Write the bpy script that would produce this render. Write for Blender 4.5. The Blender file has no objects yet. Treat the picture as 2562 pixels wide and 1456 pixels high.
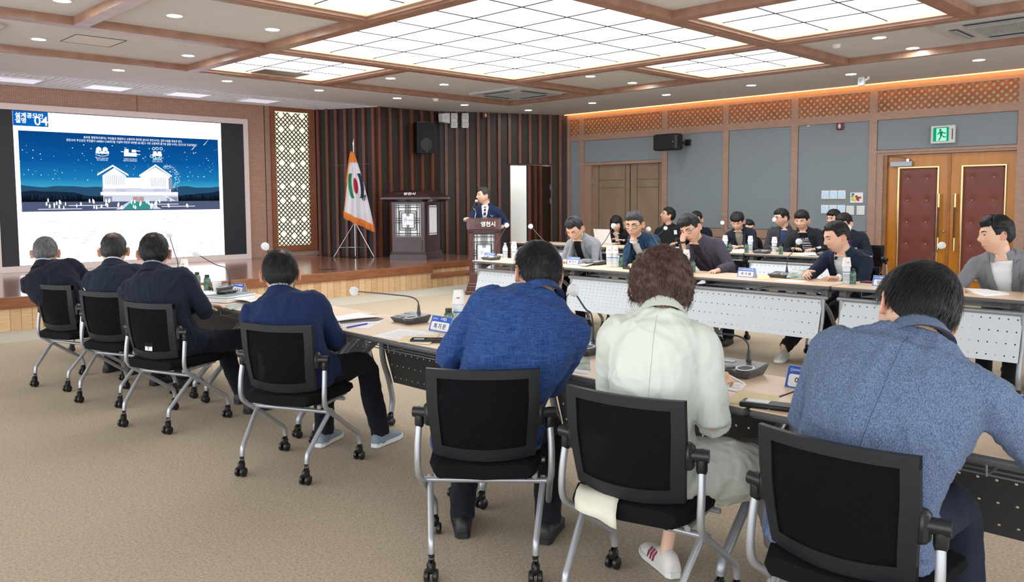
import bpy, bmesh, math, random
import numpy as np
from mathutils import Vector, Matrix, noise as mnoise
from mathutils.bvhtree import BVHTree
random.seed(7); RNG = np.random.RandomState(11)
S = bpy.context.scene
COL = S.collection
R = math.radians

# ------------------------------------------------------------------ camera
FPX, PCX, PCY = 2071.8, 1276.0, 650.2
YAW, PITCH, ROLL, CZ = R(44.725), R(4.219), R(-0.347), 1.5
cw = np.array([math.sin(YAW)*math.cos(PITCH), math.cos(YAW)*math.cos(PITCH), -math.sin(PITCH)])
cr = np.array([math.cos(YAW), -math.sin(YAW), 0.0]); cu = np.cross(cr, cw)
cr, cu = cr*math.cos(ROLL)+cu*math.sin(ROLL), -cr*math.sin(ROLL)+cu*math.cos(ROLL)
cam = bpy.data.cameras.new('camera'); camo = bpy.data.objects.new('camera', cam); COL.objects.link(camo)
camo.matrix_world = Matrix(((cr[0], cu[0], -cw[0], 0), (cr[1], cu[1], -cw[1], 0), (cr[2], cu[2], -cw[2], CZ), (0, 0, 0, 1)))
cam.sensor_width = 36; cam.lens = FPX/2562*36
cam.shift_x = (1281-PCX)/2562; cam.shift_y = (PCY-728)/2562
cam.clip_start = .05; cam.clip_end = 100
S.camera = camo

def zpt(px, py, z):          # point of the photograph's pixel at a known height
    d = cw+cr*(px-PCX)/FPX-cu*(py-PCY)/FPX; t = (z-CZ)/d[2]
    return Vector((d[0]*t, d[1]*t, z))
def xpt(px, py, x):          # ... on a plane of known x
    d = cw+cr*(px-PCX)/FPX-cu*(py-PCY)/FPX; t = x/d[0]
    return Vector((x, d[1]*t, CZ+d[2]*t))
def ypt(px, py, y):
    d = cw+cr*(px-PCX)/FPX-cu*(py-PCY)/FPX; t = y/d[1]
    return Vector((d[0]*t, y, CZ+d[2]*t))
def dpt(px, py, t):          # ... at a known distance
    d = cw+cr*(px-PCX)/FPX-cu*(py-PCY)/FPX
    return Vector((d[0]*t, d[1]*t, CZ+d[2]*t))

# ------------------------------------------------------------------ light and exposure
S.view_settings.view_transform = 'Standard'; S.view_settings.look = 'None'
S.view_settings.exposure = 0.0; S.view_settings.gamma = 1.0
S.view_settings.use_curve_mapping = False
wd = bpy.data.worlds.new('world'); S.world = wd; wd.use_nodes = True
wd.node_tree.nodes['Background'].inputs[0].default_value = (.9, .95, 1, 1)
wd.node_tree.nodes['Background'].inputs[1].default_value = 3.3
L_TILE, L_DOWN, L_COVE, L_LED = 4.3, 130.0, 13.0, 1.0
S.cycles.max_bounces = 7; S.cycles.diffuse_bounces = 4; S.cycles.transparent_max_bounces = 12
S.cycles.sample_clamp_indirect = 6.0

# ------------------------------------------------------------------ materials
def lin(c):
    return tuple(((v/255)/12.92 if v/255 <= .04045 else ((v/255+.055)/1.055)**2.4) for v in c)
MATS = {}
def mat(name, rgb, rough=.6, metal=0, spec=.5, noise=None, bump=None, emit=0, alpha=None, sheen=0, rgb2=None, scale=(1, 1, 1), attr=False, coat=0):
    """rgb in 0-255 sRGB; noise=(scale, amount) varies the colour; rgb2 is the second colour of the noise; bump=(scale, strength)"""
    if name in MATS: return MATS[name]
    m = bpy.data.materials.new(name); m.use_nodes = True; nt = m.node_tree; N = nt.nodes; Lk = nt.links
    b = N['Principled BSDF']; c = (*lin(rgb), 1)
    b.inputs['Base Color'].default_value = c; b.inputs['Roughness'].default_value = rough
    b.inputs['Metallic'].default_value = metal; b.inputs['Specular IOR Level'].default_value = spec
    if coat: b.inputs['Coat Weight'].default_value = coat; b.inputs['Coat Roughness'].default_value = .15
    if sheen: b.inputs['Sheen Weight'].default_value = sheen
    if emit:
        b.inputs['Emission Color'].default_value = c; b.inputs['Emission Strength'].default_value = emit
    src = None
    if noise or bump:
        tc = N.new('ShaderNodeTexCoord'); mp = N.new('ShaderNodeMapping'); mp.inputs['Scale'].default_value = scale
        Lk.new(tc.outputs['Object'], mp.inputs['Vector'])
    if noise:
        n = N.new('ShaderNodeTexNoise'); n.inputs['Scale'].default_value = noise[0]; n.inputs['Detail'].default_value = 4
        Lk.new(mp.outputs[0], n.inputs['Vector'])
        rp = N.new('ShaderNodeValToRGB'); e = rp.color_ramp.elements
        e[0].position = .3; e[1].position = .7
        a = noise[1]
        if rgb2: e[0].color = (*lin(rgb2), 1); e[1].color = c
        else: e[0].color = tuple(v*(1-a) for v in c[:3])+(1,); e[1].color = tuple(min(1, v*(1+a)) for v in c[:3])+(1,)
        Lk.new(n.outputs['Fac'], rp.inputs[0]); src = rp.outputs[0]
    if attr:
        at = N.new('ShaderNodeAttribute'); at.attribute_name = 'tint'
        mx = N.new('ShaderNodeMix'); mx.data_type = 'RGBA'; mx.blend_type = 'MULTIPLY'; mx.inputs[0].default_value = 1
        if src: Lk.new(src, mx.inputs[6])
        else: mx.inputs[6].default_value = c
        Lk.new(at.outputs['Color'], mx.inputs[7]); src = mx.outputs[2]
    if src: Lk.new(src, b.inputs['Base Color'])
    if bump:
        n2 = N.new('ShaderNodeTexNoise'); n2.inputs['Scale'].default_value = bump[0]; n2.inputs['Detail'].default_value = 3
        Lk.new(mp.outputs[0], n2.inputs['Vector'])
        bp = N.new('ShaderNodeBump'); bp.inputs['Strength'].default_value = bump[1]; bp.inputs['Distance'].default_value = .01
        Lk.new(n2.outputs['Fac'], bp.inputs['Height']); Lk.new(bp.outputs[0], b.inputs['Normal'])
    if alpha is not None: b.inputs['Alpha'].default_value = alpha
    MATS[name] = m; return m
def wood(name, a, b_, scale=(1, 1, 1), rough=.45, ns=6, coat=0):
    return mat(name, a, rough, noise=(ns, .2), rgb2=b_, scale=scale, coat=coat)
def planks(name, a, b_, plank=(.12, .9), axis='xz', rough=.5, gap=.004):
    m = bpy.data.materials.new(name); m.use_nodes = True; nt = m.node_tree; N = nt.nodes; Lk = nt.links
    b = N['Principled BSDF']; b.inputs['Roughness'].default_value = rough
    tc = N.new('ShaderNodeTexCoord'); sp = N.new('ShaderNodeSeparateXYZ'); cb = N.new('ShaderNodeCombineXYZ')
    Lk.new(tc.outputs['Object'], sp.inputs[0]); ax = {'x': 0, 'y': 1, 'z': 2}
    Lk.new(sp.outputs[ax[axis[0]]], cb.inputs[0]); Lk.new(sp.outputs[ax[axis[1]]], cb.inputs[1])
    br = N.new('ShaderNodeTexBrick'); br.inputs['Scale'].default_value = 1
    br.inputs['Color1'].default_value = (*lin(a), 1); br.inputs['Color2'].default_value = (*lin(b_), 1)
    br.inputs['Mortar'].default_value = tuple(v*.45 for v in lin(b_))+(1,)
    br.inputs['Mortar Size'].default_value = gap; br.inputs['Brick Width'].default_value = plank[1]; br.inputs['Row Height'].default_value = plank[0]
    br.inputs['Bias'].default_value = 0
    Lk.new(cb.outputs[0], br.inputs['Vector'])
    n = N.new('ShaderNodeTexNoise'); n.inputs['Scale'].default_value = 5; n.inputs['Detail'].default_value = 5
    mp = N.new('ShaderNodeMapping'); mp.inputs['Scale'].default_value = (1, 12, 1); Lk.new(cb.outputs[0], mp.inputs[0]); Lk.new(mp.outputs[0], n.inputs['Vector'])
    mx = N.new('ShaderNodeMix'); mx.data_type = 'RGBA'; mx.blend_type = 'OVERLAY'; mx.inputs[0].default_value = .35
    Lk.new(br.outputs['Color'], mx.inputs[6]); Lk.new(n.outputs['Fac'], mx.inputs[7]); Lk.new(mx.outputs[2], b.inputs['Base Color'])
    MATS[name] = m; return m
def glow(name, rgb, s):
    if name in MATS: return MATS[name]
    m = bpy.data.materials.new(name); m.use_nodes = True; N = m.node_tree.nodes; N.clear()
    e = N.new('ShaderNodeEmission'); o = N.new('ShaderNodeOutputMaterial')
    e.inputs[0].default_value = (*lin(rgb), 1); e.inputs[1].default_value = s
    m.node_tree.links.new(e.outputs[0], o.inputs[0]); MATS[name] = m; return m

# ------------------------------------------------------------------ mesh helpers
class MB:
    def __init__(s): s.v = []; s.f = []; s.m = []; s.mi = 0
    def add(s, vs, fs, M=None):
        o = len(s.v)
        s.v += [tuple(M @ Vector(p)) if M is not None else tuple(p) for p in vs]
        s.f += [tuple(i+o for i in f) for f in fs]; s.m += [s.mi]*len(fs); return s
    def box(s, x0, x1, y0, y1, z0, z1, M=None):
        e = .00013*((len(s.f)//6) % 7); vs = [(x, y, z) for x in (x0-e, x1+e) for y in (y0-e, y1+e) for z in (z0-e, z1+e)]
        return s.add(vs, [(0, 1, 3, 2), (4, 6, 7, 5), (0, 4, 5, 1), (2, 3, 7, 6), (0, 2, 6, 4), (1, 5, 7, 3)], M)
    def bbox(s, x0, x1, y0, y1, z0, z1, r=.005, M=None):     # box with chamfered vertical and top edges
        pts = [(x0+r, y0), (x1-r, y0), (x1, y0+r), (x1, y1-r), (x1-r, y1), (x0+r, y1), (x0, y1-r), (x0, y0+r)]
        cx_, cy_ = (x0+x1)/2, (y0+y1)/2
        ins = [(x+(r if x < cx_ else -r)*.7, y+(r if y < cy_ else -r)*.7) for x, y in pts]
        rings = [[(x, y, z0+r) for x, y in pts], [(x, y, z1-r) for x, y in pts]]
        allr = [[(x, y, z0) for x, y in ins]]+rings+[[(x, y, z1) for x, y in ins]]
        vs = [p for rg in allr for p in rg]; n = 8
        fs = [(k*n+i, k*n+(i+1) % n, (k+1)*n+(i+1) % n, (k+1)*n+i) for k in range(3) for i in range(n)]
        fs += [tuple(range(n-1, -1, -1)), tuple(range(3*n, 4*n))]
        return s.add(vs, fs, M)
    def loft(s, rings, cap=True, M=None, closed=True):
        n = len(rings[0]); vs = [p for r in rings for p in r]; fs = []
        for k in range(len(rings)-1):
            for i in range(n if closed else n-1):
                j = (i+1) % n; fs.append((k*n+i, k*n+j, (k+1)*n+j, (k+1)*n+i))
        if cap and closed:
            fs.append(tuple(range(n-1, -1, -1))); fs.append(tuple(range((len(rings)-1)*n, len(rings)*n)))
        return s.add(vs, fs, M)
    def tube(s, pts, rad, n=10, M=None, round_=False):
        pts = [np.array(p, float) for p in pts]; k = len(pts)
        if not hasattr(rad, '__len__'): rad = [rad]*k
        rad = list(rad)
        if round_:
            d0 = pts[0]-pts[1]; d0 = d0/np.linalg.norm(d0); d1 = pts[-1]-pts[-2]; d1 = d1/np.linalg.norm(d1)
            pts = [pts[0]+d0*rad[0]*.9, pts[0]+d0*rad[0]*.6]+pts+[pts[-1]+d1*rad[-1]*.6, pts[-1]+d1*rad[-1]*.9]
            rad = [rad[0]*.35, rad[0]*.8]+rad+[rad[-1]*.8, rad[-1]*.35]; k = len(pts)
        T = [pts[min(i+1, k-1)]-pts[max(i-1, 0)] for i in range(k)]
        T = [t/(np.linalg.norm(t)+1e-12) for t in T]
        a = np.array([0, 0, 1.]) if abs(T[0][2]) < .9 else np.array([1., 0, 0])
        u = np.cross(T[0], a); u /= np.linalg.norm(u); rings = []
        for i in range(k):
            u = u-T[i]*(u@T[i]); u /= np.linalg.norm(u); w = np.cross(T[i], u)
            rings.append([tuple(pts[i]+rad[i]*(math.cos(t)*u+math.sin(t)*w)) for t in np.linspace(0, 2*math.pi, n, endpoint=False)])
        return s.loft(rings, M=M)
    def lathe(s, prof, n=20, M=None, cap=True):
        rings = [[(r*math.cos(t), r*math.sin(t), z) for t in np.linspace(0, 2*math.pi, n, endpoint=False)] for r, z in prof]
        return s.loft(rings, cap=cap, M=M)
    def prism(s, poly, z0, z1, M=None):
        n = len(poly); vs = [(x, y, z0) for x, y in poly]+[(x, y, z1) for x, y in poly]
        fs = [(i, (i+1) % n, n+(i+1) % n, n+i) for i in range(n)]+[tuple(range(n-1, -1, -1)), tuple(range(n, 2*n))]
        return s.add(vs, fs, M)
    def ball(s, c, r, n=12, M=None):
        if not hasattr(r, '__len__'): r = (r, r, r)
        prof = [(math.sin(t), -math.cos(t)) for t in np.linspace(.12, math.pi-.12, n//2+2)]
        vs = []; 
        rings = [[(c[0]+r[0]*a*math.cos(t), c[1]+r[1]*a*math.sin(t), c[2]+r[2]*b) for t in np.linspace(0, 2*math.pi, n, endpoint=False)] for a, b in prof]
        return s.loft(rings, M=M)
    def build(s, name, mats, parent=None, smooth=False, M=None, loc=None):
        me = bpy.data.meshes.new(name); me.from_pydata(s.v, [], s.f)
        if not isinstance(mats, (list, tuple)): mats = [mats]
        for m in mats: me.materials.append(m)
        if len(mats) > 1: me.polygons.foreach_set('material_index', s.m)
        bm = bmesh.new(); bm.from_mesh(me); bmesh.ops.recalc_face_normals(bm, faces=bm.faces); bm.to_mesh(me); bm.free()
        if smooth: smooth_by_angle(me, 40 if smooth is True else smooth)
        me.update()
        return link(name, me, parent, M, loc)
def smooth_by_angle(me, deg):
    me.polygons.foreach_set('use_smooth', [True]*len(me.polygons))
    bm = bmesh.new(); bm.from_mesh(me); th = R(deg)
    for e in bm.edges:
        if len(e.link_faces) == 2 and e.calc_face_angle(0) > th: e.smooth = False
    bm.to_mesh(me); bm.free()
def link(name, data, parent=None, M=None, loc=None):
    o = bpy.data.objects.new(name, data); COL.objects.link(o)
    if parent: o.parent = parent
    if M is not None: o.matrix_local = M
    if loc is not None: o.location = loc
    return o
def thing(name, label, cat, loc=(0, 0, 0), rot=0, group=None):
    o = bpy.data.objects.new(name, None); COL.objects.link(o); o.empty_display_size = .1
    o.location = loc; o.rotation_euler = (0, 0, rot); return tag(o, label, cat, group)
def tag(o, label, cat, group=None):
    o['label'] = label; o['category'] = cat
    if group: o['group'] = group
    return o
def struct(o, label=None, cat=None):
    o['kind'] = 'structure'
    if label: o['label'] = label
    if cat: o['category'] = cat
    return o
def copytree(o, parent=None):
    c = o.copy(); COL.objects.link(c)
    if parent: c.parent = parent
    for ch in list(o.children): copytree(ch, c)
    return c
def dup(o, loc=None, rot=None, label=None, group=None):
    c = copytree(o)
    if loc is not None: c.location = loc
    if rot is not None: c.rotation_euler = (0, 0, rot)
    if label: c['label'] = label
    if group: c['group'] = group
    return c
def mbbox(name, x0, x1, y0, y1, z0, z1, m, parent=None): return MB().box(x0, x1, y0, y1, z0, z1).build(name, m, parent)
def frame(u, v, n, o): # matrix from columns
    return Matrix(((u[0], v[0], n[0], o[0]), (u[1], v[1], n[1], o[1]), (u[2], v[2], n[2], o[2]), (0, 0, 0, 1)))
def text(body, size, m, parent, M, name='lettering', align='CENTER', depth=.0006, bold=0, sx=1):
    cu_ = bpy.data.curves.new('t', 'FONT'); cu_.body = body; cu_.size = size; cu_.extrude = depth; cu_.offset = bold
    cu_.align_x = align; cu_.align_y = 'CENTER'; cu_.resolution_u = 2
    t = bpy.data.objects.new('t', cu_); COL.objects.link(t)
    dg = bpy.context.evaluated_depsgraph_get(); me = bpy.data.meshes.new_from_object(t.evaluated_get(dg))
    bpy.data.objects.remove(t); bpy.data.curves.remove(cu_)
    me.materials.clear(); me.materials.append(m); me.name = name
    if sx != 1: me.transform(Matrix.Scale(sx, 4, (1, 0, 0)))
    return link(name, me, parent, M)
def bez(ps, n=8):        # Catmull-Rom through points
    ps = [np.array(p, float) for p in ps]; P = [2*ps[0]-ps[1]]+ps+[2*ps[-1]-ps[-2]]; out = []
    for i in range(1, len(P)-2):
        for k in range(n):
            t = k/n; a, b, c, d = P[i-1], P[i], P[i+1], P[i+2]
            out.append(.5*((2*b)+(c-a)*t+(2*a-5*b+4*c-d)*t*t+(3*b-a-3*c+d)*t**3))
    out.append(ps[-1]); return out
def bezr(rs, n=8): return [float(v[0]) for v in bez([(r, 0, 0) for r in rs], n)]
# ================================================================== ROOM
ZB, ZT, WX, WY = 3.3125, 3.40, 13.8, 14.69
M_white = mat('ceiling paint', (206, 205, 204), .9, noise=(2, .03))
M_coffer = mat('coffer paint', (214, 211, 202), .9, noise=(2, .03))
M_carpet = mat('carpet', (198, 182, 160), 1, noise=(75, .2), rgb2=(166, 150, 130), bump=(160, .5), spec=.1)
M_strip = mat('stone strip', (184, 176, 160), .9, noise=(60, .08), bump=(100, .2))
M_beam = wood('beam wood', (164, 124, 104), (142, 104, 84), (1, 1, 1), .35)
M_cream = mat('cream wood', (206, 176, 148), .5)
M_wallwood = wood('wall wood', (170, 138, 120), (156, 124, 108), (1, 1, 4), .5, 8)
M_slatback = wood('dark walnut', (46, 33, 28), (35, 24, 20), (6, 6, .6), .5, 8)
M_slat = wood('red walnut', (122, 70, 50), (98, 54, 38), (6, 6, .6), .4, 8)
M_fab = mat('grey acoustic fabric', (132, 140, 146), .95, noise=(90, .06), bump=(220, .15))
M_black = mat('black plastic', (22, 23, 25), .45)
M_plwhite = mat('white plastic', (225, 225, 224), .4)
M_dark = mat('dark gap', (18, 17, 16), .8)
M_alu = mat('silver paint', (172, 175, 178), .35, metal=.6)
M_chrome = mat('chrome', (205, 205, 208), .18, metal=1)
M_tile = glow('light tile', (253, 254, 255), L_TILE)
M_down = glow('downlight lens', (240, 253, 252), L_DOWN)
M_cove = glow('cove lamp', (255, 178, 84), L_COVE)
M_stripe = mat('seam', (46, 46, 46), .9)

struct(mbbox('floor', -3, WX+.3, -4, 17, -.1, 0, M_carpet))
struct(mbbox('trim_1', -3, WX, 9.97, 10.9, 0, .004, M_strip))
# ceiling: lower border ring, upper coffer level
c = MB(); GX0, GX1, GY0, GY1 = .85, 11.5, .55, 11.58
c.box(-3, GX0, -4, 13.27, ZB, 3.7); c.box(GX1, 13.68, -4, 12.16, ZB, 3.7)
c.box(GX0, GX1, -4, GY0, ZB, 3.7); c.box(GX0, GX1, GY1, 12.9, ZB, 3.7)
c.prism([(GX1, 12.16), (13.68, 12.16), (11.68, 13.0), (11.2, 13.35), (9.65, 13.42), (9.65, 12.9), (GX1, 12.9)], ZB, 3.7)
c.box(GX0, 9.64, 12.9, 13.27, ZB, 3.7)
c.box(GX0-.01, GX1+.01, GY0-.01, GY1+.01, ZT, 3.7)
c.box(-3, 13.95, 12.1, 17, 3.62, 3.7); c.box(13.6, 13.95, -4, 12.3, 3.62, 3.7)
struct(c.build('ceiling', [M_white]))
# beams of the coffered field
bw = .075
beams = [('x', 9.4, .85, 11.5), ('x', 5.0, 3.0, 11.5), ('x', 2.8, 5.15, 9.42), ('x', 7.25, 3.0, 5.15), ('x', 7.25, 9.42, 11.5),
         ('x', 2.8, .85, 3.0), ('y', 5.15, .55, 11.58), ('y', 9.42, .55, 9.4), ('y', 7.3, 9.4, 11.58), ('y', 7.3, .55, 5.0), ('y', 3.0, 2.8, 9.4)]
ti = 2
for a, c0, s0, s1 in beams:
    m = MB()
    if a == 'x': m.box(s0, s1, c0-bw, c0+bw, ZB-.003, ZT+.01)
    else: m.box(c0-bw, c0+bw, s0, s1, ZB-.004, ZT+.01)
    struct(m.build('trim_%d' % ti, M_beam)); ti += 1
for x0, x1, y0, y1 in [(GX0-.02, GX0+.05, GY0, GY1), (GX1-.05, GX1+.02, GY0, GY1), (GX0, GX1, GY1-.05, GY1+.02), (GX0, GX1, GY0-.02, GY0+.05)]:
    struct(mbbox('trim_%d' % ti, x0, x1, y0, y1, ZB-.002, ZT+.01, M_beam)); ti += 1
# luminous ceiling panels
def lum(label, x0, x1, y0, y1, nx, ny, dark=None):
    t = thing('luminous_ceiling_panel', label, 'ceiling light', ((x0+x1)/2, (y0+y1)/2, ZT-.06))
    o = Vector(t.location); w, h = (x1-x0)/2, (y1-y0)/2
    f = MB(); f.mi = 0
    for k, (a, z0, z1) in enumerate([(.05, -.018, .05), (.095, .012, .05)]):
        f.mi = k
        f.box(-w, -w+a, -h, h, z0, z1); f.box(w-a, w, -h, h, z0, z1); f.box(-w, w, -h, -h+a, z0, z1); f.box(-w, w, h-a, h, z0, z1)
    f.build('frame', [M_beam, M_cream], t)
    MB().box(-w+.02, w-.02, -h+.02, h-.02, .045, .058).build('diffuser', M_tile, t)
    s = MB(); a = .05
    for i in range(1, nx): xx = -w+a+(2*w-2*a)*i/nx; s.box(xx-.005, xx+.005, -h+.03, h-.03, .036, .046)
    for i in range(1, ny): yy = -h+a+(2*h-2*a)*i/ny; s.box(-w+.03, w-.03, yy-.005, yy+.005, .037, .047)
    s.build('seam_bars', M_stripe, t)
    if dark: MB().box(*[dark[0]-o.x, dark[1]-o.x, dark[2]-o.y, dark[3]-o.y], .03, .042).build('metal_access_tile', mat('access tile', (120, 112, 104), .3, metal=.5), t)
    return t
e = .07
lum('large square luminous ceiling panel of six by six tiles in the middle', 5.15+e, 9.42-e, 5.0+e, 9.4-e, 6, 6)
lum('small luminous ceiling panel with one dark metal tile near the screen', 5.15+e, 7.3-e, 9.4+e, 11.58-e, 3, 3, (5.98, 6.72, 11.0, 11.5))
lum('small luminous ceiling panel beside the lattice-topped grey wall', 9.42+e, 11.5-e, 5.0+e, 7.25-e, 3, 3)
lum('small luminous ceiling panel at the upper right of the photo', 7.3+e, 9.42-e, 2.8+e, 5.0-e, 3, 3)
lum('small luminous ceiling panel cut by the top edge left of the middle', 3.0+e, 5.15-e, 5.0+e, 7.25-e, 3, 3)
# downlights
dl = None
def down(x, y, z, label):
    global dl
    if dl is None:
        dl = thing('downlight', label, 'downlight', (x, y, z), 0, 'round recessed downlights')
        MB().lathe([(.085, 0), (.09, -.006), (.076, -.01), (.07, -.004), (.07, 0)], 28, cap=False).build('trim_ring', M_plwhite, dl, True)
        MB().lathe([(.001, -.006), (.071, -.006), (.071, -.001)], 28).build('lens', M_down, dl)
    else: dup(dl, (x, y, z), 0, label)
ords = ['first', 'second', 'third', 'fourth', 'fifth', 'sixth', 'seventh', 'eighth']
for i, x in enumerate((2.75, 4.34, 5.92, 7.52, 9.12, 10.73, 12.34)):
    down(x, 12.05 if i < 6 else 11.9, ZB, 'round downlight in the border row above the stage, %s from the left' % ords[i])
for i, y in enumerate((10.2, 8.52, 6.88, 5.26, 3.55, 1.9)):
    down(12.33, y, ZB, 'round downlight in the border along the grey wall, %s from the corner' % ords[i])
for (px, py), lb in {(437, 38): 'left of the two round downlights in the square coffer above the screen', (682, 72.5): 'right of the two round downlights in the square coffer above the screen',
        (97, 97): 'round downlight in the coffer with the access hatch, at its left', (471, 138): 'round downlight in the coffer with the access hatch, at its right',
        (977, 195): 'left one of the pair of downlights beside the far air conditioner', (1111, 210.5): 'right one of the pair of downlights beside the far air conditioner',
        (1477, 190): 'left one of the pair of downlights in the far small coffer', (1582, 206.5): 'right one of the pair of downlights in the far small coffer',
        (2200, 93): 'upper one of the pair of downlights beside the right air conditioner', (2283, 119.5): 'lower one of the pair of downlights beside the right air conditioner',
        (155, 0): 'round downlight cut by the top edge at the far left'}.items():
    p = zpt(px, py, ZT); down(p.x, p.y, ZT, lb)
# air conditioner cassettes
def ac(cx_, cy_, label):
    t = thing('ceiling_air_conditioner', label, 'air conditioner', (cx_, cy_, ZT))
    h = .62; m = MB()
    m.prism([(-h, -h+.06), (-h+.06, -h), (h-.06, -h), (h, -h+.06), (h, h-.06), (h-.06, h), (-h+.06, h), (-h, h-.06)], -.03, 0)
    m.build('panel', mat('ac white', (196, 198, 198), .5), t)
    g = MB(); 
    for i in range(22): yy = -.3+i*.0286; g.box(-.3, .3, yy, yy+.012, -.042, -.03)
    g.box(-.32, .32, -.32, -.3, -.044, -.03); g.box(-.32, .32, .3, .32, -.044, -.03); g.box(-.32, -.3, -.3, .3, -.044, -.03); g.box(.3, .32, -.3, .3, -.044, -.03)
    g.build('intake_grille', mat('ac grille', (178, 181, 182), .5), t)
    for k in range(4):
        M = Matrix.Rotation(k*math.pi/2, 4, 'Z')
        MB().box(-.32, .32, .42, .52, -.034, -.029).build('slot', mat('ac slot', (110, 118, 124), .6), t, M=M)
        MB().box(-.3, .3, .44, .5, -.055, -.045, Matrix.Translation((0, 0, 0))).build('flap', mat('ac flap', (160, 166, 170), .5), t, M=M)
ac(10.72, 10.66, 'white square ceiling air conditioner in the coffer over the lecterns')
ac(10.55, 2.75, 'white square ceiling air conditioner at the right edge above the padded doors')
ac(1.9, 10.75, 'white square ceiling air conditioner cut by the left edge')
h = thing('access_hatch', 'thin rectangular access hatch outline in the left ceiling coffer', 'hatch', (3.53, 10.56, ZT))
MB().box(-.27, .27, -.28, .28, -.004, 0).build('hatch_panel', M_coffer, h)
m = MB(); [m.box(*b, -.006, -.002) for b in [(-.280, -.276, -.285, .285), (.276, .280, -.285, .285), (-.28, .28, -.285, -.281), (-.28, .28, .281, .285)]]
m.build('hatch_seam', M_stripe, h)
def smoke(p, label):
    t = thing('smoke_detector', label, 'detector', p)
    MB().lathe([(.05, 0), (.052, -.02), (.035, -.045), (.001, -.05)], 20).build('housing', M_plwhite, t, True)
    MB().lathe([(.058, 0), (.058, -.006), (.05, -.008)], 20).build('base', M_plwhite, t, True)
p = zpt(780+1590/5.124, 230+88/5.124, ZB); smoke(p, 'white smoke detector on the ceiling border above the second lectern')
p = zpt(1800+985/3.362, 375/3.362, ZT); smoke(p, 'white smoke detector in the coffer beside the right air conditioner')
# slotted aluminium grille band with troffers in front of the screen wall
g = thing('louvre_grille', 'long silver louvre grille band in the ceiling above the stage', 'ceiling grille', (5.3, 13.9, ZB))
m = MB(); gx0, gx1, gy0, gy1 = -8.2, 4.34, -.55, .70
for k in range(13): yy = gy0+k*(gy1-gy0)/12; m.box(gx0, gx1-(.35*max(0, (yy-gy0))/1.27), yy-.006, yy+.006, -.007, .004)
x = gx0
while x < gx1-.3: m.box(x-.009, x+.009, gy0, gy1, -.008, .004); x += .1
m.build('louvre_blades', mat('louvre', (236, 236, 238), .5), g)
m = MB(); m.box(gx0, gx1, gy0-.1, gy0, -.004, .06); m.box(gx0, gx1-.5, gy1, gy1+.07, -.012, .05)
M2 = frame(Vector((.55, -1.15, 0)).normalized(), Vector((1.15, .55, 0)).normalized(), (0, 0, 1), (9.06-5.3, 14.62-13.9, 0)); m.box(-.02, 1.36, -.03, .05, -.012, .05, M2)
m.build('edge_profile', M_plwhite, g)
m = MB(); m.box(gx0, gx1, gy0-.07, gy0-.045, -.006, 0); m.build('slot_line', mat('slot grey', (128, 128, 130), .6), g)
MB().box(gx0, gx1-.3, gy0, gy1, .004, .02).build('void_board', mat('void', (88, 88, 94), .9), g)
M_trof = mat('troffer lens', (226, 226, 240), .5, emit=.6)
for i, xx in enumerate((2.75, 3.55, 4.83, 6.13, 7.43)):
    if i == 0: continue
    t = thing('recessed_troffer', 'flat rectangular troffer lamp in the silver grille, %s from the left' % ords[i-1], 'ceiling light', (xx, 13.92, ZB-.012), 0, 'troffer lamps in the louvre grille')
    MB().box(-.29, .29, -.25, .25, -.012, .0).build('lens', M_trof, t)
    m = MB(); [m.box(*b, -.016, .012) for b in [(-.31, -.29, -.27, .27), (.29, .31, -.27, .27), (-.31, .31, -.27, -.25), (-.31, .31, .25, .27)]]; m.build('frame', M_plwhite, t)

# ---- screen wall
def perf(name, a, b_):   # wood veneer with a fine grid of punched dots
    m = wood(name, a, b_, (1, 1, 6), .5, 9); nt = m.node_tree; N = nt.nodes; Lk = nt.links
    tc = N.new('ShaderNodeTexCoord'); v = N.new('ShaderNodeTexVoronoi'); v.inputs['Scale'].default_value = 40; v.inputs['Randomness'].default_value = 0
    mp = N.new('ShaderNodeMapping'); mp.inputs['Scale'].default_value = (1, 0, 1); Lk.new(tc.outputs['Object'], mp.inputs[0]); Lk.new(mp.outputs[0], v.inputs['Vector'])
    lt = N.new('ShaderNodeMath'); lt.operation = 'LESS_THAN'; lt.inputs[1].default_value = .2; Lk.new(v.outputs['Distance'], lt.inputs[0])
    mx = N.new('ShaderNodeMix'); mx.data_type = 'RGBA'; old = N['Principled BSDF'].inputs['Base Color'].links[0].from_socket
    Lk.new(lt.outputs[0], mx.inputs[0]); Lk.new(old, mx.inputs[6]); mx.inputs[7].default_value = (*lin((50, 34, 28)), 1)
    Lk.new(mx.outputs[2], N['Principled BSDF'].inputs['Base Color']); return m
M_perf = perf('perforated veneer', (192, 152, 132), (174, 134, 114))
w = MB(); w.box(-3, 7.94, WY, WY+.2, 0, 3.65); struct(w.build('wall_front', M_perf))
struct(mbbox('trim_%d' % ti, 7.94, 9.1, WY-.002, WY+.2, 0, 3.65, M_wallwood)); ti += 1
struct(mbbox('baseboard_front', -3, 9.1, WY-.02, WY, .394, .46, M_wallwood))
m = MB()
for x in (1.2, 3.4, 5.57): m.box(x-.003, x+.003, WY-.003, WY+.01, 3.03, 3.6)
m.box(7.935, 7.945, WY-.006, WY+.01, .39, 3.6); struct(m.build('trim_%d' % ti, M_dark)); ti += 1

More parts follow.
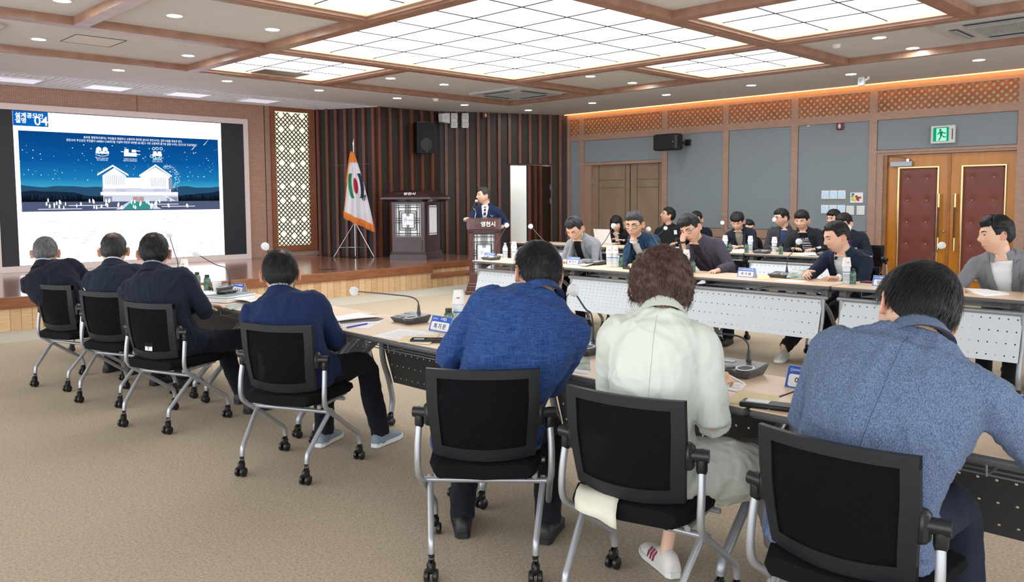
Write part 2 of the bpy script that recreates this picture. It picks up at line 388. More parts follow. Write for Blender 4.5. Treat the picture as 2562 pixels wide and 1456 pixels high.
# ---- lattice window
W = thing('lattice_window', 'tall backlit cream panel behind dark diagonal wooden lattice beside the screen', 'window lattice', (8.513, WY, 0))
m = MB(); [m.box(*b) for b in [(-.46, -.37, -.05, .0, .5, 3.31), (.37, .49, -.05, 0, .5, 3.31), (-.46, .49, -.05, 0, 3.22, 3.31), (-.46, .49, -.05, 0, .5, .61)]]
m.build('frame', wood('frame wood', (150, 92, 62), (128, 74, 48), (1, 1, 1), .4), W)
MB().box(-.37, .37, -.012, -.004, .61, 3.22).build('backlit_sheet', mat('paper sheet', (238, 236, 214), .8, emit=.85), W)
lt = MB(); a = .0925; X0, X1, Z0, Z1 = -.37, .37, .61, 3.22; bwid = .0062
nx_, nz_ = int((X1-X0)/a)+1, int((Z1-Z0)/a)+2
def latbar(p, q):
    p, q = Vector((p[0], 0, p[1])), Vector((q[0], 0, q[1]))
    if max(p.x, q.x) > X1+1e-4 or min(p.x, q.x) < X0-1e-4 or max(p.z, q.z) > Z1+1e-4 or min(p.z, q.z) < Z0-1e-4: return
    d = (q-p).normalized(); n = Vector((0, 1, 0)).cross(d)*bwid
    vs = [p+n, p-n, q-n, q+n]; vs = [(v.x, -.035, v.z) for v in vs]+[(v.x, -.013, v.z) for v in vs]
    lt.add(vs, [(0, 1, 2, 3), (7, 6, 5, 4), (0, 4, 5, 1), (1, 5, 6, 2), (2, 6, 7, 3), (3, 7, 4, 0)])
hs = a/2; stars_ = set()
for i in (3, 8, 13):
    for j in range(0, 60):
        if j % 15 in (4, 10): stars_.add((i, j+((i+j) % 2)))
for i in range(int((X1-X0)/hs)+1):
    for j in range(int((Z1-Z0)/hs)+2):
        x, z = X0+i*hs, Z0+j*hs
        for sx_ in (1, -1):
            # skip the four short bars around every star centre
            q = (x+sx_*hs, z+hs)
            if (i+j) % 2: continue
            cxn, czn = (x+q[0])/2, (z+q[1])/2
            ii = round((cxn-X0)/hs*2); jj = round((czn-Z0)/hs*2)
            n1, n2 = (i, j), (i+sx_, j+1)
            if any((a_, b__) in stars_ for a_, b__ in (n1, n2)): continue
            latbar((x, z), q)
lt.build('lattice', wood('lattice wood', (62, 42, 28), (48, 32, 22), (1, 1, 1), .4), W)

# ---- slatted corner wall (three facets)
PW = [Vector((9.05, 14.69, 0)), Vector((9.66, 13.44, 0)), Vector((11.2, 13.36, 0)), Vector((13.76, 12.12, 0))]
DOOR = (1.52, 2.50)          # span of the doorway along the last facet
wf = MB(); hgt = 3.6
for k in range(3):
    A, B = PW[k], PW[k+1]; L = (B-A).length; u = (B-A)/L; n = Vector((u.y, -u.x, 0))
    Mk = frame(u, -n, (0, 0, 1), A)
    spans = [(0, L, 0, hgt)] if k < 2 else [(0, DOOR[0], 0, hgt), (DOOR[1], L+.1, 0, hgt), (DOOR[0], DOOR[1], 2.235, hgt)]
    for a0, a1, z0, z1 in spans: wf.box(a0, a1, 0, .12, z0, z1, Mk)
struct(wf.build('wall_corner', M_slatback))
sl = MB()
def slat(mb, Mk, s, z0, z1, d=.055, w_=.028): mb.box(s-w_, s+w_, -d, 0, z0, z1, Mk)
for k, pitch, off in ((0, .207, .09), (1, .257, .03), (2, .233, .12)):
    A, B = PW[k], PW[k+1]; L = (B-A).length; u = (B-A)/L; n = Vector((u.y, -u.x, 0)); Mk = frame(u, -n, (0, 0, 1), A); s = off
    while s < L-.02:
        if k == 2 and DOOR[0]-.01 < s < DOOR[1]-.01: slat(sl, Mk, s, 2.25, hgt)
        else: slat(sl, Mk, s, 0, hgt)
        s += pitch
struct(sl.build('trim_%d' % ti, M_slat)); ti += 1
# doorway: white passage behind, slatted leaf ajar
A, B = PW[2], PW[3]; u = (B-A).normalized(); n = Vector((u.y, -u.x, 0)); Mk = frame(u, -n, (0, 0, 1), A)
M_pass = mat('passage paint', (205, 204, 198), .9)
m = MB(); m.box(DOOR[0]-.5, DOOR[1]+1.3, 1.3, 1.4, 0, 2.8, Mk); m.box(DOOR[0]-.6, DOOR[0]-.5, .12, 1.4, 0, 2.8, Mk); m.box(DOOR[0]-.5, DOOR[1]+.1, .12, 1.4, 2.7, 2.8, Mk)
struct(m.build('wall_passage', M_pass))
m = MB(); [m.box(*b, Mk) for b in [(DOOR[0]-.005, DOOR[0]+.02, -.02, .13, 0, 2.235), (DOOR[1]-.03, DOOR[1], -.02, .13, 0, 2.235), (DOOR[0], DOOR[1], -.02, .13, 2.215, 2.235)]]
struct(m.build('trim_%d' % ti, M_slat)); ti += 1
D = bpy.data.objects.new('door_1', None); COL.objects.link(D); struct(D, 'slatted walnut door standing ajar beside the speaker', 'door')
D.matrix_world = Mk @ Matrix.Translation((DOOR[1]-.03, .0, 0)) @ Matrix.Rotation(R(38), 4, 'Z')
m = MB(); m.box(-.92, 0, 0, .045, .01, 2.2); m.build('leaf', M_slatback, D)
m = MB()
for s in (-.9, -.68, -.46): m.box(s-.02, s+.02, -.05, 0, .01, 2.2)
m.build('slats', M_slat, D)
m = MB(); m.tube([(-.86, -.05, .98), (-.86, -.1, .98)], .01); m.tube([(-.86, -.1, .98), (-.78, -.105, .98)], .011); m.build('handle', M_black, D, True)
for z in (1.75, 1.45):
    MB().box(-.02, .03, -.02, .05, z-.06, z+.06).build('hinge', M_alu, D)
lp = bpy.data.lights.new('passage lamp', 'AREA'); lp.energy = 26; lp.size = .8; lo = link('passage_lamp', lp); lo.matrix_world = Mk @ Matrix.Translation((1.9, .75, 2.68))
pp = thing('wall_thermostat', 'white thermostat plate with dark buttons on the passage wall', 'control', (Mk @ Vector((DOOR[0]-.28, 1.295, 1.62))), math.atan2(u.y, u.x))
MB().box(-.06, .06, -.012, 0, -.18, .18).build('plate', M_plwhite, pp); MB().box(-.04, .04, -.02, -.012, -.12, -.04).build('display', mat('navy display', (50, 60, 100), .4), pp)
for s in (-.03, .01): MB().box(s, s+.02, -.02, -.012, .03, .09).build('button', M_black, pp)

# ---- right wall: wood frame, fabric panels, lattices
w = MB(); w.box(WX+.02, WX+.25, 5.43, 9.615, 0, 3.65); w.box(WX+.02, WX+.25, 11.63, 12.3, 0, 3.65); w.box(WX+.02, WX+.25, 9.615, 11.63, 2.205, 3.65); w.box(WX+.16, WX+.25, 9.615, 11.63, 0, 2.205); w.box(WX+.02, WX+.25, -4, 3.42, 0, 3.65); w.box(WX+.02, WX+.25, 3.42, 5.43, 2.21, 3.65); w.box(WX+.16, WX+.25, 3.42, 5.43, 0, 2.21)
struct(w.build('wall_right', M_wallwood))
fr = MB()
cols = [(12.02, 11.76), (11.63, 9.615), (9.49, 8.255), (8.135, 6.905), (6.78, 5.555), (5.43, 3.42), (3.29, 1.3), (1.15, -1.2)]
edges = [12.2]+[v for c_ in cols for v in c_]+[-4]
for i in range(0, len(edges), 2): fr.box(WX-.0205, WX+.0195, edges[i+1], edges[i], 0, 3.6)
fr.box(WX-.02, WX+.02, -4, 12.2, 3.2, 3.6); fr.box(WX-.02, WX+.02, -4, 12.2, 2.735, 2.86)
fr.box(WX-.02, WX+.02, 9.615, 11.63, 2.205, 2.26); fr.box(WX-.02, WX+.02, 3.42, 5.43, 2.205, 2.24)
struct(fr.build('trim_%d' % ti, M_wallwood)); ti += 1
rl = MB()
for i, (a0, a1) in enumerate(cols):
    if i in (1, 5): continue
    rl.box(WX-.015, WX+.02, a1, a0, 0, .73); rl.box(WX-.015, WX+.02, a1, a0, .76, .915)
struct(rl.build('baseboard_right', M_wallwood))
pl = ['narrow grey fabric panel at the corner of the slatted wall', 'short wide grey fabric panel above the plain wooden double door', 'tall grey fabric panel behind the wall speaker',
      'tall grey fabric panel second to the right of the wall speaker', 'tall grey fabric panel with the switches and thermostats', 'wide short grey fabric panel holding the exit sign', 'tall grey fabric panel right of the padded doors', 'grey fabric panel far right beyond the padded doors']
gl = ['narrow wooden lattice vent at the corner of the slatted wall', 'wooden lattice vent over the plain double door', 'wooden lattice vent above the wall speaker', 'wooden lattice vent right of the one above the speaker', 'wooden lattice vent above the red alarm light', 'wide wooden lattice vent above the exit sign', 'wooden lattice vent right of the padded doors', 'wooden lattice vent at the far right']
M_lat = wood('orange lattice wood', (186, 118, 74), (160, 96, 58), (1, 1, 1), .5); M_paper = mat('lattice paper', (196, 184, 160), .9)
for i, (a0, a1) in enumerate(cols):
    if i > 6: continue
    z0, z1 = (2.26, 2.73) if i == 1 else ((2.245, 2.73) if i == 5 else (.92, 2.735))
    p = mbbox('acoustic_panel', -.006, .014, -(a0-a1)/2+.008, (a0-a1)/2-.008, z0+.008, z1-.006, M_fab); p.location = (WX, (a0+a1)/2, 0); tag(p, pl[i], 'wall panel')
    t = thing('lattice_vent', gl[i], 'lattice', (WX, (a0+a1)/2, 3.03)); hw = (a0-a1)/2; hh = .168; m = MB()
    def seg(y0, z0_, y1, z1_, wd_, xo):
        # clip to the panel
        d = Vector((y1-y0, z1_-z0_)); ts = [0, 1]
        for comp, lo_, hi_ in ((0, -hw, hw), (1, -hh, hh)):
            if abs(d[comp]) < 1e-9: continue
            o_ = (y0, z0_)[comp]; t0_, t1_ = sorted(((lo_-o_)/d[comp], (hi_-o_)/d[comp])); ts = [max(ts[0], t0_), min(ts[1], t1_)]
        if ts[0] >= ts[1]: return
        p_, q_ = Vector((y0, z0_))+d*ts[0], Vector((y0, z0_))+d*ts[1]; nn = Vector((-d.y, d.x)).normalized()*wd_
        a_ = [(p_+nn), (p_-nn), (q_-nn), (q_+nn)]
        m.add([(xo, v.x, v.y) for v in a_]+[(xo+.012, v.x, v.y) for v in a_], [(0, 1, 2, 3), (7, 6, 5, 4), (0, 4, 5, 1), (1, 5, 6, 2), (2, 6, 7, 3), (3, 7, 4, 0)])
    st = .112; k = -int((2*hw+2*hh)/st)-2
    while k*st < 2*hw+2*hh:
        for o_, wd_ in ((0, .0035), (.014, .0035), (-.014, .0035)):
            seg(-hw+k*st+o_, -hh, -hw+k*st+o_+2*hh, hh, wd_, -.012); seg(-hw+k*st+o_+2*hh, -hh, -hw+k*st+o_, hh, wd_, -.006)
        k += 1
    # rounded openings: small square corner blocks that leave circles
    st2 = st/2; ny_ = int(2*hw/st2)+1; nz2 = int(2*hh/st2)+1
    for a_ in range(-1, ny_+1):
        for b_ in range(-1, nz2+1):
            if (a_+b_) % 2 == 0: continue
            cy_, cz_ = -hw+a_*st2, -hh+b_*st2
            # frame ring between square cell and circle
            ring = 16; rin, ro = .023, .035; vs = []; 
            if not (-hw+.02 < cy_ < hw-.02 and -hh+.02 < cz_ < hh-.02): continue
            for q_ in range(ring):
                an = 2*math.pi*q_/ring; ca, sa = math.cos(an), math.sin(an); rr = min(.036/ (abs(ca)+abs(sa)), 1)*1.0
                vs += [(-.002, cy_+rin*ca, cz_+rin*sa), (-.002, cy_+.0385*ca/(abs(ca)+abs(sa))*1.0, cz_+.0385*sa/(abs(ca)+abs(sa))*1.0)]
            vs = [v if j % 2 else v for j, v in enumerate(vs)]
            vs = [(v[0], v[1], v[2]) for v in vs]
            m.add([(x_, y_, z_) for x_, y_, z_ in vs], [(2*q_, 2*q_+1, (2*q_+3) % (2*ring), (2*q_+2) % (2*ring)) for q_ in range(ring)])
    m.build('lattice', M_lat, t)
    MB().box(.004, .018, -hw, hw, -hh, hh).build('backing', M_paper, t)
# warm cove lamp in the gap between ceiling and wall
cv = thing('cove_light', 'warm strip light hidden along the top of the grey wall', 'strip light', (13.683, 4, 3.303))
MB().box(-.0, .018, -8, 8.1, .0, .03).build('lamp_strip', M_cove, cv)
# ================================================================== STAGE, SCREEN, DOORS, WALL THINGS
M_deck = planks('stage deck', (162, 114, 92), (144, 98, 78), (.09, 1.1), 'yx', .2, .002); M_deck.node_tree.nodes['Principled BSDF'].inputs['Coat Weight'].default_value = .7; M_deck.node_tree.nodes['Principled BSDF'].inputs['Coat Roughness'].default_value = .14
M_riser = planks('maple riser', (226, 190, 146), (206, 166, 120), (.11, .35), 'xz', .45, .003)
M_riser2 = planks('maple riser boards', (214, 178, 136), (194, 154, 112), (.45, .115), 'xz', .45, .003)
M_nose = wood('stage nosing', (146, 92, 58), (122, 72, 44), (.6, 4, 4), .35)
SZ, SY = .394, 10.86
st = thing('stage', 'low wooden stage with maple front and brown nosing below the big screen', 'stage', (0, 0, 0))
MB().box(-3, 8.86, SY, WY, .28, SZ-.002).box(8.86, 10.9, SY+.34, WY-1.6, .28, SZ-.002).build('deck', M_deck, st)
m = MB(); m.bbox(-3, 8.875, SY-.03, SY+.06, SZ-.13, SZ, .006); m.bbox(8.86, 10.93, SY+.31, SY+.4, SZ-.1, SZ, .006); m.bbox(8.86, 8.9, SY-.03, SY+.33, SZ-.13, SZ-.0, .006)
m.build('nosing', M_nose, st)
m = MB(); m.box(-3, 8.87, SY, SY+.04, 0, SZ-.1); m.box(8.85, 10.9, SY+.02, SY+.05, 0, .17); m.box(8.87, 10.9, SY+.34, SY+.38, .17, .3)
m.build('riser', M_riser2, st)
m = MB(); m.bbox(8.86, 10.95, SY-.01, SY+.36, .165, .215, .006); m.build('step_tread', M_nose, st)
t = thing('floor_socket_plate', 'dark socket flap set into the stage deck in front of the flag', 'floor socket', zpt(820, 674, SZ)); MB().box(-.12, .12, -.07, .07, 0, .004).build('plate', M_dark, t)

# ---- LED screen. local x right, z up, on the plane y=0 facing -y
LY = 14.62
T = thing('led_screen', 'huge LED wall showing a presentation slide of a white building at night', 'screen', (5.49, WY, 0))
ox = 5.49
m = MB(); [m.box(*b, -.07, 0, *z) for b, z in [((3.30-ox, 3.41-ox), (.394, 3.02)), ((7.475-ox, 7.565-ox), (.394, 3.02)), ((3.30-ox, 7.565-ox), (2.925, 3.02)), ((3.30-ox, 7.565-ox), (.394, .49))]]
m.box(3.0-ox, 3.3-ox, -.07, 0, .394, 3.02)
m.build('frame', mat('screen frame', (226, 210, 206), .4), T)
MB().box(3.2-ox, 7.475-ox, -.055, -.01, .49, 2.925).build('black_panel', mat('led black', (20, 22, 30), .5, emit=.25), T)
E0 = .95
def em(nm, c, s=E0): return glow('led '+nm, c, s)
SL = (3.657-ox, 7.036-ox, .497, 2.912)                     # slide rectangle
MB().box(SL[0], SL[1], -.058, -.055, SL[2], SL[3]).build('slide', em('white', (250, 246, 255), 3.0), T)
def flat(name, poly, m_, y=-.0600, par=T, th=.0008):
    mb = MB(); n = len(poly)
    mb.add([(x, y, z) for x, z in poly]+[(x, y+th, z) for x, z in poly], [tuple(range(n)), tuple(range(2*n-1, n-1, -1))]+[(i, (i+1) % n, n+(i+1) % n, n+i) for i in range(n)])
    return mb.build(name, m_, par)
def rects(name, rs, m_, y=-.0610, par=T):
    mb = MB(); [mb.box(a, b, y, y+.0006, c_, d) for a, b, c_, d in rs]; return mb.build(name, m_, par)
def TX(body, x, z, size, m_, y=-.0615, align='CENTER', sx=1, bold=0):
    return text(body, size, m_, T, frame((1, 0, 0), (0, 0, 1), (0, -1, 0), (x, y, z)), align=align, depth=.0002, sx=sx, bold=bold)
rects('header_block', [(SL[0], 4.157-ox, 2.687, SL[3])], em('header blue', (10, 110, 205), .9))
wh = em('letter white', (255, 255, 255), 1.3)
TX('설계공모안', SL[0]+.03, 2.842, .088, wh, align='LEFT', bold=.002); TX('설명', SL[0]+.03, 2.762, .088, wh, align='LEFT', bold=.002); TX('04', 4.155-ox, 2.765, .205, wh, align='RIGHT', bold=.002, y=-.0628)
rects('header_rule', [(SL[0], SL[1], 2.683, 2.687)], em('rule blue', (40, 60, 110)))
TX('영천 · 영천시', 6.86-ox, 2.775, .06, em('logo grey', (120, 90, 90), .6), align='CENTER')
# night picture with a gradient sky
PX0, PX1, PZ0, PZ1 = 3.722-ox, 6.972-ox, 1.34, 2.612
sk = bpy.data.materials.new('led night sky'); sk.use_nodes = True; N = sk.node_tree.nodes; Lk = sk.node_tree.links; N.clear()
e_ = N.new('ShaderNodeEmission'); o_ = N.new('ShaderNodeOutputMaterial'); tc = N.new('ShaderNodeTexCoord'); sp = N.new('ShaderNodeSeparateXYZ'); rp = N.new('ShaderNodeValToRGB')
Lk.new(tc.outputs['Generated'], sp.inputs[0]); Lk.new(sp.outputs[2], rp.inputs[0]); Lk.new(rp.outputs[0], e_.inputs[0]); Lk.new(e_.outputs[0], o_.inputs[0]); e_.inputs[1].default_value = .95
el = rp.color_ramp.elements; el[0].position = .28; el[0].color = (*lin((70, 180, 215)), 1); el[1].position = 1; el[1].color = (*lin((8, 72, 140)), 1)
for ps, cc in ((.42, (28, 128, 190)), (.65, (10, 92, 165))): q = el.new(ps); q.color = (*lin(cc), 1)
MB().box(PX0, PX1, -.0590, -.0583, PZ0, PZ1).build('night_sky', sk, T)
def ridge(z0, amp, seed, n=46):
    r_ = random.Random(seed); ph = [r_.uniform(0, 6.28) for _ in range(4)]; out = []
    for i in range(n+1):
        x = i/n; y = z0+amp*(.5*math.sin(6*x+ph[0])+.3*math.sin(14*x+ph[1])+.15*math.sin(31*x+ph[2])+.06*math.sin(67*x+ph[3]))
        out.append((PX0+(PX1-PX0)*x, y))
    return out
flat('far_hills', [(PX0, 1.35), (PX1, 1.35)]+ridge(1.73, .07, 3)[::-1], em('far hills', (48, 92, 128), .8), -.0596)
flat('near_hills', [(PX0, 1.35), (PX1, 1.35)]+ridge(1.62, .07, 8)[::-1], em('near hills', (28, 48, 72), .8), -.0601)
tr = MB(); r_ = random.Random(5)
for i in range(150):
    x = PX0+.01+(PX1-PX0-.03)*i/150; hh_ = r_.uniform(.05, .13); tr.add([(x-.004, -.0606, 1.48), (x+.024, -.0606, 1.48), (x+.016, -.0606, 1.48+hh_), (x+.004, -.0606, 1.48+hh_)], [(0, 1, 2, 3)])
tr.build('tree_line', em('trees', (16, 22, 32), .8), T)
rects('plaza', [(PX0, PX1, PZ0, 1.495)], em('plaza', (92, 104, 138), .8), -.0610)
s_ = MB(); 
for i in range(120):
    x, z = r_.uniform(PX0, PX1), r_.uniform(1.85, 2.44); q = r_.choice((.002, .003, .004, .006)); s_.box(x-q, x+q, -.0612, -.0606, z-q, z+q)
for i in range(170):
    tt = r_.random(); an = -1.2+tt*3.0; rad = .26*(1-.25*tt)
    x = 6.0-ox+rad*math.cos(an)*.9+r_.gauss(0, .012+.03*(1-tt)); z = 1.92+rad*math.sin(an)*.9+r_.gauss(0, .012+.02*(1-tt)); q = r_.choice((.0015, .003, .004)); s_.box(x-q, x+q, -.0612, -.0606, z-q, z+q)
s_.build('stars', wh, T)['kind'] = 'stuff'
for (x, z) in ((6.48-ox, 2.42), (6.70-ox, 2.51)):
    flat('shooting_star', [(x-.012, z-.012), (x+.012, z-.004), (x+.1, z+.1)], wh, -.0612)
# building of the slide
BX = 5.51-ox
def bp(x): return BX+(x-430/1.)/1.
gw = em('building white', (240, 243, 250), 1.15); gl_ = em('building light', (214, 220, 236), 1.0); gr_ = em('building grey', (150, 160, 185), .9); gd = em('glass rose', (180, 120, 118), .9)
def gable(x0, x1, zb, ze, zr, m_, y): flat('gable_front', [(x0, zb), (x1, zb), (x1, ze), ((x0+x1)/2, zr), (x0, ze)], m_, y)
a0 = 4.96-ox
rects('lower_block', [(4.94-ox, 6.20-ox, 1.495, 1.60)], gl_, -.0616)
rects('terrace_slab', [(4.90-ox, 6.20-ox, 1.60, 1.655)], gw, -.0620)
rects('middle_floor', [(4.93-ox, 6.08-ox, 1.655, 1.72)], gl_, -.0616)
rects('link_block', [(5.30-ox, 5.6-ox, 1.70, 1.90)], gw, -.0614)
gable(4.94-ox, 5.32-ox, 1.71, 1.93, 2.06, gw, -.0618); gable(5.56-ox, 6.07-ox, 1.71, 1.93, 2.09, gw, -.0618)
def roof(x0, x1, ze, zr, t_=.03): xm = (x0+x1)/2; flat('roof', [(x0, ze-t_), (xm, zr-t_), (x1, ze-t_), (x1, ze), (xm, zr), (x0, ze)], wh, -.0626)
roof(4.86-ox, 5.36-ox, 1.955, 2.11); roof(5.54-ox, 6.1-ox, 1.945, 2.135)
rects('window_mullions', [(4.98-ox+.03*i, 4.984-ox+.03*i, 1.78, 1.94) for i in range(11)]+[(5.74-ox+.03*i, 5.744-ox+.03*i, 1.75, 1.9) for i in range(9)]+[(5.16-ox+.018*i, 5.163-ox+.018*i, 1.665, 1.715) for i in range(9)]+[(5.78-ox+.018*i, 5.783-ox+.018*i, 1.665, 1.715) for i in range(12)], gr_, -.0626)['kind'] = 'stuff'
for w__ in [(6.04-ox, 6.10-ox, 1.71, 1.9), (6.0-ox, 6.19-ox, 1.5, 1.57), (4.95-ox, 5.08-ox, 1.5, 1.58)]: rects('side_wing', [w__], gr_, -.0627)
rects('entrance_glass', [(5.42-ox, 5.6-ox, 1.5, 1.575)], gd, -.0627)
rects('entrance_mullions', [(5.42-ox+.018*i, 5.423-ox+.018*i, 1.5, 1.575) for i in range(11)], gw, -.0629)
flat('stair', [(5.93-ox, 1.60), (6.12-ox, 1.5), (6.15-ox, 1.5), (5.96-ox, 1.60)], gw, -.0630)
flat('green_carpet', [(5.39-ox, 1.495), (5.62-ox, 1.495), (5.76-ox, 1.36), (5.25-ox, 1.36)], em('green', (60, 160, 150), .9), -.0616)
flat('walk', [(5.36-ox, 1.495), (5.39-ox, 1.495), (5.25-ox, 1.36), (5.13-ox, 1.36)], gl_, -.0617); flat('walk', [(5.62-ox, 1.495), (5.65-ox, 1.495), (5.9-ox, 1.36), (5.76-ox, 1.36)], gl_, -.0617)
fg = MB()
for i in range(46):
    x = r_.uniform(PX0+.25, PX1-.6); z = r_.uniform(1.365, 1.5); q = r_.uniform(.008, .013); fg.box(x-q, x+q, -.0634, -.0630, z, z+.045); fg.box(x-q*.5, x+q*.5, -.0634, -.0630, z+.045, z+.06)
for (x0, x1, z) in ((3.95, 4.6, 1.375), (4.4, 5.0, 1.43), (4.85, 5.2, 1.385), (5.9, 6.5, 1.40), (5.7, 6.2, 1.44)): fg.box(x0-ox, x1-ox, -.0634, -.0630, z, z+.008)
fg.build('people_silhouettes', wh, T)['kind'] = 'stuff'
# three pictograms
teal = em('teal', (120, 205, 205), 1)
for cx_, kind in ((4.95, 0), (5.40, 1), (5.86, 2)):
    ic = MB(); x = cx_-ox; z = 2.33
    if kind == 0:
        for d in (-.07, .03): ic.add([(x+d-.02, -.0616, z), (x+d+.06, -.0616, z), (x+d+.06, -.0616, z+.05), (x+d+.02, -.0616, z+.075), (x+d-.02, -.0616, z+.05)], [(0, 1, 2, 3, 4)])
        ic.box(x-.1, x+.11, -.0618, -.0614, z-.04, z)
        for q in range(14): t0 = -1+2*q/13; ic.box(x+.1*t0-.006, x+.1*t0+.006, -.0618, -.0614, z-.085+.025*t0*t0, z-.078+.025*t0*t0)
    elif kind == 1: [ic.box(x+b[0], x+b[1], -.0618, -.0614, z+b[2], z+b[3]) for b in [(-.09, -.02, -.01, .05), (.03, .1, .0, .045), (-.1, .11, -.07, -.01), (-.15, -.09, .0, .01), (.1, .17, .02, .03), (.1, .17, -.04, -.03), (-.07, -.06, .06, .075)]]
    else:
        [ic.box(x+b[0], x+b[1], -.0618, -.0614, z+b[2], z+b[3]) for b in [(-.08, .08, -.05, -.01), (-.07, -.01, -.01, .03), (.01, .07, -.01, .03)]]
        for dx, dz in ((-.06, .075), (0, .08), (.07, .08), (-.1, -.055), (-.05, -.08), (.05, -.08), (.0, -.02)):
            for q in range(12):
                an = q*math.pi/6; ic.box(x+dx+.022*math.cos(an)-.004, x+dx+.022*math.cos(an)+.004, -.0620, -.0616, z+dz+.022*math.sin(an)-.004, z+dz+.022*math.sin(an)+.004)
    ic.build('pictogram', wh, T)
rects('pictogram_tint', [(5.36-ox+.46, 5.41-ox+.5, 2.215, 2.255), (4.9-ox, 4.93-ox, 2.31, 2.34), (4.99-ox, 5.02-ox, 2.31, 2.34)], teal, -.0622)
TX('동부동 행정복지센터는 주민들과 화합하고 소통하며 편리한 삶으로 증진시키는 업무시설을 목표로 한다.', 5.49-ox, 2.545, .047, wh, sx=.82)
TX('영천시의 주인공인 주민들이 GREEN CARPET을 거닐며 자연과 내부를 넘나들고 서로 소통하며 즐거운 삶을 누리는 공간으로 조성하였다.', 5.49-ox, 2.49, .047, wh, sx=.82)
for cx_, l1, l2 in ((4.95, '동부동의 상징성 담은', '있는 상징적인 공간'), (5.40, '주민들과 공유 커뮤니티', '만들어가는 행정복지센터'), (5.86, '자연으로 열려있는', '즐거운 소통의 공간')):
    TX(l1, cx_-ox, 2.212, .026, wh, sx=.85); TX(l2, cx_-ox, 2.182, .026, wh, sx=.85)
gt = em('grey text', (120, 120, 130), .6); gt2 = em('faint text', (185, 185, 195), .8)
for x, s_t in ((3.98, '1.건축계획 및 시설면적표'), (5.3, '2.층별 배치도 및 면적표'), (5.82, '3.층별 세부용도 및 면적'), (6.22, '4.층별 배치도 및 면적표'), (6.62, '5.공용시설 세부용도 및 면적표')): TX(s_t, x-ox+.08, 1.295, .036, gt, sx=.8)
rw = []; r_ = random.Random(2)
for i in range(150):
    x = 3.9-ox+r_.choice((0, .3, .55, 1.35, 1.5, 1.8, 2.2, 2.6))+r_.uniform(0, .3); z = 1.22-.045*r_.randint(0, 15); rw.append((x, x+r_.uniform(.03, .14), z, z+.007))
rects('table_rows', rw, gt2)['kind'] = 'stuff'

# ---- plain double door in the right wall
Dp = bpy.data.objects.new('door_2', None); COL.objects.link(Dp); struct(Dp, 'plain beige-brown wooden double door left of the wall speaker', 'door'); Dp.location = (WX, 0, 0)
M_pd = wood('plain door', (150, 126, 104), (138, 114, 94), (1, 1, .5), .55, 5); M_gr = mat('groove', (70, 56, 46), .8)
w2 = MB(); w2.box(.0, .12, 11.45, 11.63, 0, 2.205); struct(w2.build('door_jamb', M_wallwood, Dp))
for a0, a1 in ((11.45, 10.45), (10.44, 9.62)):
    lf = MB().box(.06, .11, a1, a0, .01, 2.2).build('leaf', M_pd, Dp)
    m = MB(); b0, b1 = a0-.17, a1+.12
    for z in (1.88, 1.72, 1.95, .5, .34): m.box(.055, .062, b1, b0, z-.003, z+.003) if z != 1.95 else None
    for y in (b0, b1): m.box(.055, .062, y-.003, y+.003, .1, 2.2)
    m.build('groove', M_gr, lf)
    MB().box(.03, .06, a0-.02 if a0 > 11 else a1, a0 if a0 > 11 else a1+.02, 1.8, 1.94).build('hinge', M_alu, Dp)
w_ = MB().box(.05, .07, 10.443, 10.452, 0, 2.2).build('door_gap', M_dark, Dp)
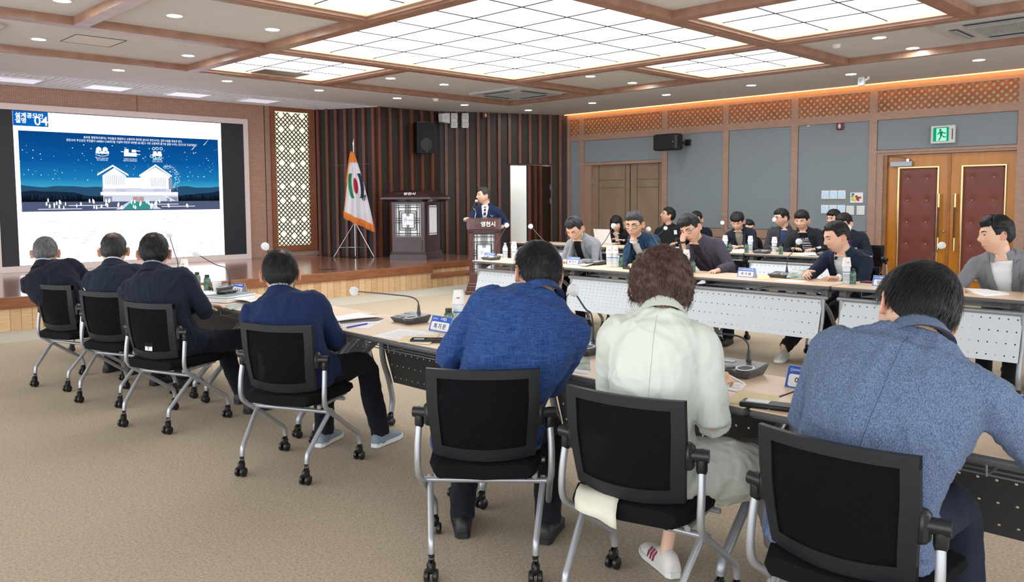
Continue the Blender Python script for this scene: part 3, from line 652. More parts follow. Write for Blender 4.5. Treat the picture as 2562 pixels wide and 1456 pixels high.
# ---- padded double door
Dq = bpy.data.objects.new('door_3', None); COL.objects.link(Dq); struct(Dq, 'orange-brown double door padded in dark red buttoned leather', 'door'); Dq.location = (WX, 0, 0)
M_dw = wood('amber wood', (196, 126, 34), (178, 108, 24), (2, 2, .3), .35, 6, .2); M_lea = mat('red leather', (116, 56, 46), .5, bump=(40, .15)); M_gold = mat('brass', (214, 190, 140), .25, metal=.9); M_hand = wood('handle wood', (104, 52, 28), (78, 36, 20), rough=.35)
m = MB(); m.box(-.0, .16, 5.33, 5.43, 0, 2.205); m.box(0, .16, 3.42, 5.43, 2.165, 2.205); m.build('jamb', M_wallwood, Dq)
m = MB(); m.box(.02, .14, 5.27, 5.33, 0, 2.165); m.build('stop', wood('jamb light', (150, 110, 72), (130, 92, 58), rough=.5), Dq)
for a0, a1, side in ((5.27, 4.35, 1), (4.345, 3.425, -1)):
    lf = MB().box(.07, .12, a1, a0, .01, 2.16).build('leaf', M_dw, Dq)
    p0, p1 = (5.11, 4.49) if side > 0 else (4.175, 3.555)
    m = MB(); zt, zb = 1.972, .2
    nn = 22; mz = 46; vs = []
    by = [p0-(p0-p1)*f_ for f_ in (.25, .72)]; bz = [1.78-.345*k for k in range(5)]
    for j in range(mz+1):
        for i in range(nn+1):
            y = p1+.03+(p0-p1-.06)*i/nn; z = zb+.03+(zt-zb-.06)*j/mz
            dd = min((y-u_)**2+(z-v_)**2 for u_ in by for v_ in bz); ed = min(i, nn-i, j*1.0, mz-j)
            vs.append((.07-.022*min(1, ed/1.5)+.016*math.exp(-dd/.0022), y, z))
    m.add(vs, [(j*(nn+1)+i, j*(nn+1)+i+1, (j+1)*(nn+1)+i+1, (j+1)*(nn+1)+i) for j in range(mz) for i in range(nn)])
    m.build('leather_pad', M_lea, lf, True)
    m = MB(); [m.bbox(.045, .072, *b, .004) for b in [(p1, p1+.026, zb, zt), (p0-.026, p0, zb, zt), (p1+.02, p0-.02, zt-.026, zt), (p1+.02, p0-.02, zb, zb+.026)]]
    m.build('brass_frame', M_gold, lf)
    for u_ in by:
        for v_ in bz: MB().ball((.058, u_, v_), .013, 10).build('button', M_gold, lf, True)
    hy = 4.47 if side > 0 else 4.235
    hb = MB(); hb.tube([(0.0, hy, .86), (.0, hy, 1.33)], .017, 12)
    hd_ = hb.build('handle', M_hand, lf, True)
    for z0, z1 in ((.66, .86), (1.33, 1.54)): MB().tube([(0, hy, z0), (0, hy, z1)], .019, 12).build('brass_end', M_gold, hd_, True)
    MB().tube([(0, hy, .9), (.07, hy, .9)], .008).tube([(0, hy, 1.3), (.07, hy, 1.3)], .008).build('mount', M_alu, hd_, True)
MB().box(.055, .075, 4.325, 4.365, 0, 2.16).build('meeting_strip', wood('strip wood', (170, 108, 44), (150, 92, 36), rough=.35), Dq)
MB().ball((.06, 4.405, .955), .022, 12).build('lock', M_chrome, Dq, True)
m = MB(); m.bbox(.0, .07, 4.885, 5.22, 1.975, 2.06, .006); cl = m.build('door_closer', mat('closer grey', (150, 152, 158), .35, metal=.5), Dq)
m = MB(); m.tube([(.02, 4.95, 2.09), (.02, 5.06, 2.13), (.02, 5.25, 2.145)], .008, 6); m.bbox(.0, .04, 4.93, 4.97, 2.05, 2.1, .004); m.build('closer_arm', M_chrome, cl)

# ---- exit sign
X_ = thing('exit_sign', 'green running-man exit sign over the padded doors', 'sign', (WX-.02, 4.42, 2.445))
MB().bbox(-.06, 0, -.175, .17, -.135, .135, .008).build('housing', mat('sign housing', (205, 205, 202), .4), X_)
MB().box(-.064, -.058, -.09, .13, -.105, .108).build('green_panel', glow('exit green', (16, 168, 120), .95), X_)
MB().box(-.067, -.063, -.06, .085, -.1, .095).build('white_field', glow('exit white', (175, 240, 215), 1.1), X_)
m = MB()
def flatx(mb, pts, x=-.0685): mb.add([(x, y, z) for y, z in pts]+[(x+.001, y, z) for y, z in pts], [tuple(range(len(pts))), tuple(range(2*len(pts)-1, len(pts)-1, -1))])
hc = [(.028+.018*math.cos(a_), .066+.018*math.sin(a_)) for a_ in np.linspace(0, 6.28, 14)[:-1]]; flatx(m, hc)
flatx(m, [(.04, .045), (-.005, .045), (-.005, .03), (.0, -.015), (.03, -.012), (.035, .02)])
flatx(m, [(.035, .045), (.062, .02), (.072, .0), (.062, -.004), (.04, .02)]); flatx(m, [(.0, .045), (-.035, .02), (-.05, .03), (-.054, .02), (-.035, .004), (.002, .03)])
flatx(m, [(.03, -.01), (.028, -.04), (.055, -.09), (.04, -.095), (.012, -.045), (.008, -.01)]); flatx(m, [(.01, -.012), (-.02, -.05), (-.055, -.045), (-.055, -.033), (-.025, -.033), (-.0, -.01)])
m.build('running_man', glow('exit dark green', (8, 140, 100), .8), X_)
MB().box(-.063, -.057, -.15, -.135, -.08, .08).build('test_slot', mat('slot dark', (60, 62, 62), .5), X_)
# ---- alarm, switches
def alarm(p, yaw, label):
    t = thing('fire_alarm_light', label, 'alarm', p, yaw)
    MB().bbox(-.06, .06, -.03, 0, -.065, .05, .01).build('base', mat('alarm red', (110, 18, 34), .4), t)
    MB().ball((.005, -.045, -.005), (.024, .03, .042), 12).build('strobe_lens', mat('strobe', (205, 205, 215), .15), t, True); return t
t = alarm((WX-.02, 6.035, 2.68), math.pi/2, 'dark red alarm box with clear strobe on the grey panel'); t.rotation_euler = (0, 0, -math.pi/2)
t = thing('small_hook', 'tiny white hook near the top of the grey panel with the switches', 'hook', (WX-.01, 6.6, 2.72)); MB().ball((0, 0, 0), (.012, .03, .012), 8).build('hook_body', M_plwhite, t)
M_lcd = mat('pale blue display', (170, 200, 226), .3, emit=.25)
n_ = 0
for row, z in ((0, 1.535), (1, 1.29)):
    for k in range(3):
        y = 6.27-k*.142
        t = thing('thermostat', 'white wall thermostat with pale blue display, %s of the %s row' % (('left', 'middle', 'right')[k], ('upper', 'lower')[row]), 'thermostat', (WX-.008, y, z), 0, 'thermostats on the grey panel')
        MB().bbox(-.02, 0, -.067, .067, -.073, .073, .004).build('body', M_plwhite, t); MB().box(-.023, -.02, -.052, .052, -.03, .05).build('display', M_lcd, t)
        MB().box(-.023, -.02, -.045, -.02, -.06, -.048).box(-.023, -.02, .02, .045, -.06, -.048).build('button', mat('button grey', (190, 195, 200), .5), t)
for k, y in enumerate((5.84, 5.665)):
    t = thing('light_switch', 'white switch plate with six small buttons, %s one' % ('left' if k == 0 else 'right'), 'switch', (WX-.008, y, 1.275), 0, 'switch plates by the padded door')
    MB().bbox(-.015, 0, -.065, .065, -.075, .075, .004).build('plate', M_plwhite, t)
    m = MB(); [m.box(-.018, -.015, a_-.012, a_+.012, b_-.006, b_+.006) for a_ in (-.03, .03) for b_ in (-.04, 0, .04)]; m.build('buttons', mat('switch button', (196, 192, 185), .5), t)
t = thing('wall_notice', 'small framed notice with yellow, red and green squares beside the door', 'notice', (WX-.008, 5.735, 1.485))
MB().box(-.015, 0, -.105, .105, -.085, .085).build('frame', M_plwhite, t)
for cc, pts in (((226, 206, 60), [(.02, .01), (.05, -.02), (.02, -.045)]), ((190, 50, 60), [(-.03, .0), (-.06, .0), (-.03, -.04)]), ((110, 180, 90), [(.06, -.03), (.07, .02)]), ((120, 60, 80), [(-.01, -.02), (.0, .02)]), ((70, 70, 70), [(.06, .055)])):
    m = MB(); [m.box(-.018, -.015, a_-.018, a_+.018, b_-.016, b_+.016) for a_, b_ in pts]; m.build('colour_square', mat('notice %d' % cc[0], cc, .7), t)

# ---- speakers and boxes on the walls
def wspk(M, name, label, w_, h_, d_):
    t = thing(name, label, 'loudspeaker'); t.matrix_world = M
    pr = [(-w_/2, 0), (-w_/2*.7, d_), (w_/2*.7, d_), (w_/2, 0)]
    m = MB(); m.prism([(x, y) for x, y in pr], -h_/2, h_/2); m.build('cabinet', M_black, t)
    g_ = MB(); g_.bbox(-w_/2+.012, w_/2-.012, -.012, .002, -h_/2+.012, h_/2-.012, .004); g_.build('front_grille', mat('speaker grille', (15, 16, 18), .7, bump=(300, .5)), t)
    return t
A, B = PW[1], PW[2]; 
MW = lambda k, s, z, o: frame((PW[k+1]-PW[k]).normalized(), Vector(((PW[k+1]-PW[k]).normalized().y*-1, (PW[k+1]-PW[k]).normalized().x, 0)), (0, 0, 1), PW[k]+(PW[k+1]-PW[k]).normalized()*s+Vector(((PW[k+1]-PW[k]).normalized().y, -(PW[k+1]-PW[k]).normalized().x, 0))*o) @ Matrix.Translation((0, 0, z))
def oncorner(px, py, off):       # point on the slatted wall, off in front of it
    d = Vector(tuple(cw+cr*(px-PCX)/FPX-cu*(py-PCY)/FPX))
    for k in range(3):
        u = (PW[k+1]-PW[k]).normalized(); n = Vector((u.y, -u.x, 0)); A = PW[k]+n*off
        tt = A.dot(n)/d.dot(n); p = d*tt; s = (p-A).dot(u)
        if -.02 <= s <= (PW[k+1]-PW[k]).length+.02: return frame(u, -n, (0, 0, 1), Vector((p.x, p.y, p.z+CZ)))
p = oncorner(1067, 344, .32); t = wspk(p @ Matrix.Rotation(R(-12), 4, 'Z'), 'loudspeaker', 'black upright loudspeaker hung on the slatted corner wall', .40, .62, .25)
MB().ball((0, -.012, -.14), (.13, .006, .13), 20).build('woofer', mat('woofer', (30, 32, 36), .5), t); text('♪', .05, M_alu, t, frame((1, 0, 0), (0, 0, 1), (0, -1, 0), (0, -.0135, -.27)), name='badge')
MB().tube([(0, .24, 0), (0, .34, 0)], .025).build('bracket', M_black, t)
t = thing('loudspeaker', 'black loudspeaker on a short arm on the grey wall left of the doors', 'loudspeaker', (WX-.35, 9.22, 2.56), R(-90))
m = MB(); m.bbox(-.27, .27, -.16, .08, -.155, .155, .03); m.build('cabinet', M_black, t); MB().bbox(-.25, .2, -.172, -.155, -.14, .14, .008).build('front_grille', mat('speaker grille', (15, 16, 18), .7), t)
m = MB(); m.tube([(.1, .06, 0), (.2, .2, 0), (.2, .33, 0)], .022, 10); m.bbox(.15, .27, .3, .345, -.06, .06, .006); m.build('wall_arm', M_black, t); MB().ball((.2, -.174, 0), .008, 8).build('led_dot', M_plwhite, t)
for (px, py, lb) in ((1135, 293, 'upper box of the left white pair under the ceiling of the slatted wall'), (1135, 311, 'lower box of the left white pair under the ceiling of the slatted wall'), (1163, 293, 'upper box of the right white pair under the ceiling of the slatted wall'), (1163, 311, 'lower box of the right white pair under the ceiling of the slatted wall')):
    t = thing('wall_speaker_box', lb, 'small speaker', (0, 0, 0), 0, 'four white boxes on the slatted wall'); t.matrix_world = oncorner(px, py, .09)
    up = py < 300; w_ = .062; m = MB(); zt = (w_, w_*.8) if up else (w_*.8, w_)
    m.loft([[(-w_, -.05, -.075), (w_, -.05, -.075), (w_, .04, -.075), (-w_, .04, -.075)], [(-w_*1.1, -.06, 0), (w_*1.1, -.06, 0), (w_*1.1, .04, 0), (-w_*1.1, .04, 0)], [(-w_, -.05, .075), (w_, -.05, .075), (w_, .04, .075), (-w_, .04, .075)]])
    m.build('cabinet', M_plwhite, t); MB().box(-.05, .05, -.064, -.058, -.055, .055).build('grille', mat('box grille', (200, 200, 198), .6), t)
t = thing('projector_box', 'white sensor box on a bracket beside the hanging speaker', 'camera box'); t.matrix_world = oncorner(1110, 295, .15)
m = MB(); m.loft([[(-.09, -.08, -.09), (.1, -.08, -.11), (.1, .05, -.11), (-.09, .05, -.09)], [(-.1, -.08, .08), (.1, -.08, .1), (.1, .05, .1), (-.1, .05, .08)]]); m.build('housing', M_plwhite, t)
text('?', .08, M_black, t, frame((1, 0, 0), (0, 0, 1), (0, -1, 0), (-.02, -.082, 0)), name='mark'); MB().tube([(0, .05, .05), (0, .15, .14)], .015).build('bracket', M_alu, t)
t = alarm((0, 0, 0), 0, 'dark red alarm with strobe high on the slatted wall'); t.matrix_world = oncorner(1213, 288, .06)
t = thing('security_camera', 'small white camera hanging under the ceiling above the grey wall', 'camera', zpt(2156, 193, ZB))
m = MB(); m.bbox(-.035, .035, -.05, .05, -.13, -.0, .012); m.build('housing', M_plwhite, t); MB().tube([(.0, -.05, -.05), (.0, -.1, -.03), (0, -.1, 0)], .02, 10).build('bracket', M_plwhite, t, True)
MB().ball((-.036, 0, -.06), (.004, .025, .03), 10).build('lens', mat('camera lens', (190, 190, 210), .2), t, True)
# ================================================================== CHAIRS
M_tube = mat('silver chair tube', (176, 178, 182), .32, metal=.55); M_wheel = mat('caster black', (24, 24, 25), .35); M_seat = mat('black seat fabric', (12, 12, 14), .9, bump=(300, .4), spec=.2); M_bfr = mat('chair back frame', (27, 29, 33), .45, spec=.35)
def mesh_fabric():
    m = bpy.data.materials.new('chair mesh'); m.use_nodes = True; N = m.node_tree.nodes; Lk = m.node_tree.links
    b = N['Principled BSDF']; b.inputs['Base Color'].default_value = (*lin((10, 10, 12)), 1); b.inputs['Specular IOR Level'].default_value = .15; b.inputs['Roughness'].default_value = .9
    tc = N.new('ShaderNodeTexCoord'); w_ = N.new('ShaderNodeTexWave'); w_.inputs['Scale'].default_value = 55; w_.bands_direction = 'Z'; Lk.new(tc.outputs['Object'], w_.inputs[0])
    cr_ = N.new('ShaderNodeMapRange'); cr_.inputs[3].default_value = .78; cr_.inputs[4].default_value = 1; Lk.new(w_.outputs['Fac'], cr_.inputs[0]); Lk.new(cr_.outputs[0], b.inputs['Alpha'])
    return m
M_mesh = mesh_fabric()
def caster(par, x, y, twin=1):
    c = MB(); c.tube([(x, y, .075), (x, y, .11)], .013, 10); c.bbox(x-.017, x+.017, y-.03, y+.015, .035, .085, .012)
    o = c.build('caster', M_wheel, par, True)
    for s in (-1, 1):
        M = Matrix.Translation((x+s*.017, y-.012, .026)) @ Matrix.Rotation(R(90), 4, 'Y')
        MB().lathe([(.001, -.011), (.019, -.011), (.026, -.007), (.026, .007), (.019, .011), (.001, .011)], 18, M=M).build('wheel', M_wheel, o, True)
def make_chair(label):
    t = thing('nesting_chair', label, 'chair')
    # back: curved shell frame with mesh inside
    W0, W1, H0, H1 = .225, .205, .48, .835
    def bp_(u, v):          # u -1..1, v 0..1
        w = W1+(W0-W1)*min(1, v*1.6) if v < .7 else W0
        y = -.135-.055*v-.05*(1-u*u)*(.55+.45*math.sin(math.pi*min(1, v+.25)))+.035*(v-.5)**2
        z = H0+(H1-H0)*v-.018*(1-u*u)*(1-v)*1.0+(.0 if v < .9 else .004*(u*u))
        return np.array([u*w, y, z])
    def strip(us, vs_, th, name, m_, off=0):
        mb = MB(); nu, nv = len(us), len(vs_); F = []; 
        P = [[bp_(u, v) for u in us] for v in vs_]
        fr_ = [tuple(p+np.array([0, off+th/2, 0])) for r in P for p in r]; bk = [tuple(p+np.array([0, off-th/2, 0])) for r in P for p in r]; n = nu*nv
        for j in range(nv-1):
            for i in range(nu-1):
                a = j*nu+i; F += [(a, a+1, a+nu+1, a+nu), (n+a+nu, n+a+nu+1, n+a+1, n+a)]
        for i in range(nu-1): F += [(i, n+i, n+i+1, i+1), ((nv-1)*nu+i+1, n+(nv-1)*nu+i+1, n+(nv-1)*nu+i, (nv-1)*nu+i)]
        for j in range(nv-1): F += [(j*nu, (j+1)*nu, n+(j+1)*nu, n+j*nu), (j*nu+nu-1, n+j*nu+nu-1, n+(j+1)*nu+nu-1, (j+1)*nu+nu-1)]
        return mb.add(fr_+bk, F)
    U = list(np.linspace(-1, 1, 17)); V = list(np.linspace(0, 1, 13))
    mb = strip(list(np.linspace(-.84, .84, 15)), list(np.linspace(.1, .93, 11)), .004, 'x', None); mb.build('back_mesh', M_mesh, t, True)
    fb = MB()
    for us, vs_ in ((list(np.linspace(-1, -.8, 4)), V), (list(np.linspace(.8, 1, 4)), V), (U, list(np.linspace(.9, 1, 3))), (U, list(np.linspace(0, .14, 4)))):
        q = strip(us, vs_, .022, 'x', None); fb.add(q.v, q.f)
    fb.build('back_frame', M_bfr, t, True)
    s = MB(); pts = []
    sec = []
    for y, hw, zt in ((-.2, .17, .43), (-.19, .20, .455), (-.12, .225, .468), (.05, .235, .468), (.2, .232, .462), (.25, .21, .445), (.262, .18, .425)):
        sec.append([(x*hw, y, z) for x, z in ((-1, zt-.03), (-.97, zt-.008), (-.8, zt), (0, zt-.006), (.8, zt), (.97, zt-.008), (1, zt-.03), (.93, .402), (0, .395), (-.93, .402))])
    s.loft(sec); s.build('seat', M_seat, t, True)
    for sx in (-1, 1):
        m = MB(); path = [(sx*.262, -.13, .615), (sx*.268, -.145, .52), (sx*.268, -.15, .44), (sx*.266, -.135, .395), (sx*.262, -.09, .36), (sx*.258, .05, .265), (sx*.256, .17, .185), (sx*.255, .215, .155), (sx*.255, .232, .12), (sx*.255, .235, .09)]
        pp_ = bez(path, 4); m.tube(pp_, .0135, 12); m.build('side_tube', M_tube, t, True)
        m = MB(); m.tube(bez([(sx*.235, -.03, .355), (sx*.225, -.1, .29), (sx*.21, -.2, .185), (sx*.206, -.228, .15), (sx*.205, -.235, .09)], 4), .013, 12); m.build('rear_leg', M_tube, t, True)
        m = MB(); m.tube([(sx*.262, -.13, .60), (sx*.262, -.128, .655)], .019, 14, round_=True); m.tube([(sx*.285, -.125, .65), (sx*.222, -.14, .65)], .022, 14); m.bbox(min(sx*.19, sx*.24), max(sx*.19, sx*.24), -.165, -.12, .60, .69, .01)
        m.build('pivot_joint', M_wheel, t, True)
        caster(t, sx*.205, -.235); caster(t, sx*.255, .235)
    m = MB(); m.tube([(-.262, -.05, .345), (.262, -.05, .345)], .012, 10); m.tube([(-.24, .1, .385), (.24, .1, .385)], .011, 10); m.tube([(-.2, -.1, .38), (-.2, .18, .4)], .012, 8); m.tube([(.2, -.1, .38), (.2, .18, .4)], .012, 8)
    m.build('crossbar', M_tube, t, True)
    return t
near_ch = [(2.221, 7.327, 18.5, 'black mesh nesting chair under the leftmost grey-haired man in navy'), (2.303, 6.502, 22.2, 'black mesh nesting chair second from the left, under the thin-haired man'),
    (2.281, 5.561, 19.5, 'black mesh nesting chair with a small white sticker low on its back'), (2.372, 4.094, 25.5, 'black mesh nesting chair under the man with grey-blue sneakers'),
    (2.314, 2.479, 42.5, 'black mesh nesting chair seen square from behind under the bright blue jacket'), (2.414, 1.74, 10, 'black mesh nesting chair under the woman in the pale mint jacket'), (2.38, .956, -.7, 'black mesh nesting chair nearest at the lower right under the heather-blue jacket')]
ch0 = make_chair(near_ch[0][3]); CHG = 'nesting chairs on casters'
ch0['group'] = CHG
for i, (x, y, h, lb) in enumerate(near_ch):
    if i == 0: ch0.location = (x, y, 0); ch0.rotation_euler = (0, 0, R(h-90)); c_ = ch0
    else: c_ = dup(ch0, (x, y, 0), R(h-90), lb)
    if i == 2:
        MB().box(-.03, .035, -.196, -.194, .52, .575).build('sticker', mat('sticker white', (225, 222, 225), .6), c_)
        m = MB(); m.box(-.02, .025, -.1975, -.1965, .545, .55); m.box(-.002, .003, -.1975, -.1965, .525, .57); m.build('sticker_print', mat('sticker print', (140, 60, 110), .6), c_)

# ================================================================== TABLES
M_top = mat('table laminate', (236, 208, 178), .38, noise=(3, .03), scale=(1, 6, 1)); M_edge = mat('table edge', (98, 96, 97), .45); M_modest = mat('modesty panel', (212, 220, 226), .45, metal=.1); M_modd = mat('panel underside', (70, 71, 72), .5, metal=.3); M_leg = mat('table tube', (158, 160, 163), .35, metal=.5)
def perf_panel(L, H, nx_, nz_, hs=.010, groups=False):
    """perforated sheet in the plane y=0, x along, z up; real square holes"""
    xs = [0]; keepx = []
    px_ = [L*(i+.5)/nx_ for i in range(nx_)]; pz_ = [H*.12+(H*.76)*(j)/(nz_-1) for j in range(nz_)]
    X_s = sorted([0, L]+[p-hs/2 for p in px_]+[p+hs/2 for p in px_]); Z_s = sorted([0, H]+[p-hs/2 for p in pz_]+[p+hs/2 for p in pz_])
    vs = [(x-L/2, 0, z) for z in Z_s for x in X_s]; n = len(X_s); fs = []
    for j in range(len(Z_s)-1):
        for i in range(n-1):
            if i % 2 == 1 and j % 2 == 1: continue
            fs.append((j*n+i, j*n+i+1, (j+1)*n+i+1, (j+1)*n+i))
    return vs, fs
def make_table(label, L=1.5, far=True, grouped=False):
    """origin on floor at the middle of the user's edge; x along the length, +y away from the user, user sits at -y"""
    t = thing('folding_table', label, 'table'); H = .745; Dp_ = .58; l = L/2-.004
    MB().bbox(-l, l, .004, Dp_-.004, H-.006, H, .003).build('tabletop', M_top, t)
    m = MB(); m.bbox(-l, l, 0, Dp_, H-.032, H-.005, .008); m.build('edge_band', M_edge, t, True)
    # modesty panel hangs from the far side, leaning outward at the foot
    pm = MB(); vs, fs = perf_panel(L-.16, .36, 22, 4) if not grouped else perf_panel(L-.16, .36, 30, 10, .006)
    if grouped: # drop rows/columns to leave square clusters
        vs, fs = perf_panel(L-.16, .36, 26, 9, .007)
    pm.add(vs, fs); M = Matrix.Translation((0, Dp_-.06, .63)) @ Matrix.Rotation(R(16), 4, 'X') @ Matrix.Translation((0, 0, -.36))
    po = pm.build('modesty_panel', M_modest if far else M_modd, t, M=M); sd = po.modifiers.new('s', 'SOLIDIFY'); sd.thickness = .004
    MB().tube([(-L/2+.05, Dp_-.055, .635), (L/2-.05, Dp_-.055, .635)], .02, 12, round_=True).build('top_rail', M_leg, t, True)
    for s in (-1, 1):
        x = s*(L/2-.075)
        m = MB()
        m.tube(bez([(x, Dp_-.055, .63), (x, Dp_-.04, .45), (x, Dp_-.0, .32), (x, Dp_+.03, .18), (x, Dp_+.02, .09)], 5), .019, 12)
        m.tube(bez([(x-s*.02, Dp_-.08, .60), (x-s*.02, .36, .50), (x-s*.02, .24, .36), (x-s*.02, .1, .22), (x-s*.02, .02, .13), (x-s*.02, .01, .09)], 5), .019, 12)
        m.build('leg', M_leg, t, True)
        b_ = MB(); b_.tube([(x, Dp_-.055, .63), (x, .29, .70)], .015, 8); b_.bbox(x-.025, x+.025, .12, Dp_-.1, .69, H-.03, .008); b_.bbox(x-.03, x+.03, Dp_-.16, Dp_-.06, .63, H-.03, .01)
        b_.build('tilt_bracket', M_edge, t, True)
        for yy, xx in ((Dp_+.02, x), (.01, x-s*.02)): caster(t, xx, yy)
    # wire book shelf
    m = MB(); 
    for k in range(7): m.tube([(-L/2+.2, .1+k*.05, .655), (L/2-.2, .1+k*.05, .655)], .003, 5)
    for x in (-L/2+.2, 0, L/2-.2): m.tube([(x, .08, .72), (x, .09, .655), (x, .42, .655), (x, .43, .72)], .004, 6)
    m.build('wire_shelf', M_leg, t)
    return t
# near row: user edge at x=2.66, extends to 3.24, runs along y ; user sits at -x
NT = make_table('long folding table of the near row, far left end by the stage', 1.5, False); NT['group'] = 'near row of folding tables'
nlab = ['near row folding table at its far left before the binders', 'near row folding table in front of the man with the sneakers', 'near row folding table in front of the bright blue jacket', 'near row folding table before the woman in mint', 'near row folding table cut by the lower right corner', 'near row folding table farthest left, hidden behind the leftmost men']
NX = 2.66; nys = [(6.95, 0), (5.44, 0), (3.93-.12, 0), (2.40-.12, 0), (.88-.12, 0), (-.65-.12, 0)]
NTY = [6.77, 5.26, 3.75, 2.24, .73, 8.28]
for i, y in enumerate(NTY):
    if i == 0: NT.location = (NX, y, 0); NT.rotation_euler = (0, 0, R(-90)); NT['label'] = nlab[0]
    else: dup(NT, (NX, y, 0), R(-90), nlab[i])
# far row: user edge at x=7.42, front (camera) edge 6.83 ; user sits at +x
FT = make_table('x', 1.5, True); FT['group'] = 'middle row of folding tables'
flab = ['middle row folding table beside the floor podium', 'middle row folding table with clustered fine holes in its panel', 'middle row folding table before the man resting his cheek on his hand', 'middle row folding table between the navy suit and the right man', 'middle row folding table at the right edge before the grey suit']
FTG = make_table('x', 1.5, True, True); FTG['group'] = 'middle row of folding tables'
FX = 7.42; fys = [6.83, 5.32, 3.81, 2.30, .79]
for i, y in enumerate(fys):
    if i == 0: FT.location = (FX, y, 0); FT.rotation_euler = (0, 0, R(90)); FT['label'] = flab[0]
    elif i == 1: FTG.location = (FX, y, 0); FTG.rotation_euler = (0, 0, R(90)); FTG['label'] = flab[1]
    else: dup(FT, (FX, y, 0), R(90), flab[i])
BXT = 10.72
for i, y in enumerate((9.51, 8.0, 6.49, 4.98)):
    dup(FT, (BXT, y, 0), R(90), ['back row folding table farthest left, partly behind the grey jacket', 'back row folding table with the white laptop', 'middle folding table of the back row by the grey wall', 'back row folding table at its right end near the padded doors'][i], 'back row of folding tables')
dup(FT, (BXT, 3.75+.0, 0), R(90), 'x', 'back row of folding tables') if False else None
# chairs of the far rows (facing the camera side)
for x, y, h, lb in [(7.62, 6.45, 182, 'black chair hidden behind the man in the grey jacket reading'), (7.62, 5.45, 185, 'black chair behind the man in round glasses'), (7.68, 4.65, 170, 'black chair right behind the man resting his cheek on his hand'),
        (7.75, 3.3, 170, 'black chair behind the man in the navy suit reading papers'), (7.6, 1.85, 165, 'black chair behind the right man in the grey suit'),
        (11.25, 8.55, 180, 'black chair of the woman with the laptop'), (11.5, 7.62, 185, 'black chair of the man leaning back in glasses'), (11.25, 6.4, 180, 'black chair behind the young man in a beige shirt'), (11.35, 5.75, 180, 'black chair behind the man in the grey suit and blue shirt'), (11.25, 5.35-.05, 182, 'black chair of the man in the striped top'), (11.3, 4.6, 185, 'black chair at the right end of the back row by the doors')]:
    dup(ch0, (x, y, 0), R(h-90), lb)

# ================================================================== LECTERNS, FLAG
M_rose = wood('rosewood', (62, 28, 32), (42, 17, 22), (3, 3, .6), .28, 6, .3); M_rose2 = wood('rosewood light', (92, 52, 48), (70, 37, 34), (3, 3, .6), .3, 6, .3)
M_lant = mat('lantern sheet', (222, 224, 228), .6, emit=.22); M_blackwood = mat('black lattice', (26, 18, 18), .4)
def fret(mb, x0, x1, z0, z1, M, cw_=.011):
    w, h = x1-x0, z1-z0; xm, zm = (x0+x1)/2, (z0+z1)/2
    def hb(a, b, z): mb.box(a, b, -.016, -.004, z-cw_/2, z+cw_/2, M)
    def vb(x, a, b): mb.box(x-cw_/2, x+cw_/2, -.0165, -.0045, a, b, M)
    for o in (.012, .055): vb(x0+o, z0, z1); vb(x1-o, z0, z1)
    for o in (.012, .055): hb(x0, x1, z0+o); hb(x0, x1, z1-o)
    for d in (-.045, -.015, .015, .045):
        vb(xm+d, z0, zm-.13+(.0 if abs(d) > .03 else .05)); vb(xm+d, zm+.13-(.0 if abs(d) > .03 else .05), z1)
    a, b = .155, .175
    for q in (0, .035):
        hb(xm-a+q, xm+a-q, zm-b+q); hb(xm-a+q, xm+a-q, zm+b-q); vb(xm-a+q, zm-b+q, zm+b-q); vb(xm+a-q, zm-b+q, zm+b-q)
    for d in (-.04, 0, .04): hb(x0, xm-a+.03, zm+d); hb(xm+a-.03, x1, zm+d)
def star(par, M, s, ink=(40, 90, 180)):
    m = MB(); P = [(math.sin(2*math.pi*k/5)*s, math.cos(2*math.pi*k/5)*s*1.1) for k in (0, 2, 4, 1, 3, 0)]
    for (a, b), (c_, d) in zip(P, P[1:]):
        u = Vector((c_-a, d-b)).normalized(); nn = Vector((-u.y, u.x))*s*.07
        m.add([(a+nn.x, b+nn.y, 0), (a-nn.x*.2, b-nn.y*.2, 0), (c_-nn.x*.2, d-nn.y*.2, 0), (c_+nn.x, d+nn.y, 0)], [(0, 1, 2, 3)])
    return m.build('star_emblem', mat('star %d' % ink[0], ink, .5), par, M=M)
def swoosh(par, M, s):
    for cc, sg, nm in (((20, 130, 80), 1, 'green'), ((150, 20, 50), 0, 'red'), ((30, 40, 110), -1, 'navy')):
        m = MB(); n = 14; up = []; lo_ = []
        for k in range(n+1):
            t = -1+2*k/n
            if sg: x = t*s; z = sg*(s*.34+.25*s*(1-t*t))+t*s*.25; th = .2*s*(1-t*t*.7)
            else: x = t*s*.45; z = t*s*.12; th = .16*s*math.sqrt(max(0, 1-t*t))
            up.append((x, z+th/2, 0)); lo_.append((x, z-th/2, 0))
        m.add(up+lo_, [(k, k+1, n+2+k, n+1+k) for k in range(n)]); m.build('swoosh_%s' % nm, mat('emblem '+nm, cc, .5), par, M=M)
WHT = mat('white letters', (245, 245, 245), .5)
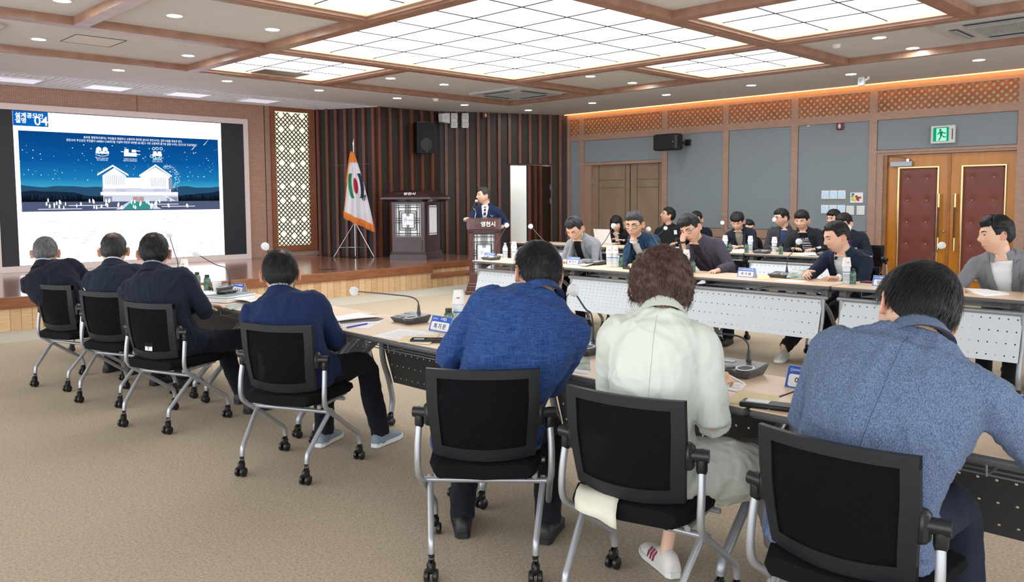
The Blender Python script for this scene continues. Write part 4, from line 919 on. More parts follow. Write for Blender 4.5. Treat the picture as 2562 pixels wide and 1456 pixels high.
# floor podium
c0 = Vector((8.66, 9.66, 0)); c1 = Vector((9.0, 9.32, 0)); ux = (c1-c0).normalized(); yaw = math.atan2(ux.y, ux.x)
P_ = thing('podium', 'dark wooden podium on the floor with white latticed front where the speaker stands', 'podium', (c0+c1)/2, yaw)
m = MB(); m.bbox(-.30, .30, -.04, .42, 0, .06, .01); m.bbox(-.275, .275, -.02, .40, .06, .14, .01); m.bbox(-.255, .255, -.005, .38, .14, .18, .01); m.build('plinth', M_rose2, P_)
m = MB(); [m.bbox(*b, .006) for b in [(-.235, .235, 0, .36, .18, .34), (-.235, -.165, 0, .36, .34, 1.0), (.165, .235, 0, .36, .34, 1.0), (-.235, .235, 0, .36, .96, 1.03), (-.2, .2, .04, .36, .3, 1.0)]]
m.build('body', M_rose2, P_)
MB().box(-.17, .17, .02, .04, .34, .97).build('lantern_sheet', M_lant, P_)
m = MB(); fret(m, -.165, .165, .345, .965, Matrix.Translation((0, .012, 0)), .009); m.build('fretwork', M_blackwood, P_)
MB().box(-.085, .085, .0, .004, .575, .735).build('logo_plate', M_lant, P_)
star(P_, frame((1, 0, 0), (0, 0, 1), (0, -1, 0), (-.035, -.002, .665)), .032); text('별빛영천', .023, mat('logo rose', (170, 60, 90), .5), P_, frame((1, 0, 0), (0, 0, 1), (0, -1, 0), (.04, -.002, .65)))
m = MB(); n = 12
rg = []
for z in (1.03, 1.185): rg.append([(-.27+.54*k/n, -.03-.06*(1-((k/n-.5)*2)**2), z+(.015*(1-((k/n-.5)*2)**2) if z > 1.1 else 0)) for k in range(n+1)]+[(.27, .36, z+.02), (-.27, .36, z+.02)])
m.loft(rg); m.build('reading_top', M_rose2, P_)
text('영천시', .085, WHT, P_, frame((1, 0, 0), (0, 0, 1), (0, -1, 0), (.07, -.092, 1.105)), bold=.002); swoosh(P_, frame((1, 0, 0), (0, 0, 1), (0, -1, 0), (-.1, -.091, 1.105)), .042)
# stage lectern
c0 = Vector((9.22, 12.40, SZ)); c1 = Vector((9.58, 11.90, SZ)); ux = (c1-c0).normalized(); yaw = math.atan2(ux.y, ux.x)
Q_ = thing('lectern', 'large dark rosewood lectern on the stage with latticed white windows and a flared roof top', 'lectern', (c0+c1)/2, yaw)
hexa = lambda s, b=0: [(-.32*s-b, -b), (.32*s+b, -b), (.46*s+b, .62*s+b), (-.46*s-b, .62*s+b)]
def ring(s, b, z, yo=.0): return [(x, y+yo, z) for x, y in hexa(s, b)]
m = MB(); m.loft([ring(1, .03, 0), ring(1, .03, .09)]); m.loft([ring(1, .015, .09), ring(1, .005, .14)]); m.build('plinth', M_rose, Q_)
m = MB(); m.loft([ring(.97, 0, .14, .01), ring(.97, 0, 1.06, .01)]); m.build('body', M_rose, Q_)
MB().box(-.235, .235, .0, .012, .42, 1.02).build('front_window', M_lant, Q_)
m = MB(); fret(m, -.23, .23, .425, 1.015, Matrix.Translation((0, .004, 0)), .011); m.build('front_fretwork', M_blackwood, Q_)
MB().box(-.11, .11, -.006, -.001, .635, .805).build('logo_plate', M_lant, Q_); star(Q_, frame((1, 0, 0), (0, 0, 1), (0, -1, 0), (-.045, -.0075, .735)), .038); text('별빛영천', .027, mat('logo rose', (170, 60, 90), .5), Q_, frame((1, 0, 0), (0, 0, 1), (0, -1, 0), (.05, -.0075, .72)))
m = MB(); m.box(-.26, .26, -.006, .01, .16, .36); m.build('lower_panel', M_rose, Q_)
e0, e1 = Vector((.3104, .01, 0)), Vector((.4462, .611, 0)); uu = (e1-e0).normalized(); Ms = frame(uu, Vector((-uu.y, uu.x, 0))*1.0, (0, 0, 1), e0)
MB().box(.14, .47, -.012, .0, .44, 1.0, Ms @ Matrix.Scale(1, 4)).build('side_window', M_lant, Q_)
m = MB(); [m.box(a, b, -.02, -.01, c_, d, Ms) for a, b, c_, d in [(.13, .48, .43, .445), (.13, .48, .47, .48), (.13, .48, .96, .97), (.13, .48, .995, 1.01), (.13, .145, .43, 1.01), (.465, .48, .43, 1.01)]]; m.build('side_fretwork', M_blackwood, Q_)
m = MB(); m.loft([ring(1.0, .06, 1.06), ring(1.0, .15, 1.11), ring(1.0, .15, 1.145), ring(.95, .02, 1.24, .02), ring(.82, -.02, 1.275, .06)]); m.build('roof_top', M_rose, Q_)
Mr = frame((1, 0, 0), Vector((0, .135, .1)).normalized(), Vector((0, -.1, .135)).normalized(), (0, -.075, 1.196))
text('영천시', .085, WHT, Q_, Mr @ Matrix.Translation((.06, 0, .012)), bold=.002); swoosh(Q_, Mr @ Matrix.Translation((-.13, 0, .012)), .042)
# flag
fp = Vector((9.12, 13.45, SZ)); Fg = thing('flag_stand', 'silver tripod flag stand on the stage', 'flag stand', fp)
m = MB(); m.tube([(0, 0, .02), (0, 0, 2.13)], .012, 12); m.build('pole', M_chrome, Fg, True)
m = MB(); m.lathe([(.001, 2.28), (.012, 2.22), (.02, 2.18), (.01, 2.15), (.016, 2.13), (.012, 2.12)], 12); m.build('finial', M_chrome, Fg, True)
rt = Vector((cr[0], cr[1], 0)).normalized(); fw = Vector((cw[0], cw[1], 0)).normalized()
ft = [rt*-.40-fw*.10, rt*.37-fw*.08, rt*-.02+fw*.20]
for f_ in ft: MB().tube([(0, 0, .68), tuple(f_+Vector((0, 0, .01)))], .009, 10).build('leg', M_chrome, Fg, True)
m = MB(); [m.tube([(0, 0, .19), tuple(f_*.72+Vector((0, 0, .19)))], .007, 8) for f_ in ft]; m.tube([(0, 0, 1.78), tuple(rt*-.38+Vector((0, 0, 1.76)))], .003, 6); m.tube([(0, 0, 1.78), tuple(rt*.3+Vector((0, 0, 1.79)))], .003, 6); m.build('stay', M_chrome, Fg, True)
FL = thing('flag', 'white city flag with green, red and navy emblem and orange fringe', 'flag', fp)
def flagpt(a, b):     # a 0..1 across, b 0..1 down (photo-facing cloth, gathered at the top)
    L0, R0 = -.03-.17*b**.9, .02+.37*b**.95
    wx = L0+(R0-L0)*a; z = 2.02-1.14*b-.27*a*b*b
    dep = .05*math.sin(a*9.5+b*1.2)*(.25+b)+.03*math.sin(a*19+b*3)*b
    return rt*wx+fw*(-.10-.02+dep)+Vector((0, 0, z))
nu, nv = 130, 110
vs = [flagpt(i/nu, j/nv) for j in range(nv+1) for i in range(nu+1)]; ngr = lambda a, b: b*(nu+1)+a
fl = MB(); tints = []
mi = {'w': 0, 'g': 1, 'r': 2, 'n': 3, 'o': 4}
for j in range(nv):
    for i in range(nu):
        a, b = (i+.5)/nu, (j+.5)/nv; k = 'w'
        # emblem ellipse region
        L0, R0 = -.03-.17*b**.9, .02+.37*b**.95; wx = L0+(R0-L0)*a; z = -1.14*b-.27*a*b*b
        ex, ez = (wx-.055-(-z-.65)*.10), (z+.65)
        if b < .13 or a < .03: k = 'o'
        elif abs(ez) < .235:
            out = (ex/.150)**2+(ez/.36)**2; inn = (ex/.078)**2+(ez/.27)**2
            if (ex/.036)**2+(ez/.155)**2 < 1: k = 'r'
            elif out < 1 and inn > 1: k = 'g' if ex < 0 else 'n'
        fl.mi = mi[k]; fl.add([], []); fl.f.append((ngr(i, j), ngr(i+1, j), ngr(i+1, j+1), ngr(i, j+1))); fl.m.append(mi[k])
fl.v = [tuple(v) for v in vs]
M_for = mat('flag orange', (228, 128, 22), .7, sheen=.3)
o_ = fl.build('cloth', [mat('flag white', (222, 220, 228), .7, sheen=.3), mat('flag green', (20, 124, 74), .7), mat('flag red', (170, 16, 46), .7), mat('flag navy', (22, 26, 66), .7), M_for], FL, 80); sd = o_.modifiers.new('s', 'SOLIDIFY'); sd.thickness = .003
fr_ = MB(); r_ = random.Random(4)
for k in range(150):
    a = k/149; p = flagpt(a, 1.0); q = p+Vector((r_.gauss(0, .006), r_.gauss(0, .006), -.125+r_.gauss(0, .008))); fr_.tube([tuple(p+Vector((0, 0, .01))), tuple((p+q)/2+fw*r_.gauss(0, .004)), tuple(q)], [.005, .005, .0035], 5)
for k in range(60):
    b = .5+.5*k/59; p = flagpt(1.0, b); q = p+rt*.02+Vector((r_.gauss(0, .003), 0, -.12)); 
    if b > .93: fr_.tube([tuple(p), tuple(q)], .005, 5)
for k in range(40):
    b = k/39*.42; p = flagpt(0, b); q = p-rt*.03+Vector((0, 0, -.12)); fr_.tube([tuple(p), tuple(q)], .005, 5)
for k in range(26):
    a = k/25; p = flagpt(a, .02)-fw*.02; q = flagpt(a, .17)-fw*(.03+r_.random()*.012); fr_.tube([tuple(p), tuple(q)], .007, 5)
fo_ = fr_.build('fringe', M_for, FL); fo_['kind'] = 'stuff'
pt = flagpt(.82, .68)-fw*.03; text('영', .13, mat('flag letter', (30, 30, 34), .6), FL, frame(tuple(rt*.75+fw*-.3), (.1, 0, .98), tuple(-fw), tuple(pt)), bold=.003)
pt = flagpt(.90, .57)-fw*.03; text('천', .07, mat('flag letter', (30, 30, 34), .6), FL, frame(tuple(rt*.4+fw*-.3), (.1, 0, .98), tuple(-fw), tuple(pt)), bold=.002)
# ================================================================== PEOPLE
M_skin = mat('skin', (228, 184, 157), .52, attr=True, bump=(90, .08), noise=(7, .05)); M_skin.node_tree.nodes['Principled BSDF'].inputs['Subsurface Weight'].default_value = .06
M_skin.node_tree.nodes['Principled BSDF'].inputs['Subsurface Radius'].default_value = (.01, .004, .002)
M_iris = mat('iris', (32, 22, 18), .2); M_eye = mat('eye white', (222, 216, 210), .25); M_glassf = mat('spectacle frame', (24, 22, 24), .3); M_gold2 = mat('thin metal frame', (120, 110, 105), .3, metal=.8)
def npv(a): return np.array(tuple(a), float)
def unit(a): return a/(np.linalg.norm(a)+1e-12)
def rotz(v, a): c, s = math.cos(a), math.sin(a); return np.array([v[0]*c-v[1]*s, v[0]*s+v[1]*c, v[2]])
def sring(c, rx, ry, ux_, uy_, e=2.3, n=28):
    out = []
    for t in np.linspace(0, 2*math.pi, n, endpoint=False):
        ct, st = math.cos(t), math.sin(t); k = (abs(ct)**e+abs(st)**e)**(-1/e)
        out.append(tuple(c+ux_*(rx*ct*k)+uy_*(ry*st*k)))
    return out
def remesh(mb, voxel, smooth=3, fac=.5):
    me = bpy.data.meshes.new('tmp'); me.from_pydata(mb.v, [], mb.f); me.update()
    bm = bmesh.new(); bm.from_mesh(me); bmesh.ops.recalc_face_normals(bm, faces=bm.faces); bm.to_mesh(me); bm.free()
    o = bpy.data.objects.new('tmp', me); COL.objects.link(o)
    m = o.modifiers.new('r', 'REMESH'); m.mode = 'VOXEL'; m.voxel_size = voxel; m.adaptivity = 0
    if smooth: q = o.modifiers.new('s', 'SMOOTH'); q.factor = fac; q.iterations = smooth
    dg = bpy.context.evaluated_depsgraph_get(); out = bpy.data.meshes.new_from_object(o.evaluated_get(dg))
    bpy.data.objects.remove(o); bpy.data.meshes.remove(me)
    out.polygons.foreach_set('use_smooth', [True]*len(out.polygons)); return out
def vco(me): a = np.empty(len(me.vertices)*3); me.vertices.foreach_get('co', a); return a.reshape(-1, 3)
def vno(me): a = np.empty(len(me.vertices)*3); me.vertices.foreach_get('normal', a); return a.reshape(-1, 3)
def setco(me, a): me.vertices.foreach_set('co', a.ravel()); me.update()
def wrinkle(me, amp, seed, sc=1.0, zs=.6):
    rs = np.random.RandomState(seed); P = vco(me)*np.array([1, 1, zs])*sc; N_ = vno(me)
    W = P+.035*np.stack([np.sin(P@rs.normal(0, 14, 3)+rs.uniform(0, 6)) for _ in range(3)], -1)
    h = np.zeros(len(P))
    for k in range(9):
        v = rs.normal(0, 1, 3); v = v/np.linalg.norm(v)*rs.uniform(22, 75); s = np.sin(W@v+rs.uniform(0, 6.28)); h += (1-np.abs(s))**2*22/np.linalg.norm(v)*rs.choice((1, 1, -.6))
    h = (h-h.mean())/(h.std()+1e-9)
    setco(me, vco(me)+N_*(np.clip(h, -1.6, 2.2)*amp)[:, None])
def ik(a, b, l1, l2, pole):
    a, b = npv(a), npv(b); d = b-a; L = np.linalg.norm(d); L = min(L, (l1+l2)*.995); u = unit(d); x = (l1*l1-l2*l2+L*L)/(2*L); h = math.sqrt(max(1e-6, l1*l1-x*x))
    p = npv(pole); p = unit(p-u*(p@u)); return a+u*x+p*h, a+u*L
# ---- head shape in head space: x right, y front, z up, origin between the ears at eye height
HS = 1.12
def headpt(az, el):
    """az 0 = front, grows to the right; el elevation"""
    ce, se = math.cos(el), math.sin(el); dx, dy = math.sin(az), math.cos(az)
    e = 2.25; k = (abs(dx*ce)**e+abs(dy*ce)**e+abs(se)**e)**(-1/e)
    x, y, z = .0755*dx*ce*k, .094*dy*ce*k, .118*se*k
    if z < 0: z *= 1.0
    if z < -.015:
        t = min(1, (-z-.015)/.10); x *= 1-.36*t**1.5
        if y < 0: y *= 1-.55*t
        else: y *= 1-.10*t
    if z > .03 and y > 0: y *= 1-.10*((z-.03)/.09)
    if y < 0 and z > -.03: y *= 1.03; 
    if y > .03:
        f = min(1, (y-.03)/.04)
        g = lambda u, v, su, sv: math.exp(-((x-u)/su)**2-((z-v)/sv)**2)
        d = .009*g(0, .004, .010, .02)+.021*g(0, -.024, .0125, .014)+.006*g(0, -.012, .012, .02)
        d += .005*g(0, .030, .045, .012)-.011*(g(.030, .006, .016, .012)+g(-.030, .006, .016, .012))
        d += .004*(g(.045, -.022, .02, .018)+g(-.045, -.022, .02, .018))+.0075*g(0, -.062, .024, .006)+.008*g(0, -.073, .019, .006)-.003*g(0, -.0675, .026, .0022)
        d += .009*g(0, -.102, .022, .016)-.004*g(0, -.085, .02, .006)+.004*(g(.011, -.03, .006, .006)+g(-.011, -.03, .006, .006))
        y += d*f
    return np.array([x, y, z])*HS
def head_grid(nu=72, nv=48, f=headpt):
    return [[f(2*math.pi*i/nu, el) for i in range(nu)] for el in np.linspace(-math.pi/2+.03, math.pi/2-.03, nv)]
def basis(yaw, pitch, roll):
    """head matrix: world heading yaw (deg, 0 = +x), pitch up positive, roll clockwise positive"""
    a = R(yaw); f = np.array([math.cos(a)*math.cos(R(pitch)), math.sin(a)*math.cos(R(pitch)), math.sin(R(pitch))]); r = np.array([math.sin(a), -math.cos(a), 0.]); u = np.cross(r, f)
    c, s = math.cos(R(roll)), math.sin(R(roll)); r2 = r*c-u*s; u2 = r*s+u*c
    return r2, f, u2
def add_hand(mb, wrist, d, pn, side, curl=25, spread=1.0, sc=1.0, thumb=40, fl=None):
    """hand from the wrist along d, palm facing pn; side +1 right hand"""
    d = unit(npv(d)); pn = unit(npv(pn)-d*(npv(pn)@d)); x = np.cross(d, pn)*side    # x points to the thumb side
    W = npv(wrist); k = sc
    rg = []
    for t, w, th in ((-.01, .026, .02), (.02, .031, .017), (.05, .039, .015), (.085, .041, .0135), (.1, .036, .010)):
        rg.append(sring(W+d*t*k, w*k, th*k, x, pn, 2.6, 16))
    mb.loft(rg)
    L = (.078, .088, .081, .064); cs = fl or (curl,)*4
    for i in range(4):
        off = (.030-.0205*i); b = W+d*(.094-.004*abs(i-1.2))*k+x*off*k*spread; a = 0; p = b.copy(); pts = [b-d*.02*k, b]
        fd = unit(d+x*(.10-.07*i)*spread)
        for s_, (fr_, am) in enumerate(((.45, .55), (.30, 1.0), (.25, .7))):
            a += R(cs[i])*am; p = p+(fd*math.cos(a)+pn*math.sin(a))*L[i]*fr_*k; pts.append(p.copy())
        mb.tube(pts, [.0088*k, .0088*k, .0082*k, .0076*k, .0064*k], 9, round_=True)
    b = W+d*.028*k+x*.026*k; td = unit(d*math.cos(R(thumb))+x*math.sin(R(thumb))+pn*.35)
    mb.tube([b-td*.01, b+td*.03*k, b+td*.058*k+pn*.004, b+td*.083*k+d*.006+pn*.008], [.014*k, .0125*k, .0105*k, .0085*k], 10, round_=True)
def decal(bvh, org, dirv, off=.004):
    h = bvh.ray_cast(Vector(tuple(org)), Vector(tuple(dirv)), 1.0)
    if h[0] is None: return None
    n = npv(h[1]); n = n if n@npv(dirv) < 0 else -n
    return npv(h[0])+n*off
def cloth(name, kind='plain', rgb=(30, 38, 58), rgb2=None):
    if name in MATS: return MATS[name]
    if kind == 'plain': return mat(name, tuple(v*(.86 if sum(rgb) < 240 else 1) for v in rgb), .88, bump=(260, .12), sheen=.04, spec=.25, noise=(5, .06))
    m = mat(name, rgb, .9, sheen=.05, spec=.25, bump=(300, .15)); N = m.node_tree.nodes; Lk = m.node_tree.links; b = N['Principled BSDF']
    tc = N.new('ShaderNodeTexCoord'); cols = []
    sets = ((300, 300, 18), (25, 25, 300)) if kind == 'cross' else ((260, 260, 900), (420, 420, 170))
    prev = None
    for k, sc in enumerate(sets):
        mp = N.new('ShaderNodeMapping'); mp.inputs['Scale'].default_value = sc; n = N.new('ShaderNodeTexNoise'); n.inputs['Scale'].default_value = 1 if kind == 'cross' else .9; n.inputs['Detail'].default_value = 3
        Lk.new(tc.outputs['Object'], mp.inputs[0]); Lk.new(mp.outputs[0], n.inputs['Vector'])
        if prev is None: prev = n.outputs['Fac']
        else:
            a = N.new('ShaderNodeMath'); a.operation = 'ADD'; Lk.new(prev, a.inputs[0]); Lk.new(n.outputs['Fac'], a.inputs[1]); prev = a.outputs[0]
    mr = N.new('ShaderNodeMapRange'); mr.inputs[1].default_value = .8; mr.inputs[2].default_value = 1.2; Lk.new(prev, mr.inputs[0])
    mx = N.new('ShaderNodeMix'); mx.data_type = 'RGBA'; mx.inputs[6].default_value = (*lin(rgb2), 1); mx.inputs[7].default_value = (*lin(rgb), 1); Lk.new(mr.outputs[0], mx.inputs[0]); Lk.new(mx.outputs[2], b.inputs['Base Color'])
    return m
def hairmat(rgb):
    nm = 'hair %d %d %d' % rgb
    if nm in MATS: return MATS[nm]
    m = mat(nm, rgb, .55, spec=.35, noise=(60, .25), scale=(1, 1, .25), attr=True); return m

def person(label, hip, torso_yaw, headc, look, jacket, hip_yaw=None, hair=None, hands=None, legs=None, shirt=None, trousers=None, shoe=(30, 30, 32), front=None, tie=None,
           glasses=None, voxel=.005, jv=.009, wid=1.0, seed=1, skin=(1, 1, 1), bulk=1.0, stand=False, arms=None, hipz=.555, extras=None, collar=True, eyes='open', strands=0, hands_on=True, tag_=None, skirt=True, shirtcollar=None, hs=1.0, thumb=40, sleeve_w=1.0, ankle=None, mouth=(190, 110, 100), nk=0, skw=1.0, drape=0):
    """hip = (x, y); headc = world head centre; torso_yaw = way the shoulders face (deg); everything in world space, then made relative to the root on the floor"""
    hy = torso_yaw if hip_yaw is None else hip_yaw
    root = thing('person', label, 'person', (hip[0], hip[1], 0)); O = np.array([hip[0], hip[1], 0.])
    rel = lambda p: npv(p)-O
    fh = np.array([math.cos(R(hy)), math.sin(R(hy)), 0]); rh = np.array([fh[1], -fh[0], 0])
    ft = np.array([math.cos(R(torso_yaw)), math.sin(R(torso_yaw)), 0]); rt_ = np.array([ft[1], -ft[0], 0])
    hr, hf, hu = basis(*look); H = rel(headc)
    P0 = np.array([0, 0, hipz]); nb = H-hu*(.066 if front is False else .092)*HS*hs-hf*.042-np.array([0, 0, .034+nk])      # base of the neck
    nb = nb-ft*.01
    Z = np.array([0, 0, 1.])
    spine = bez([P0-Z*.0, P0+(nb-P0)*.30-ft*.035*(0 if stand else 1), P0+(nb-P0)*.66-ft*.05*(0.3 if stand else 1), nb], 8)
    sp = lambda t: spine[int(round(min(1, max(0, t))*(len(spine)-1)))]
    up = [unit(spine[min(i+1, len(spine)-1)]-spine[max(i-1, 0)]) for i in range(len(spine))]
    def ax(t):
        i = int(round(min(1, max(0, t))*(len(spine)-1))); u = up[i]; k = min(1, max(0, (t-.1)/.5)); r = unit(rh*(1-k)+rt_*k); r = unit(r-u*(r@u)); f = np.cross(u, r); return r, f, u
    w = wid*.97
    prof = [(0, .185, .135), (.15, .172, .125), (.3, .165, .118), (.45, .172, .12), (.6, .186, .122), (.74, .194, .120), (.86, .184, .108), (.93, .150, .090), (.985, .092, .076)]
    # joints
    sr, sf, su = ax(.88); shc = sp(.88)-sf*.005
    SH = {1: shc+sr*.166*w-su*.034, -1: shc-sr*.166*w-su*.034}
    UA, FA = .285, .25
    AR = {}
    for s in (1, -1):
        hd = hands[0 if s == -1 else 1] if hands else None
        if hd is None: tgt = SH[s]+(-Z*.22+ft*.30-sr*s*.05); pole = sr*s*.5-Z-ft*.2; pn = -Z; cu_ = 25
        else: tgt = rel(hd[0]); pole = npv(hd[1]) if hd[1] is not None else sr*s*.6-Z*.8-ft*.3; pn = hd[2]; cu_ = hd[3]
        e_, wr = ik(SH[s], tgt, UA, FA, pole); AR[s] = (e_, wr, pn, cu_, hd)
    # legs
    LG = {}
    lg = legs or {}
    for s in (1, -1):
        hp = P0+rh*s*.095*w-Z*.02
        if stand: kn, an = hp+np.array([0, 0, -.42])+fh*.03, hp*np.array([1, 1, 0])+Z*.09
        else:
            ank = lg.get(s); ank = rel((*ank, .10)) if ank is not None else P0*np.array([1, 1, 0])+fh*.42+rh*s*.13+Z*.10
            kn, an = ik(hp, ank, .44, .41, Z*.8+fh*.6)
        LG[s] = (hp, kn, an)
    # ---- body: one continuous skin surface
    b = MB(); rings = []
    for el in np.linspace(-math.pi/2+.03, math.pi/2-.03, 44):
        rings.append([tuple(H+hr*p[0]*hs+hf*p[1]*hs+hu*p[2]*hs) for p in (headpt(2*math.pi*i/64, el) for i in range(64))])
    b.loft(rings)
    for s in (1, -1):      # ears
        c = H+(hr*s*.0815-hf*.008-hu*.004)*HS*hs; oa = unit(hr*s*.75-hf); xa = np.cross(oa, hu)
        rim = [c+hu*(.031*math.cos(t))*HS+oa*(.0185*math.sin(t)+.002*math.cos(t))*HS+hr*s*(.006+.006*math.cos(t)**2+.004*math.sin(t)) for t in np.linspace(-.5, math.pi+.75, 13)]
        b.tube(rim, .0042, 7, round_=True); na_ = np.cross(hu, oa)*(1 if np.dot(np.cross(hu, oa), hr*s) > 0 else -1); b.loft([sring(c+na_*(q_+.004)+hu*-.002-hf*0, .030*k_*HS, .0185*k_*HS, hu, oa, 2, 14) for q_, k_ in ((-.006, .5), (-.004, .95), (.001, 1.0), (.004, .9), (.0045, .4))]); b.ball(tuple(c-hu*.026+hr*s*.004), .007, 8)
    nk0 = H-hu*.045*HS-hf*.02; b.tube(bez([nk0, nk0*.5+nb*.5-hf*.004, nb+Z*.0, nb-Z*.05], 4), [.058*(1 if wid > .93 else .86)]*4+[.060*(1 if wid > .93 else .86)]*4+[.062, .066, .072, .078, .084], 20)
    tr_ = []
    for t, rx, ry in prof: r, f, u = ax(t); tr_.append(sring(sp(t), rx*w*.80, ry*.78, r, f, 2.3, 20))
    b.loft(tr_)
    for s in (1, -1):
        e_, wr, pn, cu_, hd = AR[s]; b.tube(bez([SH[s]-sr*s*.05, SH[s]*.6+e_*.4, e_*.92+SH[s]*.08, e_*.92+wr*.08, e_*.4+wr*.6, wr], 4), bezr([.040, .034, .029, .028, .029, .025], 4), 14)
        if hands_on: add_hand(b, wr, unit((wr-e_)*np.array([1, 1, .25])) if (hd is None or len(hd) < 5) else hd[4], pn, s, cu_ if not isinstance(cu_, (tuple, list)) else 30, sc=.98 if wid > .93 else .88, fl=cu_ if isinstance(cu_, (tuple, list)) else None, thumb=thumb)
        hp, kn, an = LG[s]; b.tube(bez([hp, kn, an, an-Z*.05], 5), bezr([.055, .036, .026, .026], 5), 14)
    me = remesh(b, voxel, 2, .4)
    # colour details
    P = vco(me); q = (P-H)@np.stack([hr, hf, hu], 1)/(HS*hs); tint = np.ones((len(P), 4)); tint[:, :3] = skin
    g = lambda u, v, a_, b_: np.exp(-((q[:, 0]-u)/a_)**2-((q[:, 2]-v)/b_)**2)*(q[:, 1] > .05)
    lip = np.clip(g(0, -.0675, .021, .0075)*1.6, 0, 1)[:, None]; tint[:, :3] = tint[:, :3]*(1-lip*.55)+lip*.55*np.array([.82, .42, .42])
    chk = np.clip(g(.045, -.02, .02, .02)+g(-.045, -.02, .02, .02)+g(0, -.03, .014, .012), 0, 1)[:, None]; tint[:, :3] *= 1-chk*np.array([0, .12, .14])
    ear = ((np.abs(q[:, 0]) > .077) & (np.abs(q[:, 2]) < .05))[:, None]; tint[:, :3] *= np.where(ear, np.array([1.0, .80, .78]), 1)
    jaw = np.clip(1-((q[:, 2]+.075)/.035)**2, 0, 1)*(q[:, 1] > .0)*(.10 if wid > .93 else 0); tint[:, :3] *= (1-jaw[:, None]*np.array([1, .9, .8]))
    at = me.attributes.new('tint', 'FLOAT_COLOR', 'POINT'); at.data.foreach_set('color', tint.ravel()); me.materials.append(M_skin)
    body = link('body', me, root)
    hp_ = lambda x, y, z: H+(hr*x+hf*y+hu*z)*HS*hs
    # ---- eyes, brows
    hb = BVHTree.FromPolygons([Vector(v) for v in P], [tuple(p_.vertices) for p_ in me.polygons]) if front is not False else None
    hc = hair or {}
    hm = hairmat(hc.get('rgb', (22, 20, 20)))
    if front is not False:
        for s in (1, -1):
            op = {'open': .0048, 'narrow': .0034, 'down': .0018}[eyes]
            mb = MB(); n1, n2 = 14, 5; vs = []; mi = []
            for j in range(-n2, n2+1):
                for i in range(n1+1):
                    tx = -1+2*i/n1; h_ = op*(1-tx*tx)**.6*(j/n2); zz = .0075+h_-.001*s*tx*s+(.0 if eyes != 'down' else -.003); xx = s*.0305+tx*.0145
                    pt = decal(hb, hp_(xx, .16, zz), -hf, .0012+.003*(1-tx*tx)); vs.append(tuple(pt) if pt is not None else tuple(hp_(xx, .08, zz)))
            fs = []; 
            for j in range(2*n2):
                for i in range(n1): fs.append((j*(n1+1)+i, j*(n1+1)+i+1, (j+1)*(n1+1)+i+1, (j+1)*(n1+1)+i)); mi.append(1 if (abs(-1+2*(i+.5)/n1) < .42 or eyes == 'down' or j == 2*n2-1) else 0)
            mb.add(vs, fs); mb.m = mi; mb.build('eye', [M_eye, M_iris], root, 80)
            vs = []; 
            for i in range(11):
                tx = -1+2*i/10; xx = s*(.031+tx*.0185); zc = .0275+.0035*(1-(tx-.2*1)**2)-.002*(tx > .6); th = .0032*(1.05-.5*max(0, tx))
                for sg in (1, -1):
                    pt = decal(hb, hp_(xx, .16, zc+sg*th), -hf, .0015); vs.append(tuple(pt) if pt is not None else tuple(hp_(xx, .09, zc)))
            mb = MB(); mb.add(vs, [(2*i, 2*i+2, 2*i+3, 2*i+1) for i in range(10)]); mb.build('eyebrow', mat('eyebrow', (38, 30, 27), .8), root, 80)
        mb = MB(); vs = []
        for i in range(11):
            tx = -1+2*i/10; 
            for sg in (1, -1):
                pt = decal(hb, hp_(tx*.023, .16, -.0678+.0012*tx*tx+sg*.0009*(1-tx*tx*.8)), -hf, .0008); vs.append(tuple(pt) if pt is not None else tuple(hp_(0, .08, -.06)))
        mb.add(vs, [(2*i, 2*i+2, 2*i+3, 2*i+1) for i in range(10)]); mb.build('mouth_line', mat('mouth line', (96, 50, 46), .7), root)
    if glasses:
        gm, shape, gr = glasses; mb = MB()
        for s in (1, -1):
            pts = [tuple(hp_(s*.033+(.0235 if shape == 'round' else .026)*math.cos(t)*(1 if shape == 'round' else (abs(math.cos(t))+1e-6)**-.25), .094, .004+(.0215 if shape == 'round' else .017)*math.sin(t)*(1 if shape == 'round' else (abs(math.sin(t))+1e-6)**-.25))) for t in np.linspace(0, 2*math.pi, 22)]
            mb.tube(pts, gr, 6); mb.tube([tuple(hp_(s*.059, .092, .010)), tuple(hp_(s*.078, .06, .010)), tuple(hp_(s*.0825, .0, .008)), tuple(hp_(s*.08, -.012, -.004))], gr*.9, 6)
        mb.tube([tuple(hp_(-.0095, .094, .008)), tuple(hp_(0, .1, .011)), tuple(hp_(.0095, .094, .008))], gr, 6); mb.build('eyeglasses', gm, root, True)
    # ---- hair
    fz, sz, bz_, th, sth = hc.get('front', .062), hc.get('side', .002), hc.get('back', -.055), hc.get('top', .016)+.004, hc.get('sides', .007)+.005
    wob, gray = hc.get('wob', .0025), hc.get('gray')
    def hmask(az, z, y):
        a = abs(((az+math.pi) % (2*math.pi))-math.pi)      # 0 front .. pi back
        A = a/math.pi; jg = .012*mnoise.noise(Vector((az*4, seed*2.7, 0)))+.004*math.sin(az*31+seed)
        if A < .30: ln = fz+jg
        elif A < .40: t = (A-.30)/.10; ln = fz*(1-t)+sz*t
        elif A < .52: ln = sz-.018*math.sin((A-.40)/.12*math.pi)*0
        elif A < .60: t = (A-.52)/.08; ln = sz*(1-t)+(-.03)*t if bz_ < -.03 else sz*(1-t)+bz_*t
        else: t = min(1, (A-.60)/.2); ln = -.03*(1-t)+bz_*t if bz_ < -.03 else bz_
        return ln
